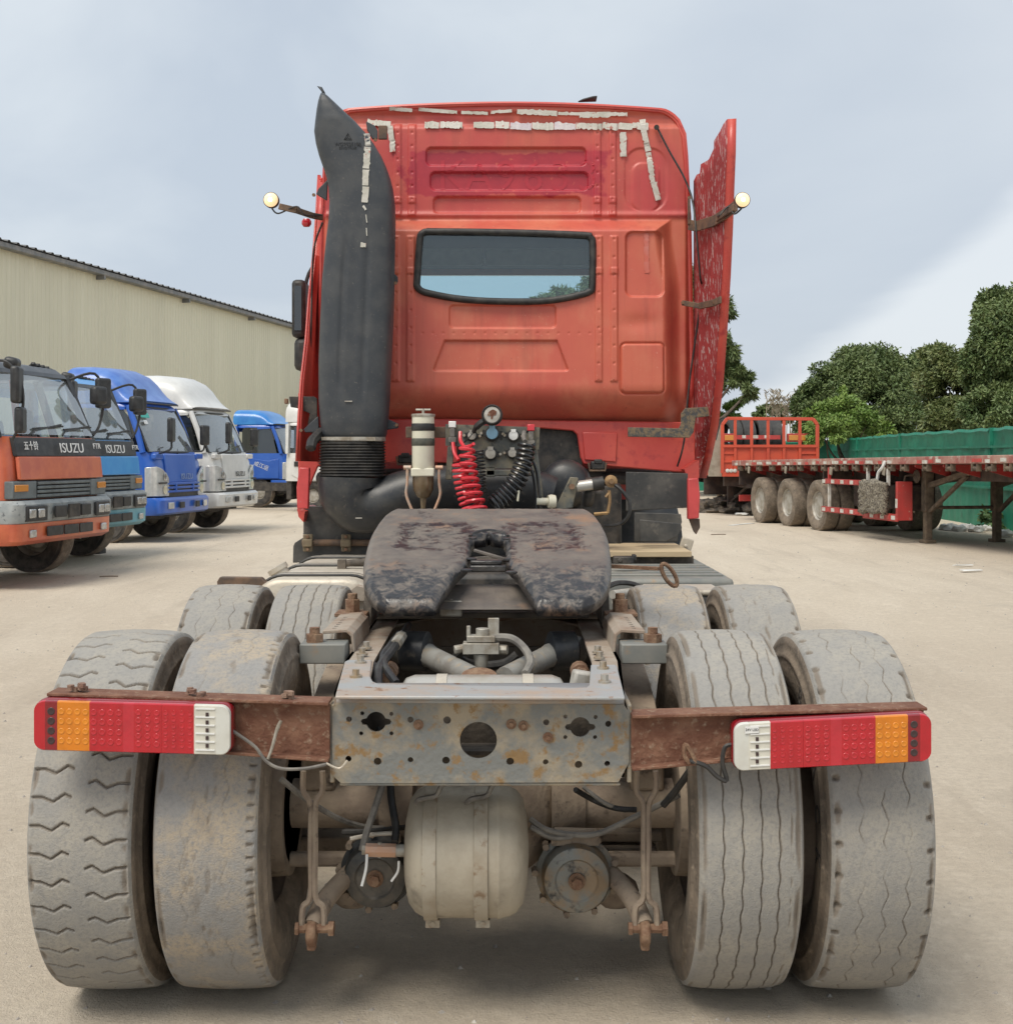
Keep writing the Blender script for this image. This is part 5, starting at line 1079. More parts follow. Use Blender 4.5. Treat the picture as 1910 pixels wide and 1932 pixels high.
# embossed maker's emblem on the duct: a ring-topped triangle and two short lines of small relief letters
Mz = lambda px, py: Matrix.Translation(q(px, py, YD-.0005)) @ Matrix.Rotation(R_(90), 4, 'X')
m = MB(); c = q(656, 259, YD-.001); 
for s_ in (1,):
    P = [c+Vector((.024*math.sin(R_(a)), 0, .024*math.cos(R_(a)))) for a in (0, 120, 240)]
    m.tube(P, .0028, 6, closed=True)
    for p_ in P: m.tube([c, p_*.75+c*.25], .0022, 5)
m.build('emblem', 'pipe_black', sn)
text_mesh('relief_lettering', 'WG9925190', .028, 'pipe_black', sn, Mz(656, 272), extrude=.002); text_mesh('relief_lettering', 'SINOTRUK', .020, 'pipe_black', sn, Mz(656, 279), extrude=.002)
m = MB(); m.bb(qx(650, YD), qx(664, YD), YD-.002, YD+.01, qz(757, YD)-.003, qz(757, YD)+.003); m.build('label_plate', 'plastic_grey', sn)
for px, py, pts in ((0, 0, [(730, 508), (741, 514), (750, 522), (750, 532), (741, 538), (730, 540)]), (0, 0, [(722, 785), (735, 792), (752, 800), (750, 808), (722, 812)]), (0, 0, [(600, 785), (588, 795), (572, 810), (575, 816), (602, 815)]), (0, 0, [(690, 228), (706, 236), (712, 246), (712, 262), (702, 262), (692, 245)]), (0, 0, [(618, 338), (600, 356), (596, 366), (616, 378)])):
    m = MB(); m.prism([q(a, b, YD+.16) for a, b in pts], (0, .02, 0)); tb = m.build('mounting_tab', 'snorkel_black', sn, bevel=.004)
    c = pts[2] if len(pts) < 6 else pts[3]; m = MB(); p = q(c[0]-4, c[1]+2, YD+.155); m.cyl(p, p-Vector((0, .012, 0)), .010, n=6); m.build('bolt', 'rust_bolt', sn)
m = MB(); m.box(q(722, 250, YD+.3), (.05, .02, .08)); m.build('cab_mount', 'bracket_rust', sn, bevel=.004)
# bellows
NB = 13; rings = []
for i in range(NB*2+1):
    t = i/(NB*2); py = 828+(900-828)*t; k = YD/FPX; a = (61+(2 if i % 2 else -2.2)+1.5*t)*k; rings.append(sup(qx(659, YD), YD+.15, qz(py, YD), a, a*.72, 36, 3.0))
m = MB(); m.loft(rings); m.build('bellows', 'rubber', TR, angle=25)
m = MB(); m.loft([sup(qx(660, YD), YD+.15, qz(py, YD), 62*YD/FPX, 45*YD/FPX, 36, 3.0) for py in (824, 832)], cap=False); hc = m.build('hose_clamp', 'valve', TR)
m = MB(); m.box(q(700, 828, YD+.02), (.05, .02, .02)); m.build('clamp_screw', 'valve', hc)
# elbow
path = [(660, 900), (660, 918), (663, 935), (675, 949), (695, 955), (722, 950), (748, 938), (772, 930), (800, 926), (850, 922), (900, 922), (960, 924), (1010, 930), (1040, 938)]
rad = [62, 62, 61, 58, 52, 49, 47, 46, 46, 45, 45, 45, 43, 40]
pp = arc_path([q(a, b, YD+.16) for a, b in path], 3); rr = np.interp(np.linspace(0, len(rad)-1, len(pp)), range(len(rad)), rad)*YD/FPX
m = MB(); m.tube(pp, [float(x) for x in rr], 24); el = m.build('intake_elbow', 'pipe_black', TR, angle=60)
m = MB(); m.bb(qx(672, YD), qx(684, YD), YD-.045, YD-.03, qz(977, YD)-.002, qz(977, YD)+.003); m.build('label_plate', 'plastic_grey', el)
m = MB(); m.tube(arc_path([q(607, 815, 7.25), q(596, 825, 7.2), q(588, 835, 7.15), q(586, 848, 7.12)], 4), [.03]*12+[.022], 8); m.build('drain_hose', 'rubber', TR)
m = MB(); m.lathe([(.14, .3), (.15, .12), (.14, .04), (.10, .0), (.03, -.01)], q(1062, 915, 7.45), (.15, 1, 0), 24); m.build('air_filter', 'pipe_black', TR, angle=60)
# ---- fuel filter on its bracket
YQ = 6.95; kq = YQ/FPX; fb = q(798, 895, YQ); H_ = lambda py: qz(py, YQ)-fb.z; r = 21*kq
m = MB(); m.lathe([(r*.96, 0), (r, .006), (r, H_(784)), (r*.9, H_(782))], fb, (0, 0, 1), 28); ff = m.build('fuel_filter', 'cream', TR, angle=40)
m = MB(); m.box(fb+Vector((0, -.01, .012)), (.125, .10, .045)); m.build('filter_base', 'cream', ff, bevel=.006)
for a, b, mt in ((799, 813, 'rubber'), (827, 841, 'olive')):
    m = MB(); m.lathe([(r*1.02, H_(b)), (r*1.05, H_(b)+.003), (r*1.05, H_(a)-.003), (r*1.02, H_(a))], fb, (0, 0, 1), 28, cap=False); m.build('filter_band', mt, ff)
m = MB(); m.lathe([(r*1.06, H_(786)), (r*1.08, H_(784)), (r*1.05, H_(781)), (r*.3, H_(780))], fb, (0, 0, 1), 28); m.cyl(fb+Vector((0, 0, H_(781))), fb+Vector((0, 0, H_(771))), .008, n=8); m.cyl(fb+Vector((-.04, 0, H_(773))), fb+Vector((.04, 0, H_(773))), .006, n=8); m.build('filter_cap', 'valve', ff)
m = MB(); m.lathe([(r*.95, 0), (r*.97, -.05), (r*.9, -.085), (r*.6, -.12), (r*.3, -.13), (r*.2, -.19)], fb, (0, 0, 1), 24); m.build('filter_bowl', 'bowl', ff)
for s_ in (-1, 1):
    m = MB(); p = q(798+s_*30, 882, YQ-.02); m.cyl(p-Vector((.02*s_, 0, 0)), p+Vector((.02*s_, 0, 0)), .012, n=8); m.tube(arc_path([p, p+Vector((0, 0, -.08)), p+Vector((.005*s_, 0, -.15)), p+Vector((-.03*s_, 0, -.24))], 5), .008, 7); m.build('fuel_pipe', 'copper', ff)
m = MB(); m.bb(qx(765, 7.02), qx(850, 7.02), 7.02, 7.035, qz(826, 7.02), qz(805, 7.02)); m.build('filter_bracket', 'bracket_rust', ff, bevel=.003)
# ---- air and electric connector panel
YP = 7.0
m = MB(); m.plate([(840, 800), (1018, 806), (1016, 848), (840, 841)], [circ(x, y, 3, 8) for x, y in ((893, 812), (995, 815), (945, 828))], lambda a, b: q(a, b, YP), (0, .008, 0)); cp = m.build('connector_panel', 'panel_green', TR)
m = MB(); m.prism([q(a, b, YP) for a, b in ((880, 842), (992, 846), (988, 884), (884, 884))], (0, .008, 0)); m.build('lower_plate', 'panel_green', cp, bevel=.003)
for a, b, w in (((850, 842), (846, 905), .035), ((1005, 846), (1018, 945), .045), ((925, 880), (925, 900), .05)):
    m = MB(); m.bar(q(*a, YP+.01), q(*b, YP+.01), .02, w, (1, 0, 0)); m.build('panel_leg', 'panel_green', cp, bevel=.005)
m = MB(); m.bb(qx(880, YP), qx(1010, YP), YP+.0, YP+.05, qz(898, YP), qz(886, YP)); m.build('cross_tube', 'panel_green', cp, bevel=.006)
for px, py, r, mt, ears in ((890, 822, 8, 'plastic_grey', 1), (928, 818, 11, 'plastic_blue', 1), (968, 822, 9, 'plastic_white', 1), (925, 856, 10, 'plastic_grey', 1), (966, 855, 8, 'plastic_grey', 1)):
    p = q(px, py, YP); rr_ = r*YP/FPX; m = MB(); m.lathe([(rr_*1.35, 0), (rr_*1.35, -.018), (rr_*1.05, -.024)], p, (0, 1, 0), 18); m.bar(p+Vector((-rr_*1.7, -.006, .004)), p+Vector((rr_*1.7, -.006, -.004)), .012, rr_*1.1, (0, 0, 1)); sk_ = m.build('socket', 'rubber', cp)
    m = MB(); m.lathe([(rr_, -.024), (rr_*.92, -.034), (rr_*.2, -.036)], p, (0, 1, 0), 18); m.box(p+Vector((0, -.03, rr_)), (rr_*1.0, .014, rr_*.7)); m.build('socket_cover', mt, cp)
    for s_ in (-1, 1):
        m = MB(); a = p+Vector((s_*rr_*1.85, -.004, -s_*.002)); m.cyl(a, a-Vector((0, .016, 0)), .008, n=8); m.build('bolt', 'steel_bolt', cp)
for px, py, mt in ((853, 806, 'plastic_white'), (1001, 812, 'coil_red')):
    m = MB(); p = q(px, py, YP-.02); m.box(p+Vector((0, 0, .015)), (.04, .035, .035)); gh = m.build('gladhand_cap', mt, cp, bevel=.004)
    m = MB(); m.box(p+Vector((0, 0, -.03)), (.028, .03, .05)); m.box(p+Vector((0, -.004, -.07)), (.042, .026, .03)); m.cyl(p+Vector((0, 0, -.08)), p+Vector((0, 0, -.13)), .011, n=8); m.build('gladhand', 'hose_grey', cp, bevel=.004)
# work lamp with its broken lens, on a rubber handle
p = q(928, 783, 6.9); rl = 17*6.9/FPX; m = MB(); m.lathe([(rl*.5, .08), (rl*.95, .06), (rl*1.15, .02), (rl*1.18, -.01), (rl*1.02, -.02), (rl*.9, -.012), (rl*.3, -.012)], p, (.05, 1, -.15), 26); wl_ = m.build('work_lamp', 'rubber', TR, angle=50)
m = MB(); m.lathe([(rl*.90, -.013), (rl*.6, -.016), (.001, -.017)], p, (.05, 1, -.15), 24, cap=False); m.build('lamp_face', 'plastic_grey', wl_)
m = MB(); hp = [(-.2, .5), (.1, .62), (.5, .4), (.42, .0), (.1, -.1), (.05, -.5), (-.12, -.45), (-.15, -.1), (-.55, -.05), (-.4, .3)]; m.prism([p+Vector((a*rl, -.019, b*rl)) for a, b in hp], (0, -.002, 0)); m.build('lens_hole', 'rust', wl_)
m = MB(); m.tube(arc_path([p+Vector((-.03, .03, -.03)), q(908, 797, 6.92), q(898, 806, 6.93), q(893, 815, 6.95)], 4), [.018]*9+[.012]*4, 8); m.build('lamp_handle', 'rubber', wl_)
m = MB(); m.tube(arc_path([q(893, 815, 6.95), q(885, 825, 6.93), q(875, 835, 6.96)], 4), .004, 6); m.build('cable', 'rubber', wl_)
# ---- coiled air lines
def coil(pts, rc, rw, turns, name, mt, n=16):
    P = arc_path([q(*p) for p in pts], 24); L_ = [0]
    for i in range(len(P)-1): L_.append(L_[-1]+(P[i+1]-P[i]).length)
    T = turns*n; out = []; Yv = Vector((0, 1, 0))
    for k in range(T+1):
        s = L_[-1]*k/T; i = min(max(0, int(np.searchsorted(L_, s))-1), len(P)-2); f = (s-L_[i])/max(1e-6, L_[i+1]-L_[i]); c = P[i].lerp(P[i+1], f); t = (P[i+1]-P[i]).normalized(); u = t.cross(Yv).normalized(); w = u.cross(t); a = 2*math.pi*k/n; rr2 = rc[0]+(rc[1]-rc[0])*k/T
        out.append(c+u*rr2*math.cos(a)+w*rr2*math.sin(a))
    m = MB(); m.tube(out, rw, 6); return m.build(name, mt, TR)
coil([(867, 872, 6.82), (870, 900, 6.81), (878, 930, 6.8), (888, 962, 6.78)], (.036, .046), .0092, 9, 'coiled_air_line', 'coil_red')
coil([(880, 838, 6.80), (882, 870, 6.79), (888, 915, 6.77), (900, 962, 6.75)], (.036, .048), .0092, 9, 'coiled_air_line', 'coil_red')
coil([(902, 850, 6.86), (904, 890, 6.86), (906, 930, 6.85)], (.030, .032), .004, 12, 'coiled_cable', 'coil_black')
coil([(993, 836, 6.82), (988, 870, 6.80), (975, 905, 6.79), (950, 938, 6.78), (930, 955, 6.76)], (.042, .050), .0082, 15, 'coiled_air_line', 'coil_black')
m = MB(); m.tube(arc_path([q(868, 815, 6.93), q(868, 830, 6.9), q(873, 840, 6.86), q(876, 843, 6.84)], 4), .010, 7); m.build('air_line', 'coil_red', TR)
m = MB(); m.tube(arc_path([q(854, 835, 6.93), q(857, 855, 6.9), q(865, 868, 6.86)], 4), .010, 7); m.build('air_line', 'coil_red', TR)
m = MB(); m.tube(arc_path([q(988, 815, 6.95), q(987, 825, 6.9), q(990, 832, 6.86)], 4), .011, 7); m.build('air_line', 'hose_grey', TR)
for pts in ([(1005, 870, 6.9), (1012, 890, 6.9), (1016, 920, 6.9), (1020, 960, 6.9)], [(998, 875, 6.92), (1006, 900, 6.92), (1010, 930, 6.92), (1012, 960, 6.9)], [(955, 948, 6.85), (930, 942, 6.85), (910, 955, 6.85)]):
    m = MB(); m.tube(arc_path([q(*p) for p in pts], 5), .009, 6); m.build('air_line', 'coil_black', TR)
m = MB(); m.bar(q(978, 925, 6.76), q(976, 946, 6.76), .012, .012); m.build('cable_tie', 'cream', TR, bevel=.003)
# ---- brackets and cab-lift cylinder to the right
m = MB(); m.prism([q(a, b, 6.95) for a, b in ((1075, 900), (1090, 901), (1090, 908), (1080, 958), (1050, 962), (1048, 955))], (0, .012, 0)); lb = m.build('lift_bracket', 'panel_green', TR, bevel=.004)
m = MB(); p = q(1078, 918, 6.94); m.cyl(p, p-Vector((0, .012, 0)), .016, n=8); m.build('bolt', 'rust_bolt', lb)
m = MB(); m.cyl(q(1087, 918, 6.98), q(1118, 914, 6.98), .030, n=16); lc = m.build('lift_cylinder', 'tank_silver', TR, angle=40)
m = MB(); m.cyl(q(1117, 914, 6.98), q(1138, 911, 6.98), .037, n=16); m.cyl(q(1138, 911, 6.98), q(1150, 909, 6.98), .018, n=10); m.build('cylinder_collar', 'rubber', lc)
m = MB(); p = q(1152, 908, 6.96); m.lathe([(.034, .03), (.034, -.01), (.016, -.016), (.014, -.03)], p, (0, 1, 0), 18); m.build('ball_end', 'brass', lc)
m = MB(); m.cyl(q(1100, 930, 7.1), q(1120, 932, 7.1), .09, n=18); m.bb(qx(1098, 7.05), qx(1140, 7.05), 7.05, 7.2, qz(975, 7.05), qz(925, 7.05)); m.build('cab_spring', 'black_dirty', TR, bevel=.02)
m = MB()
for a, b in (((1148, 925), (1150, 945)), ((1150, 945), (1146, 968)), ((1146, 968), (1120, 970)), ((1150, 928), (1142, 938))): m.tube([q(*a, 6.95), q(*b, 6.95)], .009, 6)
m.build('lever_linkage', 'brass', TR)
m = MB(); m.tube(arc_path([q(1160, 915, 6.95), q(1172, 925, 6.93), q(1186, 945, 6.92), q(1186, 970, 6.92), q(1170, 988, 6.95), q(1140, 992, 7.0)], 6), .010, 8); m.build('hose', 'rubber', TR)
m = MB(); p = q(1040, 946, 6.9); m.lathe([(.034, -.02), (.038, 0), (.034, .02)], p, (1, .2, 0), 18); m.cyl(p, p+Vector((-.08, 0, 0)), .02, n=10); m.build('pulley', 'cream', TR)
# dark engine and gearbox mass under the cab
for x0, x1, y0, y1, z0, z1, mt in ((-.42, .42, 7.6, 9.3, .55, 1.42, 'black_dirty'), (-.36, .36, 6.4, 7.6, .5, .95, 'black_dirty'), (.45, .75, 7.55, 8.1, .9, 1.38, 'black_dirty'), (-1.05, 1.05, 9.1, 9.72, .45, 1.2, 'black_dirty'), (-1.1, 1.1, 7.85, 9.72, 1.36, 1.44, 'black_dirty')):
    m = MB(); m.bb(CT+x0, CT+x1, y0, y1, z0, z1); m.build('engine_block', mt, TR, bevel=.03)
# ---- front mudguards
m = MB(); rows = []
for i in range(13):
    a = R_(-10+130*i/12); rows.append([Vector((x, YF-.66*math.cos(a)-.0, .62+.62*math.sin(a))) for x in (.60, .70, 1.13)])
m.loft(rows, closed=False); o = m.build('mudguard', 'mudguard', TR); o.modifiers.new('s', 'SOLIDIFY').thickness = .012
m = MB(); m.loft([[Vector((-p.x-.08, p.y, p.z)) for p in r] for r in rows], closed=False); o = m.build('mudguard', 'mudguard', TR); o.modifiers.new('s', 'SOLIDIFY').thickness = .012
m = MB(); m.prism([q(a, b, 7.45) for a, b in ((1180, 890), (1297, 893), (1297, 958), (1180, 964))], (0, .012, 0)); m.build('mud_panel', 'mudguard', TR, bevel=.004)
m = MB(); m.prism([q(a, b, 7.3) for a, b in ((1196, 967), (1250, 968), (1284, 970), (1286, 985), (1280, 1000), (1278, 1022), (1196, 1022))], (0, .012, 0)); m.build('mud_flap', 'mudguard', TR, bevel=.004)
m = MB(); m.prism([q(a, b, 7.15) for a, b in ((1206, 980), (1284, 988), (1286, 996), (1278, 1012), (1256, 1022), (1206, 1022))], (0, .012, 0)); m.build('mud_flap', 'mudguard', TR, bevel=.004)
m = MB(); m.prism([q(a, b, 7.42) for a, b in ((572, 955), (700, 955), (700, 1055), (552, 1062), (553, 1030), (556, 1024), (572, 1014))], (0, .012, 0)); fl = m.build('mud_flap', 'mudguard', TR, bevel=.004)
m = MB(); m.cyl(q(570, 1024, 7.38), q(700, 1024, 7.38), .020, n=12); m.build('flap_pipe', 'bracket_rust', fl)
for px in (581, 653):
    m = MB(); p = q(px, 1024, 7.37); m.box(p+Vector((0, -.008, 0)), (.055, .02, .10)); m.box(p+Vector((0, -.022, 0)), (.058, .03, .045)); m.build('pipe_clamp', 'clamp_brown', fl, bevel=.006)
    for dz in (-.036, .036):
        m = MB(); a = p+Vector((0, -.018, dz)); m.cyl(a, a-Vector((0, .012, 0)), .010, n=6); m.build('bolt', 'rust_bolt', fl)
# ---- fuel tank on the left with straps and cap
xl, xr, zb, zt_ = -1.165, -.60, .42, .975
def tank_sec(Y, g=0.0): return [Vector((a, Y, b)) for a, b in rrect(xl+g, xr-g, zb+g, zt_-g, .13, 7)]
m = MB(); m.loft([tank_sec(5.86, .02), tank_sec(5.87, .006), tank_sec(5.88), tank_sec(7.28), tank_sec(7.30, .02)]); ft = m.build('fuel_tank', 'alu_dust', TR, angle=40)
for Y in (6.02, 6.55, 7.05):
    m = MB(); m.loft([tank_sec(Y-.03, -.004), tank_sec(Y-.028, -.010), tank_sec(Y+.028, -.010), tank_sec(Y+.03, -.004)], cap=False); m.build('tank_strap', 'alu_dust', ft)
    for d in (-.036, .036):
        m = MB(); m.tube([p for p in tank_sec(Y+d, -.006)], .007, 5, closed=True); m.build('strap_rubber', 'rubber', ft)
m = MB(); p = Vector((-1.10, 6.30, .945)); m.lathe([(.045, 0), (.045, .03), (.052, .032), (.052, .055), (.03, .058)], p, (-.5, 0, .86), 18); m.build('filler_cap', 'alu_dust', ft)
m = MB(); m.cyl(q(640, 1064, 6.4), q(690, 1060, 6.4), .018, n=10); m.box(q(645, 1065, 6.4), (.04, .05, .05)); m.build('sender_fitting', 'under_dark', ft)
# mudguard stay over the left middle wheels
m = MB(); z = qz(1098, 5.9); m.prism([q(a, b, 5.88) for a, b in ((409, 1098), (414, 1089), (492, 1090), (500, 1098), (560, 1104), (640, 1100), (668, 1112), (600, 1122), (500, 1108), (410, 1106))], (0, .05, 0)); m.build('mudguard_stay', 'bracket_rust', TR, bevel=.004)
m = MB(); m.prism([q(a, b, 5.80) for a, b in ((655, 1118), (672, 1104), (688, 1108), (700, 1135), (660, 1135))], (0, .05, 0)); m.build('stay_bracket', 'rail_dust', TR, bevel=.004)
# ---- battery box, step plate and spare odds on the right
xa, xb, za, zb_ = .36, 1.10, .50, .943
m = MB(); m.bb(xa, xb, 6.2, 7.45, za, zb_); bb_ = m.build('battery_box', 'battery_box', TR, bevel=.02)
for k in range(5):
    m = MB(); Y = 6.33+k*.14; m.bb(xa+.03, xb-.03, Y, Y+.06, zb_-.002, zb_+.010); m.build('lid_rib', 'battery_box', bb_, bevel=.004)
m = MB(); a, b = .50, .985; m.bb(.45, 1.0, 6.93, 7.62, .990, 1.020); pl = m.build('step_plate', 'plank', TR, bevel=.003)
m = MB()
for i in range(30):
    x = .47+i*.0175
    m.box((x, 6.935, 1.004), (.012, .008, .022), (0, .7*(1 if i % 2 else -1), 0))
m.build('tread_bar', 'alu_dust', pl)
m = MB(); m.bb(.43, 1.02, 7.0, 7.5, .944, .989); m.build('step_frame', 'under_dark', TR)
m = MB(); p = q(1175, 1056, 6.5); m.box(p, (.10, .08, .035)); m.cyl(p+Vector((-.02, -.05, 0)), p+Vector((-.02, -.035, 0)), .012, n=8); m.box(p+Vector((.055, 0, .012)), (.02, .05, .03)); m.build('lid_catch', 'black_dirty', TR, bevel=.008)
m = MB(); m.box(q(1293, 1030, 7.3), (.07, .03, .09), (0, .3, 0)); m.cyl(q(1293, 1030, 7.28), q(1293, 1030, 7.26), .012, n=6); m.build('hinge_bracket', 'alu_dust', TR, bevel=.01)
m = MB(); m.bb(.66, .97, 5.86, 6.12, .70, .90); vb = m.build('valve_box', 'mudguard', TR, bevel=.015)
m = MB(); m.bb(.645, .985, 5.85, 6.13, .90, .925); m.build('box_lid', 'alu_dust', vb, bevel=.01)
m = MB(); m.cyl(q(1155, 1122, 5.7), q(1185, 1118, 5.8), .02, n=10); m.cyl(q(1158, 1135, 5.7), q(1190, 1130, 5.8), .015, n=10); m.build('hose_fitting', 'plastic_grey', TR)
m = MB(); m.tube(arc_path([q(1140, 1110, 5.7), q(1165, 1100, 5.8), q(1200, 1104, 5.9), q(1230, 1125, 5.9)], 5), .012, 7); m.build('hose', 'rubber', TR)
# ------------------------------------------------------------------ parked cab-over trucks on the left
mat('orange_paint', (.58, .15, .065), .35, col2=(.48, .10, .05), sc=3, coat=.3); mat('skyblue_paint', (.03, .27, .66), .3, col2=(.05, .31, .68), sc=3, coat=.3)
mat('teal_paint', (.14, .36, .44), .5, col2=(.20, .40, .46), sc=6); mat('blue_paint', (.018, .10, .46), .3, col2=(.03, .12, .48), sc=3, coat=.4)
mat('blue_faded', (.05, .14, .46), .4, col2=(.10, .22, .56), sc=2.5, coat=.3); mat('white_paint', (.66, .66, .64), .35, col2=(.58, .58, .56), sc=3, coat=.3)
mat('blue_light', (.02, .17, .50), .35, col2=(.04, .24, .58), sc=2.5, coat=.3)
mat('bumper_grey', (.25, .275, .28), .6, col2=(.33, .35, .35), sc=6, col3=(.09, .10, .11), sc3=16, lo3=.58, hi3=.68); mat('grille_grey', (.14, .165, .175), .5, col2=(.10, .115, .12), sc=6)
mat('trim_black', (.018, .019, .021), .45, col2=(.04, .04, .04), sc=10); mat('roof_dark', (.04, .048, .06), .4, col2=(.07, .075, .085), sc=5)
mat('lamp_glass', (.50, .51, .50), .12, metal=.2, col2=(.66, .66, .64), sc=7, coat=.6); mat('lamp_yellow', (.62, .56, .40), .15, col2=(.7, .66, .52), sc=14, coat=.6); mat('signal_amber', (.60, .24, .04), .25, coat=.5)
mat('letter_white', (.72, .73, .72), .4); mat('letter_black', (.03, .03, .03), .4); mat('letter_blue', (.30, .38, .55), .3, metal=.3); mat('interior', (.24, .25, .245), .8, col2=(.30, .31, .30), sc=4); mat('seat_cloth', (.26, .27, .28), .85); mat('lamp_chrome', (.55, .56, .56), .2, metal=.6, col2=(.35, .36, .36), sc=14, coat=.5)
mat('sticker_green', (.05, .42, .36), .5); mat('chassis_dark', (.035, .032, .03), .75, col2=(.08, .07, .06), sc=7)
T_small = tyre_mesh('rib4', 150, 22, R=.48, seed=9, mats=('sidewall', 'groove', 'sidewall_dark')); T_small2 = tyre_mesh('rib4', 150, 22, R=.42, tw=.10, seed=10, mats=('sidewall', 'groove', 'sidewall_dark'))
def ringp(xr, xf, w, z, r=.14, bow=.05, n=5):
    "plan outline of the cab at height z, front bowed"
    out = []
    for a, b in rrect(xr, xf, -w, w, r, n):
        t = max(0, (a-xr)/(xf-xr)); out.append(Vector((a+bow*(1-(b/w)**2)*t, b, z)))
    return out
def panel_front(m, x, y0, y1, z0, z1, bow=.05, w=1.1, d=.03, tilt=0.0, n=8):
    rows = []
    for i in range(n+1):
        y = y0+(y1-y0)*i/n; c = bow*(1-(y/w)**2); rows.append([Vector((x+c, y, z0)), Vector((x+c+tilt, y, z1)), Vector((x+c+tilt-d, y, z1)), Vector((x+c-d, y, z0))])
    m.loft(rows)
def glass_front(xb, zb, xt, zt, w0, w1, bow, n=10):
    m = MB(); rows = []
    for zz, xx, ww in ((zb, xb, w0), ((zb+zt)/2, (xb+xt)/2+.02, (w0+w1)/2), (zt, xt, w1)):
        rows.append([Vector((xx+bow*(1-(2*i/n-1)**2), -ww+2*ww*i/n, zz)) for i in range(n+1)])
    m.loft(rows, closed=False); return m
def twheel(t, x, y, me, R, sg):
    w = rim_mb(sg, R).build('wheel', 'rim_grey', t); w.location = (x, y, R); w.rotation_euler = (0, 0, R_(90)); ty = bpy.data.objects.new('tyre', me); COL.objects.link(ty); ty.parent = w; return w
FM = lambda x, y, z, rx=90: Matrix.Translation((x, y, z)) @ Matrix.Rotation(R_(90), 4, 'Z') @ Matrix.Rotation(R_(rx), 4, 'X')
def mirror_arm(t, pts, heads, mt='trim_black'):
    m = MB(); m.tube(arc_path(pts, 5), .018, 6); a = m.build('mirror_arm', mt, t)
    for c, d, rot in heads:
        m = MB(); m.box((0, 0, 0), d); h = m.build('mirror_head', mt, a, bevel=min(d)*.35, seg=3); h.location = c; h.rotation_euler = rot
    return a
def chassis(t, L, w, R, me, setback, track, rear):
    for s in (-1, 1): m = MB(); m.bb(-L, -.2, s*.36-.04, s*.36+.04, R+.12, R+.34); m.build('chassis_rail', 'chassis_dark', t)
    m = MB(); m.cyl((-setback, -track, R), (-setback, track, R), .07, n=12); m.build('front_axle', 'chassis_dark', t)
    for s in (-1, 1):
        twheel(t, -setback, s*track, me, R, s)
        for d in (0, .30): twheel(t, -rear, s*(track-d), me, R, s)
    m = MB(); m.bb(-1.5, -.5, -.45, .45, R-.05, R+.45); m.build('engine_block', 'chassis_dark', t, bevel=.05)
    m = MB(); m.bb(-setback-.75, -setback-.60, -w, w, R-.1, 1.0); m.bb(-setback+.55, -setback+.62, -w*.9, w*.9, R, 1.0); m.build('splash_guard', 'chassis_dark', t, bevel=.02)
def interior(t, xr, w, zf, zd, steer=.48, dash_x=-.42):
    m = MB(); m.bb(dash_x-.28, dash_x, -w+.06, w-.06, zd-.35, zd-.02); m.build('dashboard', 'interior', t, bevel=.05)
    for y in (-.5, .5):
        m = MB(); m.box((xr+.62, y, zf+.12), (.5, .5, .18)); m.box((xr+.34, y, zf+.48), (.14, .48, .62), (0, -.15, 0)); m.box((xr+.28, y, zf+.88), (.09, .26, .18)); m.build('seat', 'seat_cloth', t, bevel=.05)
    m = MB(); c = Vector((dash_x-.42, steer, zd+.04)); ax = Vector((.75, 0, .66)).normalized(); m.tube(m.ring(c, ax, .21, 20), .016, 6, closed=True); m.cyl(c, c+Vector((.3, 0, -.3)), .03, n=8); m.bar(c-Vector((0, .2, 0)), c+Vector((0, .2, 0)), .03, .02); m.build('steering_wheel', 'trim_black', t)

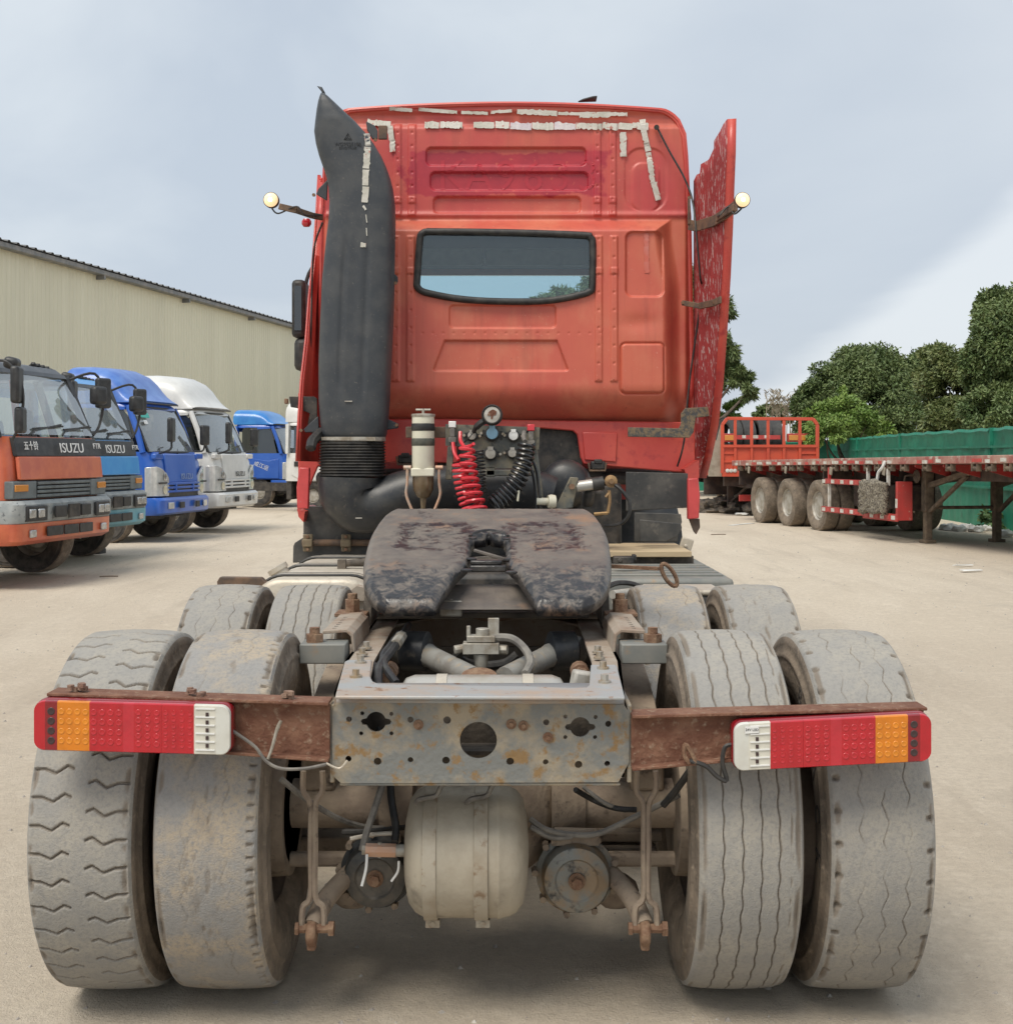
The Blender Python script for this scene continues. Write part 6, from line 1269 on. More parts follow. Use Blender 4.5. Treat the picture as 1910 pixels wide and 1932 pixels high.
def heavy_truck(label, C, a, body, lower, dirt_mirror=True):
    Wd = 2.25; w = Wd/2; f = Vector((math.cos(a), -math.sin(a), 0)); s = Vector((math.sin(a), math.cos(a), 0)); o = Vector((*C, 0))+s*w
    t = thing('cab_truck', label, 'truck', o, -a, 'trucks parked along the warehouse')
    xr = -1.85
    m = MB(); m.loft([ringp(xr, -.08, w-.02, z, .16) for z in (1.02, 1.25)]+[ringp(xr, -.10, w-.02, 1.5, .18), ringp(xr, -.14, w-.03, 1.76, .20)]); m.build('cab_body', body, t)
    m = MB(); m.loft([ringp(xr, -.47, w-.10, 2.53, .16), ringp(xr, -.50, w-.12, 2.58, .16)]); m.build('visor_band', 'roof_dark', t)
    m = MB(); m.loft([ringp(xr, -.52, w-.12, 2.581, .16), ringp(xr+.03, -.60, w-.16, 2.65, .16), ringp(xr+.15, -.80, w-.30, 2.69, .14)]); m.build('roof', 'roof_dark' if lower == 'orange_paint' else body, t)
    for sy in (-1, 1):
        m = MB(); m.bar((-.22, sy*(w-.045), 1.74), (-.54, sy*(w-.125), 2.56), .07, .11, (0, 1, 0)); m.build('front_pillar', 'trim_black', t, bevel=.01)
        m = MB(); m.bar((-1.25, sy*(w-.035), 1.74), (-1.30, sy*(w-.11), 2.56), .05, .10, (0, 1, 0)); m.build('door_pillar', body, t); m = MB(); m.bar((xr+.06, sy*(w-.04), 1.74), (xr+.08, sy*(w-.11), 2.56), .06, .14, (0, 1, 0)); m.build('door_pillar', body, t)
        m = MB(); m.prism([(-.30, sy*(w-.045), 1.74), (-1.22, sy*(w-.045), 1.74), (-1.27, sy*(w-.115), 2.54), (-.60, sy*(w-.115), 2.54)], (0, sy*.006, 0)); m.build('door_window', 'glass_door', t)
        m = MB(); m.bb(-1.25, -.3, sy*(w-.022), sy*(w-.002), 1.05, 1.72); d = m.build('door', body, t, bevel=.01); m = MB(); m.box((-1.12, sy*(w+.008), 1.45), (.14, .03, .05)); m.build('handle', 'trim_black', d, bevel=.01)
    m = MB(); m.bb(xr, xr+.04, -w+.1, w-.1, 1.74, 1.85); m.bb(xr, xr+.04, -w+.1, w-.1, 2.4, 2.55); m.bb(xr, xr+.04, -w+.1, -.7, 1.85, 2.4); m.bb(xr, xr+.04, .7, w-.1, 1.85, 2.4); m.build('rear_wall', body, t)
    m = glass_front(-.18, 1.79, -.53, 2.545, w-.07, w-.15, .06); m.build('windscreen', 'glass_clear', t)
    interior(t, xr, w, 1.25, 1.72, steer=.5, dash_x=-.30)
    m = MB(); panel_front(m, -.055, -w+.16, w-.16, 1.53, 1.75, .05, w, .05, -.05); m.build('name_panel', 'trim_black', t, bevel=.006)
    m = MB(); panel_front(m, -.010, -w+.17, w-.13, 1.255, 1.525, .05, w, .05, -.03); m.build('hood_panel', lower if lower == 'orange_paint' else body, t, bevel=.012)
    gr = MB(); panel_front(gr, -.06, -w+.1, w-.1, 1.03, 1.245, .05, w, .04); g_ = gr.build('grille', 'trim_black', t)
    for k in range(4):
        m = MB(); panel_front(m, -.02+.004*k, -.62, .62, 1.045+k*.05, 1.080+k*.05, .05, w, .05); m.build('grille_slat', 'grille_grey', g_, bevel=.006)
    for sy in (-1, 1):
        m = MB(); y0, y1 = sorted((sy*.64, sy*(w-.04)))
        panel_front(m, -.015, y0, y1, 1.035, 1.24, .05, w, .12); e = m.build('grille_end', 'grille_grey', t, bevel=.012)
        m = MB(); y0, y1 = sorted((sy*.82, sy*(w-.06))); panel_front(m, .0, y0, y1, 1.12, 1.20, .05, w, .05); m.build('turn_signal', 'signal_amber', e, bevel=.008)
    m = MB(); m.loft([ringp(-.75, .05, w, .752, .12, .06), ringp(-.75, .075, w+.01, .80, .12, .06), ringp(-.75, .075, w+.01, .97, .12, .06), ringp(-.75, .03, w-.01, 1.015, .12, .06)]); bp = m.build('bumper', 'bumper_grey', t)
    m = MB(); m.loft([ringp(-.75, -.02, w-.03, .50, .12, .06), ringp(-.75, .055, w, .55, .12, .06), ringp(-.75, .06, w+.004, .749, .12, .06)]); lb = m.build('lower_bumper', lower, t)
    for sy in (-1, 1):
        m = MB(); panel_front(m, .085, sy*.79-.21, sy*.79+.21, .775, .955, .06, w, .03, 0, 4); h = m.build('headlamp', 'trim_black', t, bevel=.012)
        for d in (-.085, .085):
            m = MB(); yy = sy*.80+d; cxx = .06*(1-(yy/w)**2); m.box((.087+cxx, yy, .865), (.03, .130, .105)); m.build('lamp_glass', 'lamp_chrome', h, bevel=.012)
        m = MB(); yy = sy*.84; m.box((.06+.06*(1-(yy/w)**2), yy, .63), (.035, .13, .09)); m.build('fog_lamp', 'lamp_chrome', lb, bevel=.012)
        m = MB(); panel_front(m, .092, sy*.30-.12, sy*.30+.12, .80, .94, .06, w, .03, 0, 4); m.build('bumper_opening', 'trim_black', bp, bevel=.008)
    m = MB(); panel_front(m, .094, -.13, .13, .79, .95, .06, w, .02, 0, 4); m.build('number_plate', 'chassis_dark', bp)
    for k in range(3): m = MB(); panel_front(m, .064, -.55+k*.37, -.55+k*.37+.34, .585, .70, .06, w, .02, 0, 4); m.build('air_slot', 'trim_black', lb, bevel=.008)
    text_mesh('brand_letters', 'ISUZU', .17, 'letter_white', t, FM(.025, .16, 1.625, 80), sx=1.25)
    text_mesh('brand_letters', '五十铃', .115, 'letter_white', t, FM(-.005, -.72, 1.645, 80), sx=.9); text_mesh('model_letters', 'FTR', .10, 'letter_white', t, FM(-.015, .86, 1.655, 80), sx=1.2)
    for y0, L_, an in ((-.55, .75, .16), (.15, .75, .16)):
        m = MB(); m.tube([(-.10, y0, 1.78), (-.13, y0+.12, 1.84), (-.145, y0+L_, 1.84+an*.5)], .012, 5); m.bar((-.14, y0+.10, 1.86), (-.15, y0+L_+.05, 1.90), .02, .02); m.build('wiper', 'trim_black', t)
    mirror_arm(t, [(-.55, -w+.05, 2.52), (-.10, -w-.02, 2.62), (.10, -w+.02, 2.35), (.10, -w+.02, 1.95), (-.05, -w+.08, 1.72)], [((.08, -w-.04, 2.34), (.10, .25, .42), (0, 0, .3)), ((.10, -w+.0, 1.94), (.10, .22, .30), (0, 0, .3)), ((-.10, -w+.16, 2.60), (.16, .24, .14), (0, .2, .3))])
    mirror_arm(t, [(-.55, w-.05, 2.52), (-.25, w+.12, 2.62), (-.15, w+.16, 2.3), (-.18, w+.12, 1.95), (-.2, w-.02, 1.80)], [((-.12, w+.10, 2.36), (.10, .22, .40), (0, 0, -.4)), ((-.08, w-.10, 2.32), (.14, .22, .24), (0, 0, -.4))])
    m = MB(); 
    for k in range(4): m.sphere((-.70, w-.62+.11*k, 2.70-.01*k), .035, 8)
    m.cyl((-.72, w-.66, 2.68), (-.72, w-.14, 2.66), .018, n=6); m.build('roof_lamp_bar', 'trim_black', t)
    chassis(t, 6.5, w-.06, .48, T_small, .92, .95, 4.8); return t

def light_truck(label, C, a, body, fair, far_style=False, logo='letter_white', front=True, fair_h=.50, fair_box=False, extra=None):
    Wd = 2.08; w = Wd/2; s = Vector((math.sin(a), math.cos(a), 0)); o = Vector((*C, 0))+s*w
    t = thing('cab_truck', label, 'truck', o, -a, 'trucks parked along the warehouse'); xr = -1.75
    m = MB(); m.loft([ringp(xr, -.03, w-.01, .83, .16, .06), ringp(xr, -.02, w, 1.1, .18, .06), ringp(xr, -.06, w, 1.4, .22, .06), ringp(xr, -.13, w-.015, 1.60, .26, .06)]); m.build('cab_body', body, t)
    m = MB(); m.loft([ringp(xr, -.47, w-.12, 2.36, .22, .06), ringp(xr, -.50, w-.13, 2.42, .22, .06), ringp(xr, -.60, w-.18, 2.485, .22, .06), ringp(xr+.1, -.85, w-.32, 2.52, .2, .05)]); m.build('roof', body, t)
    for sy in (-1, 1):
        m = MB(); P = [(-.25, sy*(w-.045), 1.58), (-.38, sy*(w-.08), 1.98), (-.56, sy*(w-.125), 2.40)]; m.tube(arc_path(P, 4), .055, 8); m.build('front_pillar', body, t)
        m = MB(); m.bar((xr+.10, sy*(w-.045), 1.58), (xr+.10, sy*(w-.125), 2.40), .06, .2, (0, 1, 0)); m.build('door_pillar', body, t); m = MB(); m.bar((-1.0, sy*(w-.07), 2.34), (-.6, sy*(w-.10), 2.36), .05, .05); m.build('door_pillar', body, t)
        m = MB(); m.prism([(-.34, sy*(w-.03), 1.47), (-.62, sy*(w-.018), 1.40), (xr+.28, sy*(w-.03), 1.53), (xr+.26, sy*(w-.11), 2.30), (xr+.36, sy*(w-.115), 2.37), (-.68, sy*(w-.115), 2.36), (-.56, sy*(w-.10), 2.24)], (0, sy*.012, 0)); m.build('door_window', 'glass_dark', t)
        m = MB(); m.prism([(-.30, sy*(w-.004), .86), (-.30, sy*(w-.004), 1.44), (-.64, sy*(w-.004), 1.37), (xr+.22, sy*(w-.004), 1.50), (xr+.22, sy*(w-.004), 1.0), (xr+.5, sy*(w-.004), .86)], (0, sy*.016, 0)); d = m.build('door', body, t, bevel=.006)
        m = MB(); m.box((xr+.36, sy*(w+.02), 1.30), (.12, .025, .14)); m.build('handle', 'trim_black', d, bevel=.01)
        if extra and sy < 0: text_mesh('door_lettering', extra, .16, 'letter_white', d, Matrix.Translation((-.85, -w-.016, 1.22)) @ Matrix.Rotation(R_(90), 4, 'X') @ Matrix.Rotation(-.35, 4, 'Z'))
    m = MB(); m.bb(xr, xr+.04, -w+.12, w-.12, 1.58, 1.75); m.bb(xr, xr+.04, -w+.12, w-.12, 2.25, 2.40); m.bb(xr, xr+.04, -w+.12, -.65, 1.75, 2.25); m.bb(xr, xr+.04, .65, w-.12, 1.75, 2.25); m.build('rear_wall', body, t)
    m = glass_front(-.17, 1.595, -.53, 2.385, w-.09, w-.17, .07); m.build('windscreen', 'glass_clear', t)
    P = [Vector((-.165, y, 1.595)) for y in (-w+.09, w-.09)]; m = MB(); nn = 8
    loop = [Vector((-.165+.07*(1-(2*i/nn-1)**2), -(w-.09)+2*(w-.09)*i/nn, 1.595)) for i in range(nn+1)]+[Vector((-.525+.07*(1-(1-2*i/nn)**2), (w-.17)-2*(w-.17)*i/nn, 2.385)) for i in range(nn+1)]
    m.tube(loop, .022, 6, closed=True); m.build('windscreen_seal', 'trim_black', t)
    interior(t, xr, w, 1.10, 1.56, steer=.46, dash_x=-.32)
    m = MB(); rows = []
    for i in range(13):
        y = -(w-.22)+2*(w-.22)*i/12; c = .07*(1-(y/w)**2); rows.append([Vector((-.37+c, y, 2.08)), Vector((-.50+c*.8, y, 2.36))])
    # teal sun strip along the top of the glass
    rows = [[Vector((-.475+.07*(1-(y/(w-.17))**2), y, 2.265)), Vector((-.528+.07*(1-(y/(w-.17))**2), y, 2.378))] for y in [-(w-.19)+2*(w-.19)*i/12 for i in range(13)]]
    m.loft([[p-Vector((.012, 0, 0)) for p in r] for r in rows], closed=False); m.build('sun_strip', 'glass_teal', t, recalc=False)
    # hood, grille, lamps
    m = MB(); panel_front(m, .0, -w+.40, w-.40, 1.06, 1.56, .06, w, .05, -.06); m.build('hood_panel', body, t, bevel=.015)
    g_ = MB(); panel_front(g_, -.005, -w+.36, w-.36, .80, 1.06, .06, w, .03); gg = g_.build('grille', 'trim_black', t)
    for k in range(3):
        m = MB(); panel_front(m, .025, -w+.36, w-.36, .885+k*.068, .925+k*.068, .06, w, .05); m.build('grille_slat', body, gg, bevel=.008)
    for y in (-.36, .36):
        m = MB(); panel_front(m, .03, y-.03, y+.03, .885, 1.05, .06, w, .05, 0, 2); m.build('grille_post', body, gg, bevel=.006)
    for sy in (-1, 1):
        y0, y1 = sy*(w-.42), sy*(w+.002); cf = lambda y: .06*(1-(y/w)**2)
        m = MB(); rows = []
        for i in range(11):
            f_ = i/10; ya = (w-.42)+.425*f_; e_ = max(0, ya-(w-.19)); xs = .012-.19+math.sqrt(max(.0001, .19**2-min(e_, .189)**2))+cf(ya)+.012
            zt2 = float(np.interp(f_, [0, .05, .45, .8, 1], [1.13, 1.17, 1.29, 1.345, 1.33])); rows.append([Vector((xs, sy*ya, .83)), Vector((xs, sy*ya, zt2)), Vector((xs-.05, sy*ya, zt2)), Vector((xs-.05, sy*ya, .83))])
        m.loft(rows); h = m.build('headlamp', 'lamp_glass', t, bevel=.008)
        for zz, r, mt in ((.94, .075, 'lamp_yellow'), (1.17, .07, 'lamp_glass')):
            m = MB(); p = Vector((.030+cf(sy*(w-.27)), sy*(w-.27), zz)); m.lathe([(r, 0), (r*1.05, .006), (r*.75, .010), (r*.7, .004), (.01, .004)], p, (1, 0, 0), 16); m.build('reflector', 'lamp_chrome' if zz > 1 else mt, h)
        m = MB(); m.box((.025+cf(sy*(w-.22)), sy*(w-.20), 1.06), (.02, .3, .03)); m.build('lamp_divider', 'trim_black', h)
        m = MB(); m.box((-.06, sy*(w-.2), 1.52), (.10, .30, .10)); m.build('mirror_base', body, t, bevel=.02)
    m = MB(); m.loft([ringp(-.6, .02, w-.02, .50, .14, .07), ringp(-.6, .10, w, .54, .14, .07), ringp(-.6, .11, w+.01, .76, .14, .07), ringp(-.6, .06, w, .805, .14, .07)]); bp = m.build('bumper', body, t)
    for y, ww in ((-.72, .17), (-.33, .16), (.33, .16), (.72, .17)):
        m = MB(); panel_front(m, .125, y-ww/2, y+ww/2, .61, .72, .07, w, .03, 0, 3); m.build('bumper_opening', 'trim_black' if abs(y) < .5 else 'lamp_glass', bp, bevel=.008)
    text_mesh('brand_letters', 'ISUZU', .14, logo, t, FM(.062, .12, 1.16, 85), sx=1.3)
    for y0 in (-.70, .02):
        m = MB(); m.tube([(-.08, y0, 1.57), (-.14, y0+.12, 1.66), (-.19, y0+.62, 1.72)], .012, 5); m.bar((-.17, y0+.10, 1.68), (-.20, y0+.70, 1.74), .02, .02); m.build('wiper', 'trim_black', t)
    mirror_arm(t, [(-.05, -w+.25, 1.57), (.12, -w+.12, 1.60), (.22, -w+.15, 1.66), (.22, -w+.16, 1.80)], [((.22, -w+.16, 1.98), (.10, .26, .42), (0, 0, .2))])
    mirror_arm(t, [(-.3, w-.05, 1.62), (-.12, w+.15, 1.62), (-.08, w+.18, 1.75)], [((-.08, w+.18, 1.92), (.10, .22, .38), (0, 0, -.2))])
    # roof deflector
    m = MB(); rings = []
    prof = [(-.50, .03), (-.58, .07), (-.68, .13), (-.76, .21), (-.84, .29), (-.95, .36), (-1.15, .42), (-1.5, .44), (-1.8, .44)] if not fair_box else [(-1.0, .10), (-1.02, .40), (-1.10, .52), (-1.30, .56), (-1.72, .56), (-1.75, .5)]
    for x, h in prof:
        hh = h*fair_h/.44; ww = w-.10-.03*(hh > .3); n = 14; ring = []
        for i in range(n+1):
            tt = math.pi*i/n; c, s_ = math.cos(tt), math.sin(tt); ring.append(Vector((x+(.05*s_ if not fair_box else 0), ww*math.copysign(abs(c)**.45, c), 2.46+hh*abs(s_)**.5)))
        rings.append(ring)
    m.loft(rings, closed=True); fa = m.build('roof_deflector', fair, t, angle=45)
    m = MB(); m.tube([r_+Vector((0, 0, .004)) for r_ in [Vector((-.50+.05*math.sin(math.pi*i/14), (w-.09)*math.cos(math.pi*i/14), 2.462)) for i in range(15)]], .014, 5); m.build('deflector_seal', 'trim_black', fa)
    chassis(t, 5.6, w-.05, .42, T_small2, .95, .84, 4.2); return t
glass('glass_teal', (.25, .62, .58), .05, .10); glass('glass_door', (.85, .9, .9), .08, .08)
A0 = R_(10.2)
heavy_truck('orange cab-over truck with a grey bumper and black name panel', (-5.62, 14.6), A0, 'orange_paint', 'orange_paint')
heavy_truck('sky blue cab-over truck squeezed between the orange and the dark blue truck', (-5.92, 17.35), A0, 'skyblue_paint', 'teal_paint')
lt = light_truck('blue cab-over truck with a tall blue roof deflector and scraped bumper', (-6.02, 22.0), A0, 'blue_paint', 'blue_faded', logo='letter_blue', fair_h=.66)
m = MB(); m.box((-.33, -.72, 2.12), (.01, .12, .07), (0, -.42, 0)); m.build('permit_sticker', 'letter_white', lt); m = MB(); m.box((-.37, -.68, 2.24), (.01, .3, .09), (0, -.42, 0)); m.build('permit_sticker', 'sticker_green', lt)
light_truck('white cab-over truck with a white roof deflector beside the blue one', (-5.70, 25.1), A0, 'white_paint', 'white_paint', logo='letter_black', fair_h=.70)
light_truck('blue cab-over truck with lettering on its door, behind the white one', (-6.45, 38.0), A0, 'blue_paint', 'blue_light', fair_h=.46, extra='成江运')
light_truck('white cab-over truck with a box-shaped roof deflector beyond the row', (-4.40, 35.0), A0, 'white_paint', 'white_paint', fair_box=True, fair_h=.44)
# ------------------------------------------------------------------ trailers on the right
mat('deck_red', (.30, .10, .085), .7, col2=(.40, .24, .19), sc=3, col3=(.46, .40, .33), sc3=9, lo3=.52, hi3=.66, bump=.2); mat('trailer_red', (.42, .045, .04), .5, col2=(.33, .045, .04), sc=4, col3=(.42, .30, .24), sc3=16, lo3=.62, hi3=.74)
mat('orange_red', (.58, .085, .04), .5, col2=(.52, .075, .04), sc=4, col3=(.36, .12, .07), sc3=14, lo3=.62, hi3=.74); mat('reflect_white', (.62, .61, .57), .4, col2=(.45, .42, .36), sc=12); mat('reflect_red', (.50, .05, .05), .4, col2=(.38, .06, .05), sc=12)
mat('trailer_under', (.045, .032, .028), .85, col2=(.09, .065, .05), sc=5); mat('leg_steel', (.10, .075, .055), .8, col2=(.17, .13, .09), sc=9, bump=.2); mat('canvas', (.34, .30, .24), .9, col2=(.26, .22, .17), sc=6, bump=.3)
mat('net', (.16, .14, .11), .95, col2=(.30, .27, .21), sc=28, lo=.45, hi=.55, col3=(.05, .04, .035), sc3=40, lo3=.5, hi3=.6, bump=1.0, bsc=35)
T_trl = tyre_mesh('zigworn', 200, 26, R=.525, seed=12, mats=('sidewall', 'groove', 'sidewall'))
fa_ = math.atan2(-.985, .17); tx0 = Vector((5.39, 30.7, 0))+1.25*Vector((.985, .17, 0))
t1 = thing('flatbed_trailer', 'long weathered flatbed trailer with red and white reflector strips on landing legs', 'trailer', tx0, fa_)
Lt = 17.0; zr, zf2 = 1.29, 1.425
zd = lambda u: zr+(zf2-zr)*u/12.2
m = MB(); m.hexa([Vector((u, y, zd(u)+d)) for d in (.0, .125) for y in (-1.25, 1.25) for u in (0, Lt)]); dk = m.build('deck', 'deck_red', t1, bevel=.01)
k = 0; u = .25; random.seed(9)
while u < 13.5:
    w_ = random.choice((.14, .16, .28)); mt = 'reflect_white' if k % 2 == 0 else 'reflect_red'
    if random.random() > .12: m = MB(); z = zd(u)+.045+random.uniform(-.01, .01); m.bb(u, u+w_, -1.257, -1.25, z-.028, z+.028); m.build('reflector_strip', mt, t1)
    u += w_+random.choice((.05, .10, .22)); k += 1
u = .5
while u < 13:
    m = MB(); p = Vector((u, -1.22, zd(u)-.075)); m.cyl(p-Vector((.06, 0, 0)), p+Vector((.07, 0, 0)), .035, n=10); m.bb(u-.085, u-.06, -1.26, -1.18, zd(u)-.12, zd(u)-.002); m.bb(u+.07, u+.095, -1.26, -1.18, zd(u)-.12, zd(u)-.002); m.build('strap_winch', 'leg_steel', t1)
    u += random.choice((.42, .50, .72, .78))
for y in (-.5, .5):
    m = MB(); m.hexa([Vector((u, y+s_, z)) for z, uu in (((.92), (0, 5.8)), ((1.27), (0, 5.8))) for s_ in (-.05, .05) for u in uu]); m.hexa([Vector((a, y+s_, b)) for s_ in (-.05, .05) for a, b in ((5.8, .92), (5.8, 1.30), (7.5, 1.08), (7.5, 1.36))][:8]); m.build('main_beam', 'trailer_under', t1)
    m = MB(); m.prism([(5.7, y-.05, .92), (7.6, y-.05, 1.08), (Lt, y-.05, 1.2), (Lt, y-.05, 1.45), (7.6, y-.05, 1.35), (5.7, y-.05, 1.3)], (0, .1, 0)); m.build('main_beam', 'trailer_under', t1)
for i in range(17):
    m = MB(); u = .4+i*.95; m.prism([(u, -1.2, zd(u)-.01), (u, -.5, zd(u)-.01), (u, -.5, zd(u)-.24), (u, -1.2, zd(u)-.05)], (.03, 0, 0)); m.build('outrigger', 'trailer_red', t1); m = MB(); m.prism([(u, 1.2, zd(u)-.01), (u, .5, zd(u)-.01), (u, .5, zd(u)-.24), (u, 1.2, zd(u)-.05)], (.03, 0, 0)); m.build('outrigger', 'trailer_red', t1)
m = MB(); m.bb(.35, .39, -1.2, 1.2, .85, 1.27); m.build('rear_apron', 'trailer_under', t1); m = MB(); m.bb(.2, .26, -1.15, 1.15, .45, .60); m.bar((.23, -.6, .55), (.9, -.6, 1.0), .06, .06); m.bar((.23, .6, .55), (.9, .6, 1.0), .06, .06); m.build('underrun_bar', 'trailer_red', t1)
def lwheel(t, u, y, sg, me=T_trl, R=.525, rm='rim_grey'):
    w = rim_mb(sg, R).build('wheel', rm, t); w.location = (u, y, R); w.rotation_euler = (0, 0, R_(90)); ty = bpy.data.objects.new('tyre', me); COL.objects.link(ty); ty.parent = w
for u in (1.73, 3.33, 4.93):
    for s_ in (-1, 1):
        for y in (1.10, .79): lwheel(t1, u, s_*y, s_)
    m = MB(); m.cyl((u, -.9, .525), (u, .9, .525), .07, n=10); m.build('axle', 'trailer_under', t1)
m = MB(); m.bb(5.15, 5.2, -1.2, -.6, .45, 1.25); m.build('wheel_flap', 'trailer_under', t1)
# side guard with ladder frame, net and end board
g0, g1 = 5.3, 8.5; ys = -1.235
def gbar(a, b, wd, mt='trailer_red', name='guard_bar'):
    m = MB(); m.bar(a, b, .035, wd); return m.build(name, mt, t1, bevel=.004)
for u in (5.55, 7.25, 8.05): gbar((u, ys, 1.30), (u, ys, 1.0), .06, 'reflect_red' if u < 6 else 'reflect_white', 'guard_post')
for u in (5.55, 7.0): gbar((u, ys, 1.02), (u, ys, .50), .06, 'reflect_white', 'guard_post')
gbar((5.4, ys-.02, 1.03), (7.15, ys-.02, 1.03), .10); gbar((5.25, ys-.02, .475), (7.1, ys-.02, .475), .11); gbar((7.1, ys-.02, .445), (8.45, ys-.02, .445), .13)
u = 5.3; k = 0
while u < 8.3:
    for z, ok in ((1.03, u < 7.0), (.475, u < 6.95), (.445, u >= 7.1)):
        if ok: m = MB(); m.bb(u, u+.14, ys-.045, ys-.038, z-.035, z+.035); m.build('reflector_strip', 'reflect_white' if k % 2 == 0 else 'reflect_red', t1)
    u += .21; k += 1
m = MB(); rs = np.random.default_rng(4); rows = []
for i in range(17): rows.append([Vector((7.2+.95*i/16, ys-.02-.05*rs.random(), .50+.56*j/12)) for j in range(13)])
m.loft(rows, closed=False); nt_ = m.build('cargo_net', 'net', t1, recalc=False); nt_.modifiers.new('s', 'SOLIDIFY').thickness = .12
m = MB(); m.bb(8.38, 8.46, ys-.03, ys+.25, .40, 1.08); e = m.build('end_board', 'trailer_red', t1, bevel=.006)
m = MB(); m.bb(8.384, 8.455, ys-.036, ys-.03, .62, .78); m.build('reflector_strip', 'reflect_white', t1)
m = MB(); m.bb(5.8, 8.0, -.85, -.3, .55, 1.0); m.build('tool_box', 'trailer_under', t1, bevel=.03)
# landing legs
for s_ in (-1, 1):
    m = MB(); m.bb(8.30, 8.46, s_*.66-.08, s_*.66+.08, .55, 1.33); lg = m.build('landing_leg', 'leg_steel', t1, bevel=.008)
    m = MB(); m.bb(8.32, 8.44, s_*.66-.06, s_*.66+.06, .06, .56); m.build('inner_leg', 'leg_steel', lg, bevel=.006)
    m = MB(); m.bb(8.26, 8.50, s_*.66-.10, s_*.66+.10, .0, .06); m.build('foot_plate', 'leg_steel', lg, bevel=.006)
    m = MB(); m.bar((8.46, s_*.66, .55), (9.6, s_*.6, 1.2), .06, .06); m.bar((8.40, s_*.66, 1.0), (9.9, s_*.6, 1.30), .08, .09); m.build('leg_brace', 'leg_steel', lg)
m = MB(); m.cyl((8.38, -.66, .62), (8.38, .66, .62), .03, n=8); m.build('cross_tube', 'leg_steel', t1)
m = MB(); m.tube(arc_path([(8.2, -.76, 1.18), (8.2, -.95, 1.18), (8.15, -.98, 1.1), (8.15, -.98, .62), (8.2, -.95, .56), (8.45, -.95, .55)], 4), .016, 6); m.lathe([(.10, -.02), (.12, 0), (.10, .02)], (8.25, -.80, 1.17), (0, 1, 0), 16); m.build('crank_handle', 'leg_steel', t1)
for u, z, w_ in ((1.2, -.10, .09), (5.7, -.12, .12), (7.95, -.12, .10), (3.4, -.1, .08)):
    m = MB(); m.box((u, -1.27, zd(u)+z), (w_, .03, .15), (0, .2, 0)); m.build('rag', 'canvas', t1, bevel=.01)
m = MB(); m.tube(arc_path([(8.0, -1.27, zd(8)+.06), (7.95, -1.30, zd(8)-.06), (7.8, -1.30, zd(8)-.15), (7.75, -1.3, zd(8)-.28)], 4), .03, 6); m.build('strap_end', 'plastic_white', t1)

# orange trailer beyond it, headboard towards the camera
YH = 32.6; xh = qx(1451, YH)
t2 = thing('headboard_trailer', 'bright orange-red trailer whose barred headboard stands behind the flatbed', 'trailer', (xh, YH, 0), 0, world_children=True)
hx = lambda px: qx(px, YH); hz_ = lambda py: qz(py, YH)
for px in (1386, 1417, 1448, 1478, 1508):
    m = MB(); m.bb(hx(px)-.035, hx(px)+.035, YH-.035, YH+.035, hz_(893), hz_(789)); m.build('rack_post', 'orange_red', t2, bevel=.006)
m = MB(); P = [(1362, 893), (1362, 801), (1371, 789.5), (1533, 790.5), (1541, 801), (1541, 893)]
for i in range(len(P)-1): m.bar(q(*P[i], YH), q(*P[i+1], YH), .08, .08, (0, 1, 0))
m.build('rack_frame', 'orange_red', t2, bevel=.006)
m = MB(); m.bb(hx(1362), hx(1541), YH-.05, YH+.0, hz_(844), hz_(839)); m.build('mid_bar', 'orange_red', t2)
pxs = (1363, 1386, 1417, 1448, 1478, 1508, 1541)
for a, b in zip(pxs[:-1], pxs[1:]):
    m = MB(); m.bb(hx(a)+.04, hx(b)-.04, YH+.01, YH+.03, hz_(890), hz_(844)); m.build('headboard_panel', 'orange_red', t2)
for z in (855, 871):
    for a, b in ((1365, 1384), (1511, 1539)): m = MB(); m.bb(hx(a), hx(b), YH-.02, YH+.01, hz_(z)-.02, hz_(z)+.02); m.build('panel_rib', 'orange_red', t2)
m = MB(); m.bb(hx(1362), hx(1541), YH-.04, YH+11, hz_(899), hz_(891)); m.build('deck', 'orange_red', t2)
for px in (1371, 1378, 1385):
    m = MB(); m.lathe([(.05, 0), (.05, -.02), (.02, -.035)], (hx(px), YH-.04, hz_(888)), (0, 1, 0), 12); m.build('marker_lamp', 'reflect_white', t2)
m = MB(); m.bb(hx(1338), hx(1362), YH+.1, YH+.25, hz_(899), hz_(830)); m.prism([(hx(1338), YH+.2, hz_(897)), (hx(1362), YH+.2, hz_(897)), (hx(1362), YH+.2, hz_(800))], (0, .08, 0)); m.build('side_board', 'canvas', t2)
for y in (-.5, .5): m = MB(); m.bb(xh+y-.06, xh+y+.06, YH+.1, YH+11, .7, hz_(899)); m.build('main_beam', 'trailer_under', t2)
for y in (-.7, .7):
    m = MB(); m.bb(xh+y-.08, xh+y+.08, YH+1.6, YH+1.76, .0, 1.0); m.bar((xh+y, YH+1.6, .3), (xh+y*.3, YH+.6, .95), .06, .06); m.build('landing_leg', 'trailer_under', t2)
for s_ in (-1, 1):
    for u in (6.5, 7.8, 9.1):
        w = rim_mb(s_, .525).build('wheel', 'rim_grey', t2); w.location = (xh+s_*1.05, YH+u, .525); ty = bpy.data.objects.new('tyre', T_trl); COL.objects.link(ty); ty.parent = w
m = MB(); m.bb(xh-1.1, xh+1.1, YH+.3, YH+.5, .75, hz_(899)); m.build('under_frame', 'trailer_under', t2); m = MB(); m.bb(xh-1.2, xh+1.2, YH+3, YH+3.1, .45, 1.0); m.build('under_frame', 'trailer_under', t2)

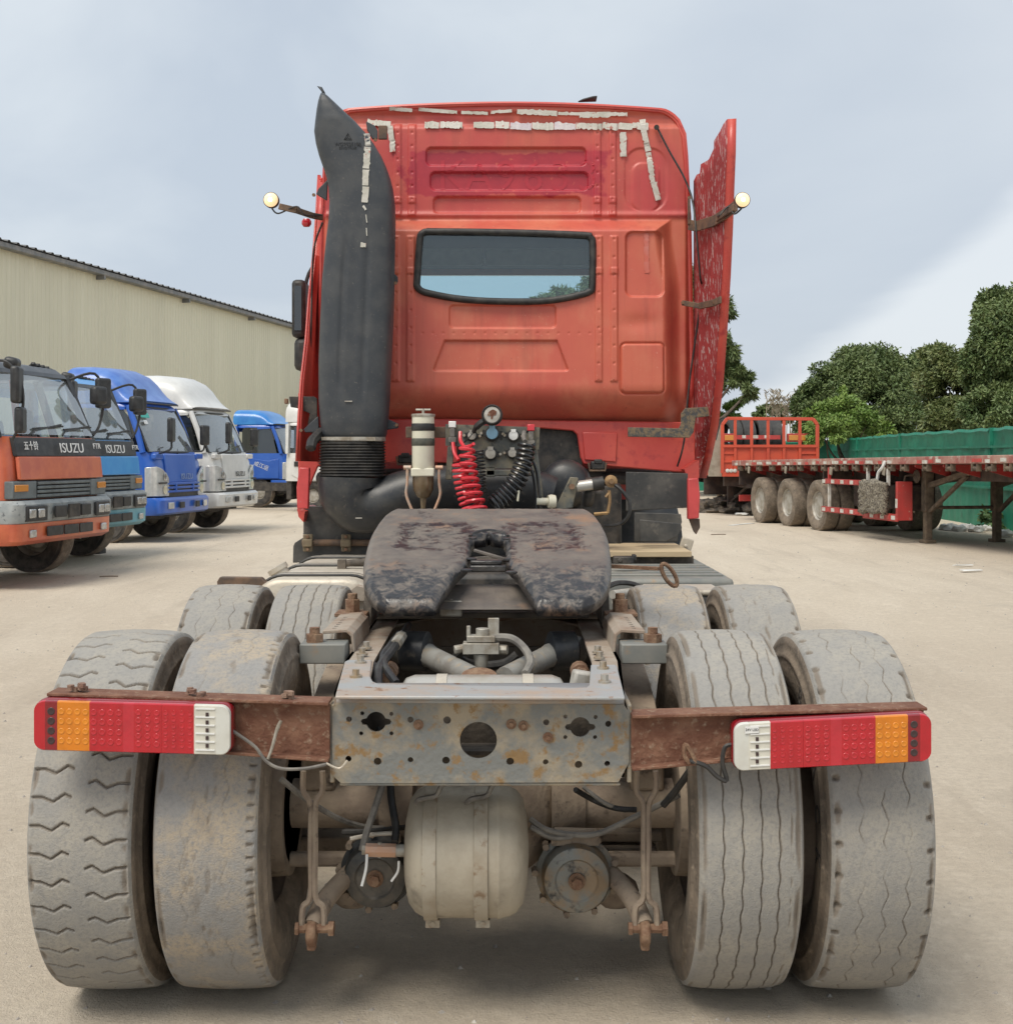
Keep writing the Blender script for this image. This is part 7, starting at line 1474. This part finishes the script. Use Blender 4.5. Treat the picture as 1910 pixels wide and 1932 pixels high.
# a carrier parked beyond, with lamps across its tail and spare tyres on it
YC = 45.0
t3 = thing('tyre_carrier', 'carrier trailer tail with amber lamps seen behind the barred headboard', 'trailer', (qx(1440, YC), YC, 0), 0, world_children=True)
ax_, bx_ = qx(1352, YC), qx(1528, YC)
m = MB(); m.bb(ax_, bx_, YC, YC+9, 1.45, 1.58); m.build('deck', 'trailer_under', t3)
for x in (ax_+.5, bx_-.5): m = MB(); m.bb(x-.06, x+.06, YC+.1, YC+9, .9, 1.45); m.build('main_beam', 'trailer_under', t3)
m = MB(); m.bb(qx(1365, YC), qx(1470, YC), YC-.12, YC-.06, qz(829, YC), qz(821, YC)); rb = m.build('lamp_bar', 'reflect_red', t3)
for a, b in ((1398, 1405), (1414, 1428), (1440, 1450)): m = MB(); m.bb(qx(a, YC), qx(b, YC), YC-.13, YC-.12, qz(827, YC), qz(821, YC)); m.build('reflector_strip', 'reflect_white', rb)
for a, b in ((1363, 1388), (1484, 1526)):
    m = MB(); m.bb(qx(a, YC), qx(b, YC), YC-.14, YC+.05, qz(834, YC), qz(818, YC)); lb_ = m.build('tail_lamp', 'trailer_red', t3, bevel=.02)
    n_ = 1 if b-a < 30 else 2
    for i in range(n_): c0 = a+(b-a)*(i/n_)+2; c1 = a+(b-a)*((i+1)/n_)-2; m = MB(); m.bb(qx(c0, YC), qx(c1, YC), YC-.165, YC-.141, qz(831, YC), qz(821, YC)); m.build('lamp_lens', 'signal_amber', lb_, bevel=.01)
for x in (ax_+.3, (ax_+bx_)/2, bx_-.3): m = MB(); m.bb(x-.04, x+.04, YC-.02, YC+.04, 1.5, qz(820, YC)); m.build('post', 'trailer_under', t3)
for s_ in (-1, 1):
    for u in (1.2, 2.5):
        w = rim_mb(s_, .525).build('wheel', 'rim_grey', t3); w.location = ((ax_+bx_)/2+s_*1.1, YC+u, .525); ty = bpy.data.objects.new('tyre', T_trl); COL.objects.link(ty); ty.parent = w
mat('spare_rubber', (.045, .046, .048), .75, col2=(.08, .078, .075), sc=5)
T_sp = tyre_mesh('rib4', 140, 26, R=.66, tw=.15, seed=13, mats=('spare_rubber', 'rubber', 'spare_rubber'))
for i, px in enumerate((1374, 1403, 1437, 1462)):
    o = bpy.data.objects.new('spare_tyre', T_sp); COL.objects.link(o); o.location = (qx(px, YC+.9), YC+.9+.2*i, 1.58+.66); o.rotation_euler = (0, 0, R_(18-5*i)); o.scale = (1.5, 1, 1)
    tag(o, 'black spare tyre standing in the row behind the barred headboard', 'tyre', 'spare tyres on the carrier')
# ------------------------------------------------------------------ small things lying about
mat('bag_white', (.62, .62, .60), .6, col2=(.48, .48, .46), sc=8, bump=.5, bsc=12); mat('paper', (.66, .66, .63), .7); mat('twig', (.15, .11, .075), .9); mat('scrap', (.05, .045, .04), .9, col2=(.16, .13, .10), sc=6, bump=.8, bsc=14)
random.seed(21)
def lump(name, c, r, mt, sc=(1, 1, .6), n=14, amp=.28):
    m = MB(); m.sphere((0, 0, 0), r, n, sc); m.v = [tuple(Vector(v)*(1+random.uniform(-amp, amp))) for v in m.v]; m.v = [(x, y, max(z, -r*.3)) for x, y, z in m.v]
    o = m.build(name, mt); o.location = Vector(c)+Vector((0, 0, r*.3)); o.rotation_euler = (0, 0, random.random()*6); return o
for i, (px, py, r) in enumerate(((1788, 1001, .17), (1808, 1003, .14), (1822, 1001, .16), (1842, 1004, .15), (1862, 1002, .14), (1893, 1013, .16))):
    p = qh(px, py, 0); tag(lump('plastic_bag', p, r, 'bag_white'), 'crumpled white plastic bag at the foot of the green fence', 'bag', 'rubbish bags along the fence')
for i, (px, py, r) in enumerate(((1350, 960, .45), (1400, 962, .35), (1440, 965, .40), (1375, 958, .5))):
    p = qh(px, py+6, 0); tag(lump('scrap_heap', (p.x, p.y, 0), r, 'scrap', (1.6, 1, .5), 20, .35), 'dark heap of scrap under the orange-red trailer', 'scrap', 'scrap heaps under the trailer')
for i, (px, py) in enumerate(((1350, 950), (1420, 955), (1432, 966), (1398, 962))):
    p = qh(px, py+10, 0); o = lump('paper_scrap', p, .10, 'paper', (1.6, 1, .35)); tag(o, 'small white scrap of rubbish under the orange-red trailer', 'rubbish', 'white scraps under the trailer')
def litter(name, label, cat, px, py, L, w, ang, mt, group=None, h=.012):
    p = qh(px, py, 0); m = MB(); m.box((0, 0, h/2+.004), (L, w, h)); m.v = [(x, y+random.uniform(-w*.3, w*.3), z) for x, y, z in m.v]; o = m.build(name, mt); o.location = (p.x, p.y, .012); o.rotation_euler = (0, 0, ang); return tag(o, label, cat, group)
litter('paper_strip', 'white paper strip on the dirt beside the flatbed trailer wheels', 'litter', 1398, 991, 1.0, .10, .9, 'paper')
litter('paper_sheet', 'flat white paper sheet on the open dirt right of the tractor', 'litter', 1832, 1079, .28, .10, .1, 'paper')
litter('paper_scrap', 'torn paper scrap lying beyond the white sheet', 'litter', 1815, 1069, .30, .05, .3, 'paper')
def twig(px, py, L, ang, label, bend=.15):
    p = qh(px, py, 0); m = MB(); d = Vector((math.cos(ang), math.sin(ang), 0)); nn = Vector((-d.y, d.x, 0)); m.tube(arc_path([-d*L/2, nn*bend*L*.4, d*L/2+nn*bend*L*.2], 6), .008, 5); o = m.build('twig', 'twig'); o.location = (p.x, p.y, .016); tag(o, label, 'twig')
twig(205, 1090, .22, .2, 'dry twig on the dirt in front of the sky blue truck', .4); twig(1355, 1010, .3, .1, 'curled twig near the broken red skirt tip', .5)
# wheel chock by the sky blue truck
mat('chock', (.03, .028, .026), .8, col2=(.06, .055, .05), sc=10)
p = qh(172, 1046, 0); m = MB(); m.prism([(-.2, -.1, 0), (.2, -.1, 0), (.2, -.1, .09), (-.05, -.1, .13)], (0, .2, 0)); o = m.build('wheel_chock', 'chock', bevel=.01); o.location = p; o.location.z = .004; o.rotation_euler = (0, 0, -.2); tag(o, 'black wheel chock on the dirt before the sky blue truck', 'wheel chock')
# weeds at the fence foot
mat('weed', (.05, .10, .03), .7, col2=(.09, .15, .05), sc=4)
for i, (px, py) in enumerate(((1895, 1000), (1868, 998), (1905, 985))):
    p = qh(px, py+2, 0); t = thing('weed_clump', 'small green weed clump at the foot of the green fence', 'weed', p, group='weeds by the fence', world_children=True); crown('leaves', [(p.x, p.y, .25, .3, .3, .25)], 160, .16, 'weed', t, 40+i)
